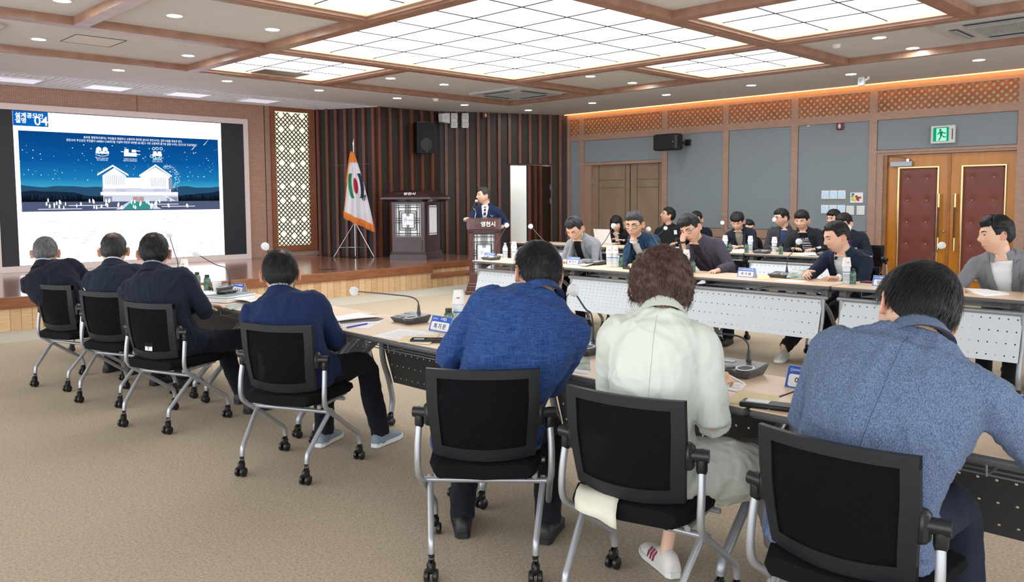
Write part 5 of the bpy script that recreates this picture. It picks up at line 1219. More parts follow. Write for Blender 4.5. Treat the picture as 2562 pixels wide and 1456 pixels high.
    def hairpt(az, el, extra=0, raw=False):
        p = headpt(az, el); z = p[2]/HS; y = p[1]/HS; ln = hmask(az, z, y); n = unit(p*np.array([1.3, 1, .85])); m_ = max(-1, min(1, (z-ln)/.014))
        topk = max(0, min(1, (z-.01)/.07)); t_ = (sth*(1-topk)+th*topk)
        a = abs(((az+math.pi) % (2*math.pi))-math.pi)
        if hc.get('fringe') and a < .9 and z > .02: t_ += hc['fringe']*max(0, 1-abs(z-.075)/.06)
        if raw: return p, n, m_, t_
        k = (m_+1)/2; k = k*k*(3-2*k)
        A_ = abs(((az+math.pi) % (2*math.pi))-math.pi)/math.pi; fd_ = max(0, min(1, (z-ln)/(.055 if A_ > .28 else .02))) if not hc.get('curl') and not hc.get('curtain') else 1; off = -.006*(1-k)+(.0015+(t_-.0015)*fd_**.8)*k
        if not hc.get('curl') and not hc.get('curtain') and .36 < A_ < .62 and z < .045: off = min(off, .004+.10*max(0, z-.012))
        if wob and m_ > 0:
            nv = mnoise.noise(Vector(tuple(p*(38 if not hc.get('curl') else 55)))+Vector((seed*3.1, 0, 0))); off += wob*2*nv+(hc.get('curl', 0)*abs(mnoise.noise(Vector(tuple(p*90))+Vector((seed, 5, 0)))))
            off += .0012*math.sin(az*46+6*nv)*min(1, m_)
        return p+n*(off+extra)
    hv = MB(); NU, NV = 96, 60; 
    rings = [[tuple(H+hr*p[0]*hs+hf*p[1]*hs+hu*p[2]*hs) for p in (hairpt(2*math.pi*i/NU, el) for i in range(NU))] for el in np.linspace(-math.pi/2+.03, math.pi/2-.02, NV)]
    hv.loft(rings)
    nshell = len(hv.v); tn = [1.0]*nshell; cen = []
    if gray or hc.get('thin'):
        for j, el in enumerate(np.linspace(-math.pi/2+.03, math.pi/2-.02, NV)):
            for i in range(NU):
                az = 2*math.pi*i/NU; p = headpt(az, el)/HS; v = 1.0
                if gray: v += gray*max(0, 1-(p[2]+.05)/.09)*(abs(p[0]) > .03)
                cen.append((v, p))
                tn[j*NU+i] = v
    def strand_tint(): return 1+RNG.normal(0, .12)
    if strands:
        whorl = np.array(hc.get('whorl', (0.01, -.05, .105)))
        for _ in range(strands):
            az = RNG.uniform(0, 2*math.pi); el = math.asin(RNG.uniform(-.5, .999)); p, n, m_, t_ = hairpt(az, el, raw=True)
            if m_ < .15 or (not hc.get('curl') and p[2]/HS < .03 and m_ < .95): continue
            if hc.get('thin') and any(np.linalg.norm(p/HS-np.array(c_)) < r_*RNG.uniform(.3, 1.0) for c_, r_ in hc['thin']): continue
            q_ = p+n*(t_*.85+RNG.uniform(0, .004)); pts = []; L_ = hc.get('len', .035)*RNG.uniform(.6, 1.2)*(1 if hc.get('curl') else max(.3, min(1, .3+(p[2]/HS+.03)/.11))); cur = RNG.uniform(0, 6.28)
            dirv = unit((p-whorl*HS)*np.array([1, 1, 1.])+RNG.normal(0, .012, 3)); dirv = unit(dirv-n*(dirv@n)+n*RNG.uniform(.0, .10 if not hc.get('curl') else .22)); 
            if hc.get('curl'): dirv = unit(dirv+RNG.normal(0, .28, 3))
            pos = q_; cc = hc.get('curl', 0)
            for k in range(6):
                pts.append(pos.copy()); nn = unit(pos*np.array([1.3, 1, .85])); r0 = np.linalg.norm(pos); 
                dirv = unit(dirv-nn*(.28 if not cc else .05)*(dirv@nn+.05)+np.array([0, 0, -.10])+(np.cross(nn, dirv)*math.sin(cur+k*1.3)*.55 if cc else 0)+(-nn*.25 if (cc and k > 2) else 0)); pos = pos+dirv*L_/5
                # keep outside the skull
                zz = max(-.9, min(.9, pos[2]/(.118*HS))); az2 = math.atan2(pos[0], pos[1]); 
                bs = headpt(az2, math.asin(zz)) if abs(zz) < .9 else None
                if bs is not None:
                    rb = np.hypot(bs[0], bs[1])+.004; rp = np.hypot(pos[0], pos[1])
                    if rp < rb: pos[:2] *= rb/max(rp, 1e-6)
            w_ = RNG.uniform(.0006, .0013)*hc.get('sw', 1); side = unit(np.cross(dirv, n)); o_ = len(hv.v); tv = strand_tint()
            for k, pp_ in enumerate(pts):
                ww = w_*(1-.8*(k/5)**2)
                for sg in (1, -1): v_ = pp_+side*ww*sg; hv.v.append(tuple(H+hr*v_[0]*hs+hf*v_[1]*hs+hu*v_[2]*hs)); tn.append(tv*(tn[0] if not gray else (1+gray*max(0, 1-(p[2]/HS+.05)/.09)*(abs(p[0]/HS) > .03))))
            for k in range(5): hv.f.append((o_+2*k, o_+2*k+2, o_+2*k+3, o_+2*k+1)); hv.m.append(0)
    if hc.get('curtain'):        # longer hair hanging at the sides and back
        zl = hc['curtain']; 
        for part in (1, -1):
            rg = []
            for k, z in enumerate(np.linspace(.07, zl, 9)):
                t = k/8; ring_ = []
                for a in np.linspace(R(58), R(180), 12): rr = (.089+.012*math.sin(t*math.pi*.9), .100+.006*t); ring_.append((rr[0]*math.sin(a)*part, rr[1]*math.cos(a)-.004, z))
                for a in np.linspace(R(180), R(62), 12): rr = (.072+.01*t, .078); ring_.append((rr[0]*math.sin(a)*part, rr[1]*math.cos(a)-.004, z))
                rg.append([tuple(hp_(*p)) for p in ring_])
            hv.loft(rg)
        tn += [1.0]*(len(hv.v)-len(tn))
    if False:
        keep = []; 
        for f_, m_ in zip(hv.f, hv.m):
            if max(f_) < nshell and len(f_) == 4:
                p = sum(cen[i][1] for i in f_)/4
                dl_ = [np.linalg.norm(p-np.array(c_))/r_ for c_, r_ in hc['thin']]
                if min(dl_) < .5+.45*mnoise.noise(Vector(tuple(p*120))): continue
            keep.append((f_, m_))
        hv.f = [k_[0] for k_ in keep]; hv.m = [k_[1] for k_ in keep]
    ho = hv.build('hair', hm, root, 60 if not strands else 75)
    at = ho.data.attributes.new('tint', 'FLOAT_COLOR', 'POINT'); a4 = np.ones((len(hv.v), 4)); a4[:, :3] = np.clip(np.array(tn), .3, 9)[:, None]
    if hc.get('thin'):
        tg = np.array(lin((176, 140, 120)))/np.maximum(np.array(lin(hc['rgb'])), 1e-3)
        for j_, (v__, p_) in enumerate(cen):
            d_ = min(np.linalg.norm(p_-np.array(c_))/r_ for c_, r_ in hc['thin'])+.35*mnoise.noise(Vector(tuple(p_*90)))
            w_ = max(0, min(1, 1.15-d_))*.75; a4[j_, :3] = a4[j_, :3]*(1-w_)+tg*w_
    at.data.foreach_set('color', a4.ravel())
    # ---- jacket
    jm = jacket if not isinstance(jacket, tuple) else cloth(*jacket)
    j = MB(); rg = []
    if skirt and not stand:
        r, f, u = ax(0)
        rg.append(sring(P0-Z*.085-fh*.02, .185*w*1.04*skw, .150*bulk*skw, rh, fh, 2.5, 32)); rg.append(sring(P0-Z*.05-fh*.012, .19*w*1.04*skw, .150*bulk*skw, rh, fh, 2.5, 32))
    elif stand:
        rg.append(sring(P0-Z*.20, .20*w, .14, rh, fh, 2.4, 32))
    for t, rx, ry in prof:
        r, f, u = ax(t); rg.append(sring(sp(t), rx*w*(1.03 if t < .3 else 1.0), ry*bulk*(1.03), r, f, 2.35, 32))
    j.loft(rg)
    for s in (1, -1):
        e_, wr, pn, cu_, hd = AR[s]; d1 = unit(SH[s]-e_)
        pts = bez([SH[s]-sr*s*.075+su*.004, SH[s]-su*.002, SH[s]*.55+e_*.45+sr*s*.004, e_*.93+SH[s]*.07, e_*.93+wr*.07, e_*.45+wr*.55, wr-unit(wr-e_)*.008], 5)
        kk = sleeve_w*(1 if wid > .93 else .93); j.tube(pts, bezr([.064*kk, .070*kk, .062*kk, .056*kk, .055*kk, .049*kk, .041*kk], 5), 18)
    if skirt and not stand:
        for s in (1, -1):
            hp, kn, an = LG[s]; j.tube([hp+Z*.02, hp*.72+kn*.28+Z*.02+rh*s*.012], [.098, .088], 16)
            if drape and s == 1: j.tube([hp+rh*.03, hp*.6+kn*.4+rh*.05-Z*.01, hp*.25+kn*.75+rh*.05-Z*.03], [.11, .125, .10], 16); j.box(*[float(v) for v in (0, 0, 0, 0, 0, 0)]) if False else None
    jme = remesh(j, jv, 5, .5); wrinkle(jme, (.0030 if front is False else .0024) if wid > .93 else .0026, seed); 
    Pj = vco(jme); jb = BVHTree.FromPolygons([Vector(v) for v in Pj], [tuple(p_.vertices) for p_ in jme.polygons])
    fr_ = front if isinstance(front, dict) else None
    nseg = len(spine)
    if fr_:
        bm = bmesh.new(); bm.from_mesh(jme); kill = []
        S_ = np.array(spine); U_ = np.array(up)
        for f_ in bm.faces:
            c = npv(f_.calc_center_median()); i = int(np.argmin(((S_-c)**2).sum(1))); t = i/(nseg-1); r, f, u = ax(t); d = c-S_[i]
            lat, fo = d@r, d@f
            if fo > .02 and t > fr_['t0']:
                half = fr_['w0']+(fr_['w1']-fr_['w0'])*((t-fr_['t0'])/(1-fr_['t0']))
                if abs(lat+fr_.get('sh', 0)) < half: kill.append(f_)
        bmesh.ops.delete(bm, geom=kill, context='FACES'); bm.to_mesh(jme); bm.free()
    jme.materials.append(jm); jo = link('jacket', jme, root)
    if front is False:
        sl_ = mat(jm.name+' seam', tuple(int(255*(v**(1/2.2))*.9) for v in lin((44, 60, 96))) if jm.name != 'pale mint jacket' else (150, 154, 146), .9); mb = MB(); pts = []
        for t in np.linspace(.04, .93, 150):
            r, f, u = ax(t); q_ = t*(len(spine)-1); i_ = min(int(q_), len(spine)-2); c_ = spine[i_]*(1-q_+i_)+spine[i_+1]*(q_-i_); pt = decal(jb, c_-sf*.4, sf, .0002)
            if pt is not None: pts.append(pt)
        if len(pts) > 4: mb.tube(pts, .0007, 5)
        if mb.v: mb.build('seam', sl_, jo, True)
    if fr_:
        q_ = jo.modifiers.new('s', 'SOLIDIFY'); q_.thickness = .004; q_.offset = -1
        # shirt underneath
        sm = cloth(*shirt) if isinstance(shirt, tuple) else shirt; sb = MB(); rg = []
        for t, rx, ry in prof: r, f, u = ax(t); rg.append(sring(sp(t)+f*(.004 if t < .8 else .008), rx*w*(.90 if t < .7 else .82), ry*bulk*(.96 if t < .8 else .86), r, f, 2.3, 32))
        sb.loft(rg); sme = remesh(sb, .01, 4, .5); wrinkle(sme, .0012, seed+40); 
        if isinstance(fr_.get('stripe'), tuple):
            sme.materials.append(sm); sme.materials.append(mat('stripe white', (230, 230, 232), .8)); 
            for p_ in sme.polygons: z = p_.center[2]; p_.material_index = 1 if (z < fr_['stripe'][0] and (z*100/2.6) % 1 < .36) else 0
        else: sme.materials.append(sm)
        link('shirt' if not fr_.get('tee') else 'tee_shirt', sme, root)
        # lapels
        if fr_.get('lapel', True):
            for s in (1, -1):
                vs = []; n_ = 12; L_ = []
                for k in range(n_+1):
                    t = fr_['t0']+.02+(.97-fr_['t0']-.02)*k/n_; r, f, u = ax(t); c = sp(t); kk = k/n_
                    half = fr_['w0']+(fr_['w1']-fr_['w0'])*((t-fr_['t0'])/(1-fr_['t0'])); wd_ = .012+.05*math.sin(min(1, kk*1.25)*math.pi*.62)*(1 if kk < .74 else .62)*(1 if wid > .93 else .8)
                    row = []
                    for m_ in range(4):
                        lt_ = s*(half-.004+wd_*m_/3)-fr_.get('sh', 0); 
                        pt = decal(jb, c+r*lt_+f*.35, -f, .0065+.0022*m_); row.append(tuple(pt) if pt is not None else (row[-1] if row else tuple(c+f*.12+r*lt_)))
                    L_.append(row)
                vs = [p for row in L_ for p in row]; mb = MB(); mb.add(vs, [(a*4+b__, a*4+b__+1, (a+1)*4+b__+1, (a+1)*4+b__) for a in range(n_) for b__ in range(3)])
                lo_ = mb.build('lapel', jm, jo, 70); q_ = lo_.modifiers.new('s', 'SOLIDIFY'); q_.thickness = .004
        if tie:
            vs = []; n_ = 12; sb_ = BVHTree.FromPolygons([Vector(v) for v in vco(sme)], [tuple(p_.vertices) for p_ in sme.polygons])
            for k in range(n_+1):
                t = fr_['t0']-.05+(.97-fr_['t0']+.03)*k/n_; r, f, u = ax(t); c = sp(t); hw_ = .030-.016*k/n_ if k < n_-1 else .017
                for a in (-1, 0, 1):
                    pt = decal(sb_, c+r*hw_*a+f*.35, -f, .006); vs.append(tuple(pt) if pt is not None else tuple(c+f*.11+r*hw_*a))
            mb = MB(); mb.add(vs, [(a*3+b__, a*3+b__+1, (a+1)*3+b__+1, (a+1)*3+b__) for a in range(n_) for b__ in range(2)]); mb.build('tie', tie, root, 60)
    # ---- collars
    def coll(name, m_, rad, hgt, tilt, open_, lift=0, par=None, flare=.0):
        mb = MB(); n_ = 30; inn = []; r, f, u = ax(.95); c = nb+Z*lift; nd = unit(nk0-nb+Z*.02); r = unit(r-nd*(r@nd)); f = np.cross(nd, r)
        Lr = []
        for k in range(n_+1):
            a = math.pi/2+open_+(2*math.pi-2*open_)*k/n_; d = r*math.cos(a)*1.0+f*math.sin(a)*1.05
            droop = -.018*max(0, math.sin(a)); hh_ = hgt*(.8+.2*max(0, -math.sin(a)))
            Lr.append([tuple(c+d*(rad+.010+flare)+nd*(droop-.012-flare*1.1)), tuple(c+d*(rad+.002)+nd*(droop+hh_)), tuple(c+d*(rad-.004)+nd*(droop+hh_)), tuple(c+d*(rad-.002)+nd*(droop-.012))])
        vs = [p for row in Lr for p in row]; fs = []
        for k in range(n_):
            for q__ in range(4): fs.append((k*4+q__, k*4+(q__+1) % 4, (k+1)*4+(q__+1) % 4, (k+1)*4+q__))
        fs += [(0, 1, 2, 3), (n_*4+3, n_*4+2, n_*4+1, n_*4)]
        mb.add(vs, fs); return mb.build(name, m_, par or root, 60)
    nr = .058 if wid > .93 else .051
    if collar: coll('jacket_collar', jm, nr+.014, .034, 0, .62 if fr_ else .45, .0, jo, flare=.018)
    if fr_ and not shirtcollar: coll('neckband', cloth(*shirt) if isinstance(shirt, tuple) else shirt, nr+.008, .012, 0, .0, -.004, flare=.012)
    if shirtcollar: coll('shirt_collar', cloth(*shirtcollar) if isinstance(shirtcollar, tuple) else shirtcollar, nr+.005, .044 if not fr_ else .036, 0, .22 if not fr_ else .42, .004 if not fr_ else -.004)
    # ---- cuffs
    if fr_ or (arms and arms.get('cuff')):
        for s in (1, -1):
            e_, wr, pn, cu_, hd = AR[s]; u_ = unit(wr-e_); cm = (arms or {}).get('cuffmat')
            if cm: MB().tube([wr-u_*.03, wr+u_*.012], .036, 16).build('cuff', cm, root, True)
    if arms and arms.get('watch'):
        s = arms['watch']; e_, wr, pn, cu_, hd = AR[s]; u_ = unit(wr-e_); MB().tube([wr+u_*.004, wr+u_*.018], .031, 16).build('wristwatch', M_black, root, True)
    # ---- trousers and shoes
    tm = cloth(*(trousers or ('black trousers', 'plain', (24, 25, 30)))); t_ = MB(); t_.loft([sring(P0-Z*.09-fh*.01, .165*w, .12, rh, fh, 2.3, 24), sring(P0, .17*w, .115, rh, fh, 2.3, 24), sring(P0+Z*.12, .15*w, .1, rh, fh, 2.3, 24)])
    for s in (1, -1):
        hp, kn, an = LG[s]; stop = an-Z*.035 if ankle is None else an*(1-ankle)+kn*ankle
        t_.tube(bez([hp, hp*.45+kn*.55+Z*.005, kn, kn*.5+stop*.5, stop], 5), bezr([.093, .082, .068, .063, .060 if ankle is None else .066], 5), 18)
    tme = remesh(t_, .011, 4, .5); wrinkle(tme, .0022, seed+9); tme.materials.append(tm); link('trousers', tme, root)
    sm_ = mat('shoe %d %d %d' % shoe, shoe, .5, bump=(60, .1)); sole = mat('sole %s' % ('light' if sum(shoe) > 240 else 'dark'), (225, 225, 222) if sum(shoe) > 240 else (30, 30, 30), .6)
    for s in (1, -1):
        hp, kn, an = LG[s]; fd = lg.get('dir%d' % s); fd = fh if fd is None else np.array([math.cos(R(fd)), math.sin(R(fd)), 0]); rd = np.array([fd[1], -fd[0], 0]); ac_ = np.array([an[0], an[1], 0])
        mb = MB(); rg = []
        for y, hw_, zt in ((-.075, .018, .05), (-.07, .03, .075), (-.04, .036, .098), (.0, .037, .102), (.05, .038, .082), (.10, .044, .062), (.15, .046, .052), (.185, .036, .045), (.203, .018, .036)):
            rg.append([tuple(ac_+fd*y+rd*x*hw_+Z*z) for x, z in ((-1, .022), (-1, zt*.45), (-.8, zt*.8), (-.35, zt), (.35, zt), (.8, zt*.8), (1, zt*.45), (1, .022))])
        mb.loft(rg); so = mb.build('shoe', sm_, root, 60)
        mb = MB(); ol = [(-.08, .02), (-.06, .034), (0, .036), (.06, .042), (.13, .05), (.18, .042), (.208, .02)]
        poly = [(x_, y_) for y_, x_ in ol]+[(-x_, y_) for y_, x_ in ol[::-1]]; mb.add([tuple(ac_+rd*x_+fd*y_+Z*.004) for x_, y_ in poly]+[tuple(ac_+rd*x_*1.03+fd*y_+Z*.028) for x_, y_ in poly], [tuple(range(len(poly))), tuple(range(2*len(poly)-1, len(poly)-1, -1))]+[(i, (i+1) % len(poly), len(poly)+(i+1) % len(poly), len(poly)+i) for i in range(len(poly))])
        mb.build('sole', sole, so)
        if lg.get('stripes'):
            mb = MB()
            for q__ in (-.005, .018, .041):
                for e__ in (-1, 1): mb.tube([tuple(ac_+fd*(q__+.05)+rd*e__*.0425+Z*.030), tuple(ac_+fd*(q__+.045)+rd*e__*.040+Z*.052), tuple(ac_+fd*(q__+.03)+rd*e__*.031+Z*.074)], .0042, 6)
            mb.build('side_stripes', mat('maroon stripe', (140, 50, 78), .6), so)
    if tag_:
        lat, t, wd_, hg_, mm = tag_; r, f, u = ax(t); c = sp(t); pt = decal(jb, c+r*lat+f*.35, -f, .006)
        if pt is not None: MB().box(-wd_/2, wd_/2, -.002, .002, -hg_/2, hg_/2).build('name_badge', mm, root, M=frame(r, f, u, pt))
    if extras: extras(root, dict(H=H, hp=hp_, ax=ax, sp=sp, AR=AR, jb=jb, O=O, nb=nb))
    return root
W_ = ('white shirt', 'plain', (232, 234, 238)); NAVY = ('navy suit', 'plain', (32, 39, 60)); BLK = ('black knit', 'plain', (24, 25, 28))
BKH = (24, 22, 23)
def hd(p, pole=None, palm=(0, 0, -1), curl=25, d=None):
    return (p, pole, palm, curl) if d is None else (p, pole, palm, curl, d)
def hpos(px, py, P): # world head centre from pixel at the view depth of P
    d = float((np.array([P[0], P[1], P[2]-CZ]))@cw); return dpt(px, py, d)
def seatpos(x, y, h, off, lat=0): a = R(h); return (x+off*math.cos(a)+lat*math.sin(a), y+off*math.sin(a)-lat*math.cos(a))
def fl_(h, yaw, f, l, z, pole=None, palm=(0, 0, -1), curl=25): p = seatpos(h[0], h[1], yaw, f, l); return hd((p[0], p[1], z), pole, palm, curl)
# --- near row, seen from behind
h1 = seatpos(2.221, 7.327, 18.5, .02); H = hpos(114, 634, (2.29, 7.45, 1.12))
person('grey-haired man in a dark navy jacket with folded arms, leftmost of the near row', h1, 52, H, (66, -6, 0), cloth('deep navy jacket', 'plain', (26, 29, 46)), hip_yaw=22, front=False, wid=1.12, seed=1, strands=1500,
       hair=dict(rgb=(92, 92, 92), front=.07, side=.0, back=-.045, top=.007, sides=.004, len=.022, gray=.5, sw=1.2), glasses=(M_glassf, 'rect', .0018), hands=[fl_(h1, 50, .27, .06, .84), fl_(h1, 50, .30, -.06, .88)], shirtcollar=('pale blue shirt', 'plain', (176, 196, 222)), voxel=.006)
h2 = seatpos(2.303, 6.502, 22.2, .02); H = hpos(285, 629, (2.42, 6.6, 1.15))
person('man in navy with thinning crown hair, second from the left', h2, 55, H, (66, -5, 0), cloth('slate navy jacket', 'plain', (36, 44, 62)), hip_yaw=22, front=False, wid=1.02, seed=2, strands=1800,
       hair=dict(rgb=(44, 42, 42), front=.07, side=.0, back=-.05, top=.009, sides=.006, len=.03, gray=.9, thin=[((0, -.045, .107), .034)]), shirtcollar=W_, voxel=.006, hands=[fl_(h2, 50, .27, .06, .80), fl_(h2, 50, .30, -.06, .84)])
h3 = seatpos(2.281, 5.561, 19.5, .02); H = hpos(386, 636, (2.42, 5.62, 1.17))
person('man in dark navy suit and black sneakers behind the chair with the sticker', h3, 45, H, (64, -6, 0), cloth('dark navy suit', 'plain', (32, 39, 58)), hip_yaw=18, front=False, wid=1.12, seed=3, strands=2600,
       hair=dict(rgb=(20, 19, 21), front=.07, side=.0, back=-.06, top=.013, sides=.009, len=.034, thin=[((0.0, -.06, .100), .012)]), shirtcollar=('pale shirt', 'plain', (170, 190, 205)), trousers=('navy trousers', 'plain', (24, 28, 40)), voxel=.006,
       hands=[fl_(h3, 35, .24, .06, .76), fl_(h3, 35, .25, -.0, .78)], legs={1: (3.0-.22, 5.40), -1: (2.86, 5.72), 'dir1': 10, 'dir-1': 25}, shoe=(28, 28, 30))
h4 = seatpos(2.372, 4.094, 25.5, .02); H = hpos(701, 688, (2.50, 4.2, 1.13))
person('man in a bright navy blazer and grey-blue sneakers with black hair', h4, 50, H, (62, -4, 0), cloth('bright navy blazer', 'plain', (30, 48, 92)), hip_yaw=30, front=False, wid=1.1, seed=4, strands=5200,
       hair=dict(rgb=(19, 18, 19), front=.07, side=.0, back=-.058, top=.015, sides=.010, len=.038, thin=[((0.012, -.052, .103), .013)], whorl=(.012, -.052, .105)), shirtcollar=W_, trousers=('black-navy trousers', 'plain', (22, 25, 36)), voxel=.006, jv=.008,
       hands=[fl_(h4, 40, .27, .04, .74), fl_(h4, 40, .30, -.02, .76)], legs={1: (2.94, 4.10), -1: (2.70, 4.36), 'dir1': 20, 'dir-1': 30}, shoe=(120, 135, 148))
h5 = seatpos(2.314, 2.479, 42.5, .03); H = hpos(1343, 688, (2.52, 2.50, 1.22))
def pin(*a): pass
person('man in a bright blue checked-weave jacket seen from behind in the middle', h5, 44, H, (72, -8, 9), cloth('blue checked jacket', 'cross', (52, 84, 140), (30, 54, 104)), front=False, wid=1.22, nk=-.03, seed=5, strands=7000, hip_yaw=42,
       hair=dict(rgb=(18, 18, 20), front=.066, side=.0, back=-.056, top=.015, sides=.008, len=.034, thin=[((.045, -.055, .088), .022), ((-.0, -.03, .11), .008)], whorl=(.04, -.05, .09)), jv=.0075, bulk=1.15, trousers=('dark jeans', 'plain', (24, 26, 34)), voxel=.005,
       hands=[fl_(h5, 44, .26, -.10, .74), fl_(h5, 44, .26, .08, .74)], legs={1: (2.62, 2.42), -1: (2.40, 2.74), 'dir1': 30, 'dir-1': 50}, shoe=(26, 27, 30), eyes='open')
h6 = seatpos(2.414, 1.74, 10, .03); H = hpos(1654, 726, (2.60, 1.74, 1.17))
woman = person('woman with short curly brown hair in a pale mint jacket, writing', h6, 28, H, (42, -30, 4), cloth('pale mint jacket', 'plain', (206, 210, 200)), front=False, wid=.92, nk=-.01, skw=1.2, drape=1, sleeve_w=1.12, seed=6, strands=5200, hip_yaw=8,
       hair=dict(rgb=(76, 53, 46), front=.055, side=-.035, back=-.075, top=.030, sides=.024, len=.05, curl=.016, wob=.006, sw=1.5), jv=.0075, trousers=('grey wide trousers', 'plain', (124, 116, 112)), voxel=.0042, ankle=.22,
       hands=[fl_(h6, 20, .33, -.08, .775), hd(tuple(zpt(1778, 962, .80)), (-.5, -.5, -1), (.1, .4, -.8), (30, 35, 45, 50), (.75, -.1, .22))], legs={1: (2.88, 1.42), -1: (2.72, 1.86), 'dir1': 25, 'dir-1': 60, 'stripes': 1}, shoe=(225, 218, 214), bulk=1.05)
_M = (Matrix.Translation((2.414, 1.74, 0)) @ Matrix.Rotation(R(-80), 4, 'Z')); _v = []
for k_, (y_, z_) in enumerate(((-.15, .475), (-.195, .465), (-.225, .445), (-.238, .415))):
    for i_ in range(9): x_ = -.19+.165*i_/8; _v.append(tuple(_M @ Vector((x_+.01*k_, y_-.006*math.sin(i_*1.1), z_-.012*(i_/8)*k_))-Vector(woman.location)))
_m = MB(); _m.add(_v, [(a*9+b, a*9+b+1, (a+1)*9+b+1, (a+1)*9+b) for a in range(3) for b in range(8)]); _o = _m.build('jacket_hem', cloth('cream lining', 'plain', (214, 210, 192)), woman, 80); _o.modifiers.new('s', 'SOLIDIFY').thickness = .005
h7 = seatpos(2.38, .956, -.7, .02, -.04); H = hpos(2290, 786, (2.62, .96, 1.17))
person('man in a heather-blue linen jacket bent over the table at the lower right', h7, 10, H, (52, -22, 22), cloth('heather blue linen', 'heather', (112, 130, 158), (66, 78, 104)), front=False, wid=1.3, nk=-.03, hs=1.09, seed=7, strands=7000, hip_yaw=0,
       hair=dict(rgb=(22, 21, 23), front=.066, side=-.0, back=-.062, top=.022, sides=.012, len=.045, whorl=(.03, -.05, .105)), jv=.0075, bulk=1.1, trousers=('indigo trousers', 'plain', (40, 46, 66)), voxel=.005,
       hands=[fl_(h7, 10, .36, -.02, .785), hd((2.90, .60, .79), (-.1, -.75, -1))], legs={1: (2.9, .80), -1: (2.85, 1.1)}, shoe=(40, 42, 46))

# --- middle row, facing the camera side
tz = .745
def xh(px, py, x): p = xpt(px, py, x); return (p.x, p.y, p.z)
M_badge = mat('badge', (228, 230, 232), .5)
H = xh(1438, 573, 7.42)
person('man in a light grey jacket over a black top reading with his head down', (7.75, 6.42), 190, H, (194, -34, 4), cloth('light grey jacket', 'heather', (150, 153, 158), (122, 126, 132)), front=dict(t0=.0, w0=.05, w1=.05, lapel=True), shirt=BLK, wid=1.0, seed=11,
       hair=dict(rgb=(40, 40, 43), front=.062, side=.0, back=-.05, top=.018, sides=.007, fringe=.004), glasses=(M_gold2, 'round', .0016), eyes='down', hands=[hd((7.28, 6.2, tz+.022), None, (0, 0, -1), 20), hd((7.30, 6.45, tz+.022), None, (0, 0, -1), 20)], shoe=(200, 198, 190), hs=1.04, legs={1: (7.35, 6.55), -1: (7.35, 6.25)})
H = xh(1586, 562, 7.45)
person('man in a teal-blue jacket over a white tee with round dark glasses', (7.8, 5.42), 195, H, (199, -12, 0), cloth('teal blue jacket', 'plain', (38, 72, 104)), front=dict(t0=.0, w0=.045, w1=.05), shirt=('white tee', 'plain', (226, 224, 220)), wid=1.0, seed=12,
       hair=dict(rgb=(62, 62, 66), front=.058, side=.004, back=-.05, top=.016, sides=.008, fringe=.006, gray=.5), glasses=(M_glassf, 'round', .0026), eyes='down', hands=[hd((7.22, 5.15, tz+.025), None, (0, 0, -1), 35), hd((7.26, 5.45, tz+.022))], arms=dict(watch=-1), shoe=(180, 178, 172), hs=1.04, legs={1: (7.4, 5.6), -1: (7.45, 5.25)})
H = xh(1728, 572, 7.42)
ckl = npv(H)+np.array([-.045, .085, -.085])
person('man in a plum-grey jacket resting his cheek on his fist', (7.85, 4.62), 190, H, (184, -22, 14), cloth('plum grey jacket', 'plain', (78, 74, 88)), front=dict(t0=.45, w0=.01, w1=.05), shirt=('plum tee', 'plain', (70, 66, 80)), wid=1.05, seed=13,
       hair=dict(rgb=(34, 34, 38), front=.050, side=.0, back=-.05, top=.022, sides=.012, fringe=.010), glasses=(M_glassf, 'rect', .0022), eyes='down', hands=[hd((7.32, 4.42, tz+.025)), hd(tuple(npv(H)+np.array([-.11, .02, -.145])), (-.5, -.2, -1), (.5, -.1, .2), 70, (.2, .1, .9))], arms=dict(watch=1), hs=1.06, legs={1: (7.5, 4.8), -1: (7.5, 4.4)})
H = xh(2094, 594, 7.55)
def pinit(root, g):
    r, f, u = g['ax'](.72); pt = decal(g['jb'], g['sp'](.72)+r*-.09+f*.35, -f, .008)
    if pt is not None: MB().ball(tuple(pt), .008, 8).build('lapel_pin', mat('pin', (220, 220, 205), .3), root, True)
person('man in a navy suit and open white shirt reading papers, profile to the left', (7.85, 3.32), 176, H, (142, -14, 0), cloth('navy suit far', 'plain', (36, 46, 70)), front=dict(t0=.20, w0=.02, w1=.085), shirt=W_, wid=1.05, seed=14,
       hair=dict(rgb=BKH, front=.070, side=.010, back=-.05, top=.014, sides=.006), eyes='narrow', hands=[hd((7.34, 3.2, tz+.025)), hd((7.24, 3.45, tz+.06), None, (.2, -.5, -.6), (40, 45, 50, 55))], arms=dict(cuffmat=cloth(*W_)), shirtcollar=W_, shoe=(196, 192, 184), hs=1.06, extras=pinit, legs={1: (7.05, 3.62), -1: (7.2, 3.34), 'dir1': 190, 'dir-1': 200}, voxel=.0045)
H = xh(2492, 590, 7.42)
person('man in a mid grey suit and white shirt looking left, at the right edge', (7.72, 1.92), 190, H, (128, -2, 4), cloth('mid grey suit', 'heather', (140, 140, 144), (116, 117, 122)), front=dict(t0=.18, w0=.02, w1=.085), shirt=W_, wid=1.14, seed=15,
       hair=dict(rgb=(20, 20, 22), front=.060, side=.0, back=-.055, top=.022, sides=.010, fringe=.004), eyes='open', hands=[hd((7.15, 1.62, tz+.025), None, (0, 0, -1), 20), hd((7.15, 2.15, tz+.025), None, (0, 0, -1), 30)], shirtcollar=W_, shoe=(170, 168, 162), hs=1.10, legs={1: (7.35, 2.0), -1: (7.05, 1.75), 'dir1': 150, 'dir-1': 215}, bulk=1.15, voxel=.0045)
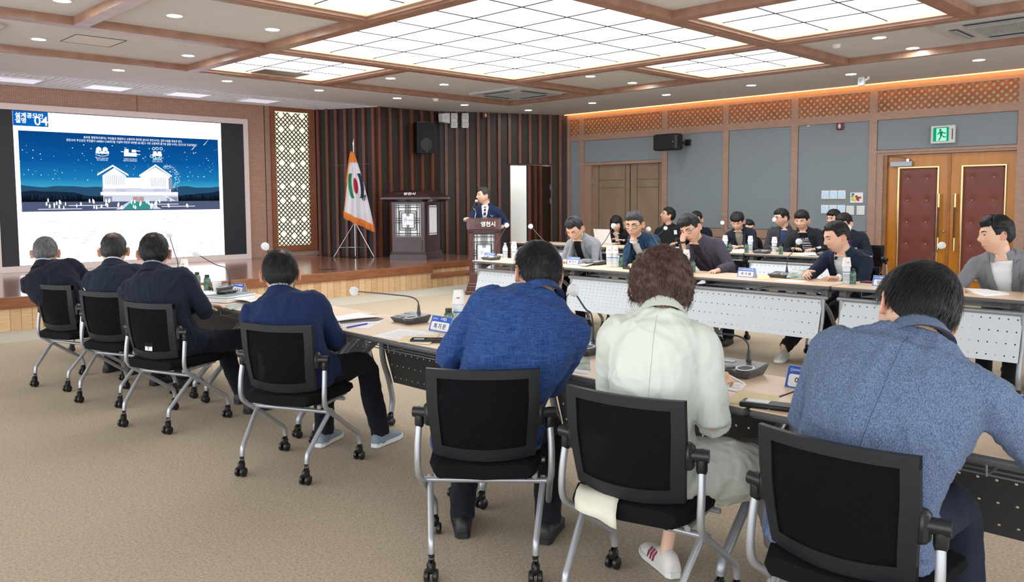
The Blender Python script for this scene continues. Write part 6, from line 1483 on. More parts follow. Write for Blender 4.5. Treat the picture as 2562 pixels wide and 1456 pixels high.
# --- back row
H = xh(1542, 560, 11.15)
person('young woman with black bob and bangs behind the white laptop', (11.4, 8.66), 190, H, (205, -14, 0), cloth('black blazer', 'plain', (26, 26, 30)), front=dict(t0=.5, w0=.01, w1=.05), shirt=('cream blouse', 'plain', (214, 210, 206)), wid=.88, seed=21,
       hair=dict(rgb=(16, 15, 16), front=.034, side=-.05, back=-.07, top=.014, sides=.013, fringe=.008, curtain=-.13), eyes='down', skin=(1.08, 1.1, 1.12), hands=[hd((11.1, 8.5, tz+.05)), hd((11.1, 8.75, tz+.05))])
H = xh(1671, 540, 11.75)
person('man in a black cardigan and glasses leaning back and looking up', (11.7, 7.95), 215, H, (138, 18, 0), cloth('black cardigan', 'plain', (34, 34, 36)), front=False or dict(t0=.6, w0=.01, w1=.04, lapel=False), shirt=('dark tee', 'plain', (40, 38, 38)), wid=1.05, seed=22, skin=(.86, .80, .78),
       hair=dict(rgb=BKH, front=.055, side=.0, back=-.06, top=.018, sides=.012), glasses=(M_gold2, 'rect', .0018), tag_=(-.10, .70, .05, .07, M_badge))
H = xh(1742, 550, 12.1)
person('man in black mostly hidden behind the man resting his cheek', (12.2, 7.72), 210, H, (200, -5, 0), cloth('black jacket', 'plain', (32, 36, 46)), front=dict(t0=.6, w0=.01, w1=.04), shirt=BLK, wid=1.0, seed=23, hair=dict(rgb=BKH, front=.055, side=.0, back=-.06, top=.018, sides=.012), eyes='open')
H = xh(1845, 555, 11.2)
person('young man in a navy blazer over a beige shirt looking down', (11.45, 6.43), 205, H, (198, -28, 0), cloth('navy blazer', 'plain', (38, 44, 58)), front=dict(t0=.0, w0=.06, w1=.06), shirt=('beige shirt', 'plain', (150, 146, 132)), wid=1.02, seed=24,
       hair=dict(rgb=BKH, front=.046, side=.0, back=-.055, top=.026, sides=.014, fringe=.010), eyes='down', tag_=(-.12, .52, .08, .035, M_badge), shirtcollar=('beige shirt', 'plain', (150, 146, 132)), hands=[hd((11.1, 6.3, tz+.025)), hd((11.1, 6.5, tz+.025))])
H = xh(1872, 572, 12.15)
person('person in a black coat hidden behind the young man in the beige shirt', (12.3, 6.9), 205, H, (230, -5, 0), cloth('black coat', 'plain', (20, 21, 24)), front=dict(t0=.6, w0=.01, w1=.03), shirt=BLK, wid=1.0, seed=25, hair=dict(rgb=BKH, front=.055, side=.0, back=-.06, top=.018, sides=.012), hipz=.43, hands_on=False)
H = xh(1955, 546, 11.6)
person('man in a charcoal suit and blue shirt with glasses, profile to the left', (11.6, 5.98), 200, H, (150, -6, 2), cloth('charcoal suit', 'plain', (74, 76, 84)), front=dict(t0=.2, w0=.02, w1=.055), shirt=('blue shirt', 'plain', (56, 74, 112)), wid=1.0, seed=26,
       hair=dict(rgb=BKH, front=.056, side=.0, back=-.05, top=.016, sides=.008, fringe=.004), glasses=(M_glassf, 'rect', .0018), shirtcollar=('blue shirt', 'plain', (56, 74, 112)))
H = xh(2006, 552, 11.2)
person('man in a dark cardigan over a black and white striped top', (11.4, 5.36), 205, H, (188, -14, 0), cloth('dark cardigan', 'plain', (42, 47, 54)), front=dict(t0=.0, w0=.075, w1=.05, lapel=False, stripe=(.93,)), shirt=('black striped top', 'plain', (22, 24, 30)), wid=1.05, seed=27,
       hair=dict(rgb=BKH, front=.048, side=.0, back=-.055, top=.022, sides=.012, fringe=.010), eyes='down', tag_=(-.13, .45, .085, .03, M_badge), hands=[hd((11.1, 5.2, tz+.025)), hd((11.1, 5.5, tz+.025))])
H = xh(2086, 548, 12.3)
person('person whose half-hidden face shows behind the man with the purple shirt', (12.4, 5.42), 205, H, (165, -4, 0), cloth('black coat', 'plain', (20, 21, 24)), front=dict(t0=.6, w0=.01, w1=.03), shirt=BLK, wid=1.0, seed=28, hair=dict(rgb=BKH, front=.050, side=.0, back=-.06, top=.018, sides=.012), hands_on=False)
H = xh(2112, 560, 11.15)
person('man in a navy knit jacket over a purple shirt, right end of the back row', (11.4, 4.75), 205, H, (172, -14, 0), cloth('navy knit jacket', 'plain', (38, 46, 60)), front=dict(t0=.0, w0=.04, w1=.055, lapel=False), shirt=('purple shirt', 'plain', (76, 44, 116)), wid=1.1, seed=29,
       hair=dict(rgb=BKH, front=.05, side=.0, back=-.055, top=.02, sides=.013, fringe=.008), glasses=(M_glassf, 'rect', .002), shirtcollar=('purple shirt', 'plain', (76, 44, 116)), tag_=(-.05, .58, .08, .035, M_badge), hands=[hd((11.1, 4.6, tz+.025)), hd((11.1, 4.8, tz+.025))], bulk=1.1)
# --- the speaker, standing behind the podium
tiem = mat('striped tie', (40, 30, 50), .6); tn_ = tiem.node_tree; wv = tn_.nodes.new('ShaderNodeTexWave'); wv.inputs['Scale'].default_value = 9; wv.bands_direction = 'DIAGONAL'; tcc = tn_.nodes.new('ShaderNodeTexCoord'); rpp = tn_.nodes.new('ShaderNodeValToRGB')
e = rpp.color_ramp.elements; e[0].position = .3; e[0].color = (*lin((28, 30, 56)), 1); e[1].position = .62; e[1].color = (*lin((120, 26, 40)), 1); q = e.new(.85); q.color = (*lin((225, 220, 222)), 1); rpp.color_ramp.interpolation = 'CONSTANT'
tn_.links.new(tcc.outputs['Object'], wv.inputs[0]); tn_.links.new(wv.outputs['Fac'], rpp.inputs[0]); tn_.links.new(rpp.outputs[0], tn_.nodes['Principled BSDF'].inputs['Base Color'])
sp_ = (9.27, 9.92)
H = hpos(1210, 490, (9.22, 9.85, 1.55))
def sq(root, g):
    r, f, u = g['ax'](.66); pt = decal(g['jb'], g['sp'](.66)+r*-.105+f*.35, -f, .006)
    if pt is not None: MB().box(-.03, .03, -.002, .002, -.004, .004).build('pocket_square', M_plwhite, root, M=frame(unit(r+u*-.25), f, u, pt))
    pinit(root, g)
person('man in a navy suit and striped tie speaking at the podium', sp_, 215, H, (160, 0, 0), cloth('speaker navy suit', 'plain', (34, 50, 84)), front=dict(t0=.35, w0=.01, w1=.068), shirt=W_, tie=tiem, wid=1.0, seed=31, stand=True, hipz=.90,
       hair=dict(rgb=(58, 52, 50), front=.064, side=.004, back=-.045, top=.013, sides=.006, gray=.8, fringe=.006), shirtcollar=W_, hands=[hd((9.3, 9.55, 1.06)), hd(hpos(1168, 547, (8.85, 9.85, 1.15)), (.3, .6, -1), (0, -.3, -1), 45)], extras=sq)
# ================================================================== THINGS ON THE TABLES
_z = zpt
def zpt(px, py, z):          # keep what stands on a table inside its top
    p = _z(px, py, z)
    if abs(z-.745) < .08:
        if p.x < 4: p.x = min(p.x, 3.15); p.y = min(p.y, 8.9)
        elif p.x < 8: p.x = max(6.92, min(p.x, 7.34)); p.y = min(p.y, 7.48)
        else: p.x = max(10.2, p.x)
    return p
TZ = .745; RM = R(-90)
M_mb = mat('mic base', (84, 82, 84), .42, metal=.2); M_mtop = mat('mic deck', (120, 124, 130), .4, metal=.2); M_foam = mat('white mic cover', (236, 236, 240), .85, bump=(45, .9)); M_ring = mat('mic ring', (226, 230, 234), .35); M_goose = mat('gooseneck', (70, 71, 74), .35, metal=.4)
M_lab = mat('logo print', (190, 194, 198), .5)
def mic(label, bpx, head, flip=1, group='table microphones', hz=None):
    p = zpt(bpx[0], bpx[1], TZ) if len(bpx) == 2 else Vector(bpx)
    t = thing('table_microphone', label, 'microphone', (p.x, p.y, TZ), RM if flip > 0 else -RM, group)
    m = MB(); w0, w1 = .088, .105
    def rg(z, k, y0, y1, y0b): return [(-k, y0, z), (k*.2, y0, z), (k*.45, y0-.012, z), (k*.85, y0-.012, z), (k, y0, z), (k, y1, z), (-k, y1, z)]
    m.loft([rg(0, .085, -.06, .07, 0), rg(.012, .09, -.065, .075, 0), [(x, y, .030+(y+.07)*.12) for x, y, z in rg(0, .105, -.075, .085, 0)]])
    b = m.build('base', M_mb, t, True)
    sl = Matrix.Translation((0, 0, .0395)) @ Matrix.Rotation(R(6.9), 4, 'X')
    m = MB(); m.box(-.098, .098, -.07, .08, -.0005, .0015, sl); m.build('deck', M_mtop, b)
    m = MB(); m.lathe([(.030, .0), (.0385, .003), (.0385, .005), (.033, .006), (.0325, .002)], 26, sl @ Matrix.Translation((.058, -.036, .002)), cap=False); m.build('speaker_ring', M_ring, b, True)
    MB().lathe([(.001, .0035), (.032, .0035), (.032, 0)], 26, sl @ Matrix.Translation((.058, -.036, .001))).build('speaker_mesh', mat('mic speaker mesh', (108, 112, 118), .7, bump=(400, .6)), b)
    m = MB(); m.box(-.09, -.03, .02, .05, .001, .003, sl); m.build('display', mat('mic display', (70, 76, 74), .2), b)
    m = MB(); [m.bbox(x, x+.014, y, y+.009, .001, .005, .002, sl) for y in (-.055, -.038) for x in (-.09, -.07, -.05)]; m.build('buttons', mat('mic buttons', (150, 154, 158), .5), b)
    m = MB(); m.lathe([(.021, 0), (.021, .004), (.018, .005)], 20, sl @ Matrix.Translation((-.008, -.042, .001))); m.build('talk_button', M_mb, b, True)
    s = Vector((.03, .045, .05)); M = t.matrix_basis.inverted() @ Vector(tuple(head)) if False else None
    import mathutils
    inv = (Matrix.Translation(t.location) @ Matrix.Rotation(t.rotation_euler.z, 4, 'Z')).inverted(); hl_ = inv @ Vector(tuple(head))
    m = MB(); m.tube([tuple(s), tuple(s+Vector((0, 0, .012)))], .0125, 12); m.tube([tuple(s+Vector((0, 0, .012))), tuple(s+Vector((0, 0, .055)))], [.011, .007], 12); m.build('socket', M_goose, t, True)
    a = s+Vector((0, 0, .05)); d = hl_-a; mid = a+Vector((0, 0, min(.10, .35*abs(d.z)+.03)))+d*.05
    path = bez([tuple(a), tuple(a+Vector((0, 0, .03))+d*.02), tuple(mid*.5+(a+d*.22+Vector((0, 0, .035)))*.5), tuple(a+d*.45+Vector((0, 0, .03))), tuple(hl_)], 6)
    MB().tube(path, .0042, 8).build('gooseneck', M_goose, t, True)
    u = unit(np.array(path[-1])-np.array(path[-3])); e = np.array(path[-1])
    m = MB(); n_ = 20; rings = []; rr = random.Random(hash(label) % 999)
    for q, r_ in ((-.012, .009), (-.004, .017), (.008, .026), (.022, .030), (.036, .028), (.047, .018), (.052, .006)):
        a1 = unit(np.cross(u, [0, 0, 1.])); a2 = np.cross(u, a1)
        rings.append([tuple(e+u*q+(a1*math.cos(k*2*math.pi/n_)+a2*math.sin(k*2*math.pi/n_))*r_*(1+rr.uniform(-.05, .05))) for k in range(n_)])
    m.loft(rings); m.build('fabric_cover', M_foam, t, 80)
    return t
M_pet = bpy.data.materials.new('clear bottle'); M_pet.use_nodes = True; b_ = M_pet.node_tree.nodes['Principled BSDF']; b_.inputs['Base Color'].default_value = (.82, .88, .92, 1); b_.inputs['Roughness'].default_value = .12; b_.inputs['Alpha'].default_value = .5
M_labl = mat('bottle label', (222, 230, 238), .5); M_band = mat('label blue band', (60, 130, 200), .5); M_cap = mat('blue cap', (150, 190, 226), .4); M_cup = mat('paper cup', (240, 239, 236), .75); M_red = mat('cup logo red', (200, 60, 80), .6)
def bottle(label, p, cup=True, cuplabel=None, s=1.0, grp='water bottles on the tables'):
    t = thing('water_bottle', label, 'bottle', (p[0], p[1], TZ), 0, grp)
    pr = [(.001, .002), (.026, 0), (.031, .006), (.031, .03), (.029, .034), (.031, .038), (.031, .06), (.029, .064), (.031, .068), (.031, .145), (.024, .17), (.0145, .186), (.013, .196)]
    MB().lathe([(r, z*s) for r, z in pr], 22).build('body', M_pet, t, True)
    MB().lathe([(.0315, .088*s), (.0322, .09*s), (.0322, .146*s), (.0315, .148*s)], 22, cap=False).build('label_sleeve', M_labl, t, True)
    MB().lathe([(.0326, .100*s), (.0326, .108*s)], 22, cap=False).build('label_band', M_band, t, True)
    MB().lathe([(.015, .192*s), (.0155, .194*s), (.0155, .21*s), (.014, .212*s), (.001, .212*s)], 18).build('cap', M_cap, t, True)
    if cup:
        c = thing('paper_cup', cuplabel or label.replace('water bottle', 'upturned cup on the water bottle').replace(' of the pair', '').replace(' of the near row', '').replace(' at the far end of', ' on').replace(', no cup on it', ''), 'cup', (p[0], p[1], TZ+.150*s), 0, 'paper cups')
        MB().lathe([(.038, 0), (.0395, .002), (.038, .006), (.0285, .078), (.026, .080), (.026, .074), (.001, .074)], 24).build('cup_wall', M_cup, c, True)
        d = (Vector((-.70, -.71, 0))).normalized()
        MB().box(-.009, .009, -.0012, 0, -.0032, .0032).build('cup_logo', M_red, c, M=frame((-d.y*-1, d.x*-1, 0), tuple(-d), (0, 0, 1), (d.x*.0345, d.y*.0345, .038)))
    return t
def cup(label, p, up=True, s=1.0):
    c = thing('paper_cup', label, 'cup', (p[0], p[1], TZ), 0, 'paper cups')
    MB().lathe([(.001, .004), (.026, .003), (.027, 0), (.0375, .072*s), (.0395, .074*s), (.0385, .077*s), (.0365, .074*s), (.026, .008), (.001, .008)], 24).build('cup_wall', M_cup, c, True); return c
M_cang = mat('green can', (28, 76, 50), .35, metal=.3, noise=(30, .5), rgb2=(120, 150, 134)); M_canb = mat('black can cap', (52, 50, 50), .35, metal=.4)
def can(label, p, brand=False):
    t = thing('coffee_can', label, 'can', (p[0], p[1], TZ), 0, 'green coffee bottle-cans')
    MB().lathe([(.001, .001), (.026, 0), (.0285, .006), (.0285, .088), (.024, .106), (.0175, .112), (.0175, .118)], 24).build('body', M_cang, t, True)
    MB().lathe([(.0185, .112), (.019, .114), (.019, .132), (.0175, .134), (.001, .134)], 20).build('cap', M_canb, t, True)
    MB().lathe([(.0205, .104), (.0240, .1055)], 20, cap=False)
    if brand:
        M = frame((.70, -.71, 0), (0, 0, 1), (-.71, -.70, 0), (-.71*.0292, -.70*.0292, .07)); text('T.O.P', .026, M_plwhite, t, M, bold=.0006); text('AMERICANO', .009, mat('can green letters', (60, 190, 110), .5), t, M @ Matrix.Translation((0, -.02, 0)), bold=.0002); text('A', .018, M_plwhite, t, M @ Matrix.Translation((-.004, .022, -.003)))
    return t
M_npb = mat('nameplate blue', (42, 92, 186), .35); M_npb2 = mat('nameplate pale blue', (92, 132, 208), .35); M_npw = mat('nameplate white', (238, 240, 246), .35); M_npc = mat('clear acrylic', (206, 214, 232), .1, alpha=.55); M_ink = mat('black ink', (28, 28, 32), .6)
def plate(label, p, title, nm, far=False, w=.18, rot=RM):
    t = thing('nameplate', label, 'nameplate', (p[0], p[1], TZ), rot, 'blue and white nameplates'); h = .088; a = math.atan2(.034, h); L = math.hypot(.034, h)
    Mf = Matrix.Translation((0, -.034, 0)) @ Matrix.Rotation(math.pi/2-a, 4, 'X')
    Mb = Matrix.Translation((0, .034, 0)) @ Matrix.Rotation(math.pi/2+a, 4, 'X')
    MB().box(-w/2, w/2, 0, L, -.002, 0, Mf).box(-w/2, w/2, 0, L, 0, .002, Mb).build('acrylic_stand', M_npc, t)
    MB().box(-w/2+.003, w/2-.003, .003, L-.003, 0, .0006, Mf).build('blue_card', M_npb2 if far else M_npb, t)
    m = MB(); x0, x1, y0, y1 = -w/2+.012, w/2-.012, .008, L*.62; n = 5; pts = []
    for cx_, cy_, a0 in ((x1-.01, y1-.01, 0), (x0+.01, y1-.01, 90), (x0+.01, y0+.01, 180), (x1-.01, y0+.01, 270)): pts += [(cx_+.01*math.cos(R(a0+k*90/n)), cy_+.01*math.sin(R(a0+k*90/n))) for k in range(n+1)]
    m.prism(pts, .0006, .0010, Mf); m.build('white_field', M_npw, t)
    text(nm, .032, M_ink, t, Mf @ Matrix.Translation((0, L*.34, .0014)), bold=.0004); text(title, .016, M_npw, t, Mf @ Matrix.Translation((.018, L*.80, .001)), bold=.0003)
    star(t, Mf @ Matrix.Translation((-w/2+.02, L*.80, .0012)), .008, (235, 240, 250)); text('별빛영천', .009, M_npw, t, Mf @ Matrix.Translation((-w/2+.042, L*.79, .0012)))
    return t
M_pap = mat('white paper', (252, 252, 253), .8); M_cream2 = mat('cream envelope', (238, 222, 178), .8); M_pic = mat('printed picture', (120, 138, 120), .7, noise=(14, .6), rgb2=(206, 214, 206)); M_print = mat('grey print', (150, 152, 158), .8)
def paper(label, corners, m_=None, z=0.0, name='paper_sheet', cat='paper', th=.0012, cover=None, lift=None, rows=False, grp=None):
    """sheet from four pixel corners on the table; lift raises the last two corners"""
    P = [zpt(x, y, TZ+z) for x, y in corners]; c = sum(P, Vector())/4; t = thing(name, label, cat, (c.x, c.y, TZ+z), 0, grp)
    n = 8; g = []
    for j in range(n+1):
        for i in range(n+1):
            u, v = i/n, j/n; p = (P[0]*(1-u)+P[1]*u)*(1-v)+(P[3]*(1-u)+P[2]*u)*v-c
            g.append((p.x, p.y, .0004+(lift or 0)*max(0, (v-.35)/.65)**2*(.6+.4*math.sin(u*3))))
    mb = MB(); k = (n+1)**2; mb.add(g+[(x, y, z_+th) for x, y, z_ in g], [(j*(n+1)+i, (j+1)*(n+1)+i, (j+1)*(n+1)+i+1, j*(n+1)+i+1) for j in range(n) for i in range(n)]+[(k+j*(n+1)+i, k+j*(n+1)+i+1, k+(j+1)*(n+1)+i+1, k+(j+1)*(n+1)+i) for j in range(n) for i in range(n)]
       +[(i, i+1, k+i+1, k+i) for i in range(n)]+[(n*(n+1)+i+1, n*(n+1)+i, k+n*(n+1)+i, k+n*(n+1)+i+1) for i in range(n)]+[((j+1)*(n+1), j*(n+1), k+j*(n+1), k+(j+1)*(n+1)) for j in range(n)]+[(j*(n+1)+n, (j+1)*(n+1)+n, k+(j+1)*(n+1)+n, k+j*(n+1)+n) for j in range(n)])
    mb.build('sheet', m_ or M_pap, t, 60)
    if rows:
        mb = MB(); u_ = (P[1]-P[0]); v_ = (P[3]-P[0]); 
        for q in range(7):
            a = P[0]-c+u_*.12+v_*(.18+.1*q); b2 = a+u_*(.7 if q % 3 else .45); w_ = v_.normalized()*.0012
            mb.add([(a-w_).to_tuple(), (b2-w_).to_tuple(), (b2+w_).to_tuple(), (a+w_).to_tuple()], [(0, 1, 2, 3)]) 
        mb.v = [(x, y, th+.0012) for x, y, z_ in mb.v]; mb.build('print_lines', M_print, t)
    return t
def pen(label, a, b, rgb, z=.0, r=.0045, pz=TZ):
    A_, B_ = zpt(a[0], a[1], pz+z+r), zpt(b[0], b[1], pz+z+r); t = thing('pen', label, 'pen', A_)
    d = B_-A_; MB().tube([(0, 0, 0), tuple(d*.86)], r, 10).build('barrel', mat('pen %d %d %d' % rgb, rgb, .35), t, True); MB().tube([tuple(d*.86), tuple(d)], [r*.8, .001], 10).build('tip', M_plwhite, t, True); return t
def hx(px, py, x): return tuple(xpt(px, py, x))
# ---- near row
b0 = zpt(472, 703, TZ); mic('table microphone at the far end of the near row, its white head against the screen', (474, 704), hx(424, 589, b0.x-.22))
b1 = zpt(565, 726, TZ); mic('table microphone beside the stack of binders on the near row', (566, 727), hx(497, 638, b1.x-.16))
b2 = zpt(770, 746, TZ); mic('table microphone mostly hidden by the bright navy blazer, white head above his hair', (772, 748), hx(668, 622, b2.x-.10))
b3 = zpt(1030, 806, TZ); mic('table microphone with a long low gooseneck between the navy blazer and the blue jacket', (1026, 806), hx(893, 729, b3.x-.10))
b4 = zpt(1462, 880, TZ); mic('table microphone half hidden between the blue jacket and the mint jacket', (1458, 882), hx(1440, 735, b4.x-.03))
b5 = zpt(1850, 930, TZ); mic('table microphone in front of the writing woman, big round ring on its deck', (1852, 934), hx(1697, 818, b5.x-.06))
b6 = zpt(2150, 965, TZ); mic('table microphone hidden by the heather-blue jacket, fluffy white head at his shoulder', (2190, 985), hx(2088, 862, b6.x-.12))
M_ns = [((458, 697), '도시건축과장', '김 창 호', 'nameplate at the far end of the near row'), ((617, 733), '도시계획과장', '임 석 수', 'nameplate beside the stack of binders'), ((805, 763), '선임노사국장', '박 인 호', 'nameplate partly hidden by the bright navy blazer'),
        ((1108, 829), '시 의 원', '최 기 문', 'nameplate beside the green coffee can on the near row')]
for q, a_, b__, lb in M_ns: plate(lb, zpt(*q, TZ), a_, b__)
p = zpt(1951, 962, TZ); plate('nameplate half hidden behind the left shoulder of the heather-blue jacket', (p.x, p.y-.125), '부 시 장', '이 정 우')
plate('large nearest nameplate cut by the right edge', zpt(2548, 1046, TZ), '자 문 위 원', '조 남 준')
can('green coffee can left of the pair at the far end of the near row', zpt(494, 719, TZ)); can('green coffee can right of the pair at the far end of the near row', zpt(519, 727, TZ))
bottle('water bottle at the far end of the near row behind the green cans', zpt(541, 706, TZ)); cup('white paper cup standing beside the microphone by the binders', zpt(543, 729, TZ))
can('green coffee can with white lettering in front of the blue jacket', zpt(1123, 829, TZ), True); bottle('water bottle beside the lettered green can', zpt(1148, 824, TZ))
bottle('water bottle left of the woman\'s neck on the near row', zpt(1590, 892, TZ)); bottle('water bottle right of the woman\'s neck on the near row', zpt(1693, 905, TZ))
paper('open white folder in front of the man with the dark navy suit', [(470, 722), (545, 730), (520, 745), (455, 735)], lift=.03, th=.003)
paper('white sheet below the open folder at the near row\'s far end', [(480, 738), (530, 741), (500, 752), (470, 746)], rows=True)
paper('small yellow notepad at the edge of the near row\'s first table', [(485, 744), (530, 742), (515, 755), (480, 752)], M_cream2, th=.006, name='notepad', cat='notepad')
t = thing('key_fob', 'small black car key fob beside the binders', 'key fob', zpt(521, 747, TZ)); MB().ball((0, 0, .008), (.035, .018, .008), 12).build('fob_body', M_black, t, True)
def stack(label, c_, w_, d_, hs_, rot, mats):
    t = thing('document_binder', label, 'binder', (c_.x, c_.y, TZ), rot); z = 0
    for i, (h_, m_) in enumerate(zip(hs_, mats)): o = MB().bbox(-w_/2, w_/2, -d_/2, d_/2, z, z+h_, .002).build('cover' if h_ < .005 else 'page_block', m_, t); z += h_+.0003
    return t
c_ = zpt(577, 752, TZ); stack('thick white ring binder with grey-blue cover on the near row', c_, .22, .30, (.003, .03, .003, .012, .003), R(-70), (mat('binder teal', (120, 146, 150), .5), M_pap, mat('binder teal', (120, 146, 150), .5), M_pap, mat('binder teal', (120, 146, 150), .5)))
t = thing('eyeglass_case', 'black glasses case lying on the binder', 'case', (c_.x-.01, c_.y+.04, TZ+.0515), R(20)); MB().bbox(-.08, .08, -.03, .03, 0, .022, .008).build('case_body', M_black, t, True)
t = thing('eyeglasses', 'pair of folded spectacles lying on the glasses case', 'glasses', (c_.x+.0, c_.y-.03, TZ+.0515+.002), R(20)); m = MB()
for s in (-1, 1): m.tube([(s*.033+.025*math.cos(a), .02*math.sin(a), .018) for a in np.linspace(0, 6.28, 16)], .0016, 6); m.tube([(s*.06, 0, .018), (s*.05, .03, .006), (-s*.04, .035, .003)], .0015, 6)
m.build('frame', M_glassf, t, True)
paper('white sheet curling up behind the binder', [(600, 742), (655, 752), (640, 768), (590, 756)], lift=.03)
paper('printed brochure under the sleeve of the bright navy blazer', [(560, 764), (612, 757), (625, 768), (575, 775)], M_pic)
paper('open white booklet next to the bright navy blazer', [(828, 795), (905, 782), (958, 796), (835, 808)], th=.003, lift=.012); paper('black-backed page fold under the open booklet', [(850, 806), (960, 797), (945, 803), (850, 811)], mat('black page', (30, 32, 40), .6), th=.002, z=-.0)
paper('white sheet under the blue pen', [(832, 808), (958, 804), (920, 822), (842, 818)], rows=True); pen('blue ballpoint pen lying on the white sheet', (868, 819), (926, 808), (70, 74, 190), z=.002)
paper('white agenda sheet in front of the blue jacket', [(1000, 823), (1098, 834), (1060, 852), (930, 842)], rows=True); paper('cream envelope under the pencil tray', [(1010, 842), (1100, 838), (1075, 862), (996, 856)], M_cream2, z=.0015, th=.004, name='envelope', cat='envelope')
c_ = zpt(1080, 855, TZ); t = thing('pencil_tray', 'open black pencil tray with blue and black pens left of the blue jacket', 'pencil case', (c_.x, c_.y, TZ+.0), R(-48)); m = MB(); m.bbox(-.11, .11, -.035, .035, 0, .006, .003); [m.bbox(*b, .002) for b in [(-.11, .11, -.035, -.03, 0, .018), (-.11, .11, .03, .035, 0, .018), (-.11, -.105, -.035, .035, 0, .018), (.105, .11, -.035, .035, 0, .018)]]; m.build('tray', M_black, t)
MB().box(-.095, -.04, -.02, .015, .006, .016).build('eraser', mat('pale blue eraser', (150, 205, 226), .5), t)
MB().tube([(-.02, .012, .014), (.10, .0, .02)], .004, 8).build('pen', M_black, t, True); MB().tube([(-.03, -.008, .012), (.09, -.012, .012)], .004, 8).build('red_pen', mat('tray red', (190, 50, 60), .4), t, True)
paper('aerial photo printout beside the blue jacket\'s sleeve', [(1415, 892), (1475, 895), (1478, 926), (1408, 922)], M_pic); paper('white page under the aerial printout', [(1408, 920), (1476, 928), (1470, 936), (1402, 928)])
paper('white note sheet under the woman\'s writing hand', [(1795, 948), (1868, 962), (1850, 982), (1785, 968)], rows=True, z=.001); paper('pale yellow envelope right of the writing woman', [(1850, 978), (1950, 995), (1925, 1026), (1825, 1008)], M_cream2, th=.004, name='envelope', cat='envelope')
c_ = zpt(1925, 1020, TZ); t = thing('pencil_tray', 'black pencil tray between the woman and the heather-blue jacket', 'pencil case', (c_.x, c_.y, TZ), R(-75)); MB().bbox(-.10, .10, -.035, .035, 0, .018, .004).build('tray', M_black, t, True); MB().box(-.08, .0, -.02, .02, .018, .021).build('label', M_plwhite, t)
paper('white sheet before the nearest nameplate', [(2490, 1060), (2600, 1075), (2600, 1130), (2500, 1090)], rows=True); paper('cream envelope at the lower right edge', [(2510, 1078), (2610, 1090), (2610, 1110), (2520, 1095)], M_cream2, z=.002, th=.003, name='envelope', cat='envelope')
A_, hd_ = None, None
# the woman's pen, held
pen('white pen in the right hand of the woman in the mint jacket', (1862, 960), (1806, 930), (232, 232, 236), z=.045, r=.005)
# ---- middle row (nameplates face the camera side)
RF = R(-90)
def fz(px, py): return zpt(px, py, TZ)
def fmic(label, b, h, dx): p = fz(*b); return mic(label, b, hx(h[0], h[1], p.x+dx), 1)
fmic('table microphone nearest the podium on the middle row', (1228, 650), (1266, 567), .25); fmic('table microphone left of the grey jacket, white head above black hair', (1372, 660), (1330, 569), .12)
fmic('table microphone between the grey jacket and the teal jacket', (1488, 662), (1533, 569), .25); fmic('table microphone just right of the man in round glasses', (1652, 672), (1624, 577), .25)
fmic('table microphone in front of the navy suit reading papers', (1955, 694), (1996, 609), .20); fmic('table microphone before the grey suit, white head against the padded door', (2288, 715), (2352, 619), .12)
for (q, a_, b__, lb) in [((1200, 648), '영천시의회 의원', '성 기 백', 'nameplate at the podium end of the middle row'), ((1436, 662), '영천시의회 의원', '황 현 서', 'nameplate in front of the light grey jacket'), ((1869, 693), '영천시의회 의원', '하 기 태', 'nameplate alone on bare table left of the navy suit'), ((2212, 716), '영천시의회 의원', '김 선 태', 'nameplate beside the black hair of the heather-blue man')]:
    plate(lb, fz(*q), a_, b__, True)
cup('small white paper cup beside the microphone near the podium', fz(1237, 647), s=.8); bottle('water bottle with blue cap near the podium, no cup on it', fz(1264, 650), False); bottle('water bottle left of the head in the blue jacket', fz(1286, 651))
bottle('left water bottle of the pair before the teal jacket', fz(1524, 668)); bottle('right water bottle of the pair before the teal jacket', fz(1539, 668)); can('green coffee can before the teal jacket', fz(1554, 668))
bottle('water bottle before the man resting his cheek', fz(1717, 681)); can('green coffee can before the man resting his cheek', fz(1733, 681))
bottle('water bottle before the navy suit reading papers', fz(2117, 710)); can('green coffee can right of the navy suit\'s water bottle', fz(2133, 710))
paper('open white booklet under the hands of the grey jacket', [(1420, 655), (1470, 650), (1520, 660), (1465, 668)], lift=.02); paper('tilted brochure with green pictures beside the teal jacket', [(1493, 655), (1520, 657), (1520, 644), (1496, 640)], M_pic, lift=.05)
paper('black notebook with a pen before the teal jacket', [(1562, 666), (1590, 668), (1585, 675), (1558, 673)], M_black, name='notebook', cat='notebook', th=.01); paper('cream envelope before the man resting his cheek', [(1738, 676), (1775, 674), (1765, 681), (1738, 681)], M_cream2, name='envelope', cat='envelope')
paper('yellow envelope left of the microphone before the navy suit', [(1893, 688), (1935, 691), (1922, 699), (1895, 697)], M_cream2, name='envelope', cat='envelope')
p = fz(1990, 690); t = thing('open_brochure', 'open illustrated brochure held up by the man in the navy suit', 'brochure', (7.10, 3.44, TZ+.0), R(0))
m = MB(); n = 8; gs = []
for j in range(2):
    for i in range(n+1): a = i/n; gs.append((.02+.13*a-.0, .17*j-.02, .02+.12*a-.05*a*a))
m.add(gs, [(i, i+1, n+2+i, n+1+i) for i in range(n)]); o_ = m.build('raised_page', M_pic, t, 60); o_.modifiers.new('s', 'SOLIDIFY').thickness = .002
m = MB(); m.box(-.16, .03, -.06, .17, .0, .004); m.build('lower_page', M_pap, t)
t = thing('spectacles_pouch', 'red and black pouch on the table right of the navy suit\'s water bottle', 'pouch', fz(2178, 708)); MB().bbox(-.05, .05, -.08, .08, 0, .012, .006).build('pouch_body', M_black, t, True); MB().box(-.02, .03, -.06, .06, .012, .016).build('red_strip', mat('pouch red', (190, 20, 50), .5), t)
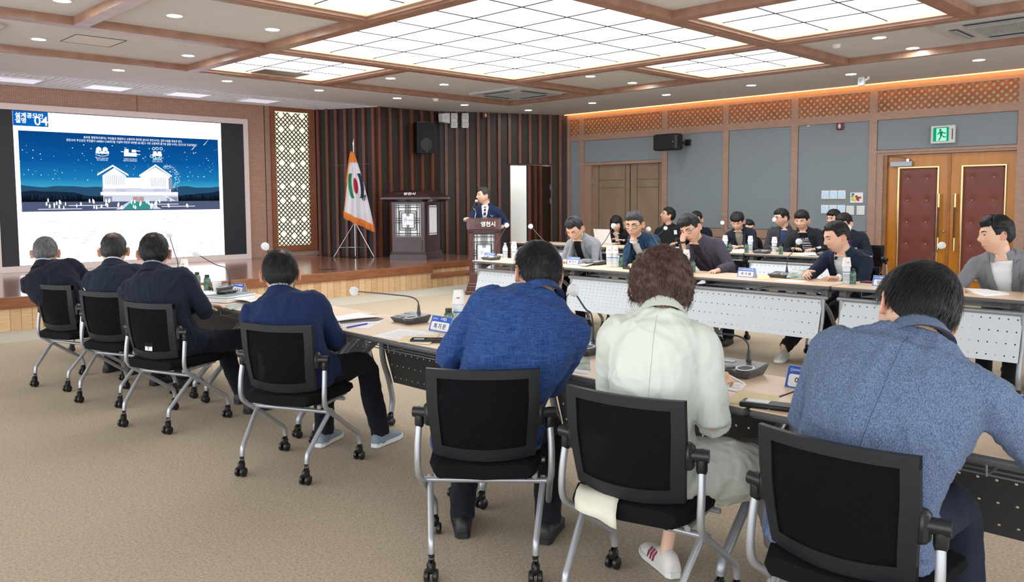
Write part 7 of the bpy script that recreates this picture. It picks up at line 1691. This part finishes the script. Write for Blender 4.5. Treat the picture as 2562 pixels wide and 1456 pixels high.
paper('large white drawing sheet before the grey suit', [(2385, 715), (2480, 722), (2500, 738), (2400, 728)], M_pic); paper('stack of white papers under the grey suit\'s hand', [(2405, 724), (2490, 722), (2525, 738), (2440, 748)], th=.012, rows=True); pen('purple pen at the grey suit\'s sleeve', (2378, 704), (2392, 709), (90, 50, 170), z=.02)
paper('plastic bag of papers on the wire shelf below the teal jacket', [(1545, 692), (1575, 694), (1575, 700), (1548, 699)], th=.03)if False else None
# ---- back row
for (b, h, dx, lb) in [((1628, 622), (1663, 573), .25, 'back row microphone left of the black cardigan'), ((1790, 632), (1808, 560), .3, 'back row microphone left of the beige shirt'), ((1906, 634), (1936, 553), .2, 'back row microphone at the mouth of the charcoal suit'), ((2066, 640), (2121, 573), .2, 'back row microphone over the chest of the purple shirt')]:
    fmic(lb, b, h, dx)
for (q, lb, c2) in [((1814, 630), 'back row water bottle before the beige shirt', 'can'), ((1877, 632), 'back row water bottle between the beige shirt and the charcoal suit', 'can2'), ((1937, 636), 'back row water bottle before the striped top', 'can')]: bottle(lb, fz(*q))
can('back row green can right of the beige shirt man\'s bottle', fz(1826, 630)); can('back row green can left of the second bottle', fz(1867, 633)); can('back row green can before the striped top', fz(1953, 637))
paper('white papers before the beige shirt', [(1830, 625), (1862, 624), (1862, 631), (1828, 631)], th=.006); paper('long white papers hanging over the back row table\'s edge', [(1985, 634), (2040, 632), (2043, 641), (1995, 643)], th=.006, lift=.01); paper('notebook with blue edge before the black cardigan', [(1658, 617), (1692, 617), (1690, 623), (1655, 623)], mat('navy cover', (60, 70, 130), .6), th=.01, name='notebook', cat='notebook')
paper('papers and folder at the left of the second back table', [(1793, 622), (1810, 620), (1808, 628), (1792, 627)])
lp_ = thing('laptop', 'white laptop open before the woman with black bob', 'laptop', (10.72, xpt(1510, 600, 10.72).y, TZ), R(-90)); MB().bbox(-.17, .17, 0, .23, 0, .016, .004).build('keyboard_base', mat('laptop white', (226, 222, 224), .4), lp_, True)
MB().bbox(-.17, .17, -.004, .004, 0, .24, .003).build('screen_lid', mat('laptop white', (226, 222, 224), .4), lp_, M=Matrix.Translation((0, .0, .014)) @ Matrix.Rotation(R(14), 4, 'X')); MB().box(-.12, -.1, -.006, -.004, .215, .225).build('lid_logo', M_print, lp_, M=Matrix.Translation((0, .0, .014)) @ Matrix.Rotation(R(14), 4, 'X'))
# ---- speaker's microphone on the podium, remote in his hand
hm_ = hpos(1192, 503, (9.0, 9.7, 1.5)); t = thing('podium_microphone', 'black stage microphone with pale ball head held up before the speaker\'s mouth', 'microphone', (9.02, 9.74, 1.19))
b_ = Vector(tuple(hm_))-Vector(t.location); d_ = Vector((-.14, .14, -.55)); m = MB(); base_ = Vector((.0, .0, 0)); m.tube(bez([(-.10, .06, 0), tuple(b_*.45+Vector((-.05, .03, -.02))), tuple(b_+Vector((-.06, .03, -.10)))], 6), .006, 8); m.build('stand', M_chrome, t, True)
m = MB(); m.tube([tuple(b_+Vector((-.06, .03, -.12))), tuple(b_+Vector((-.012, .006, -.025)))], [.014, .02], 14); m.build('handle', M_black, t, True); MB().ball(tuple(b_), (.026, .026, .026), 14).build('grille', mat('mic grille', (200, 200, 204), .4, metal=.4), t, True)
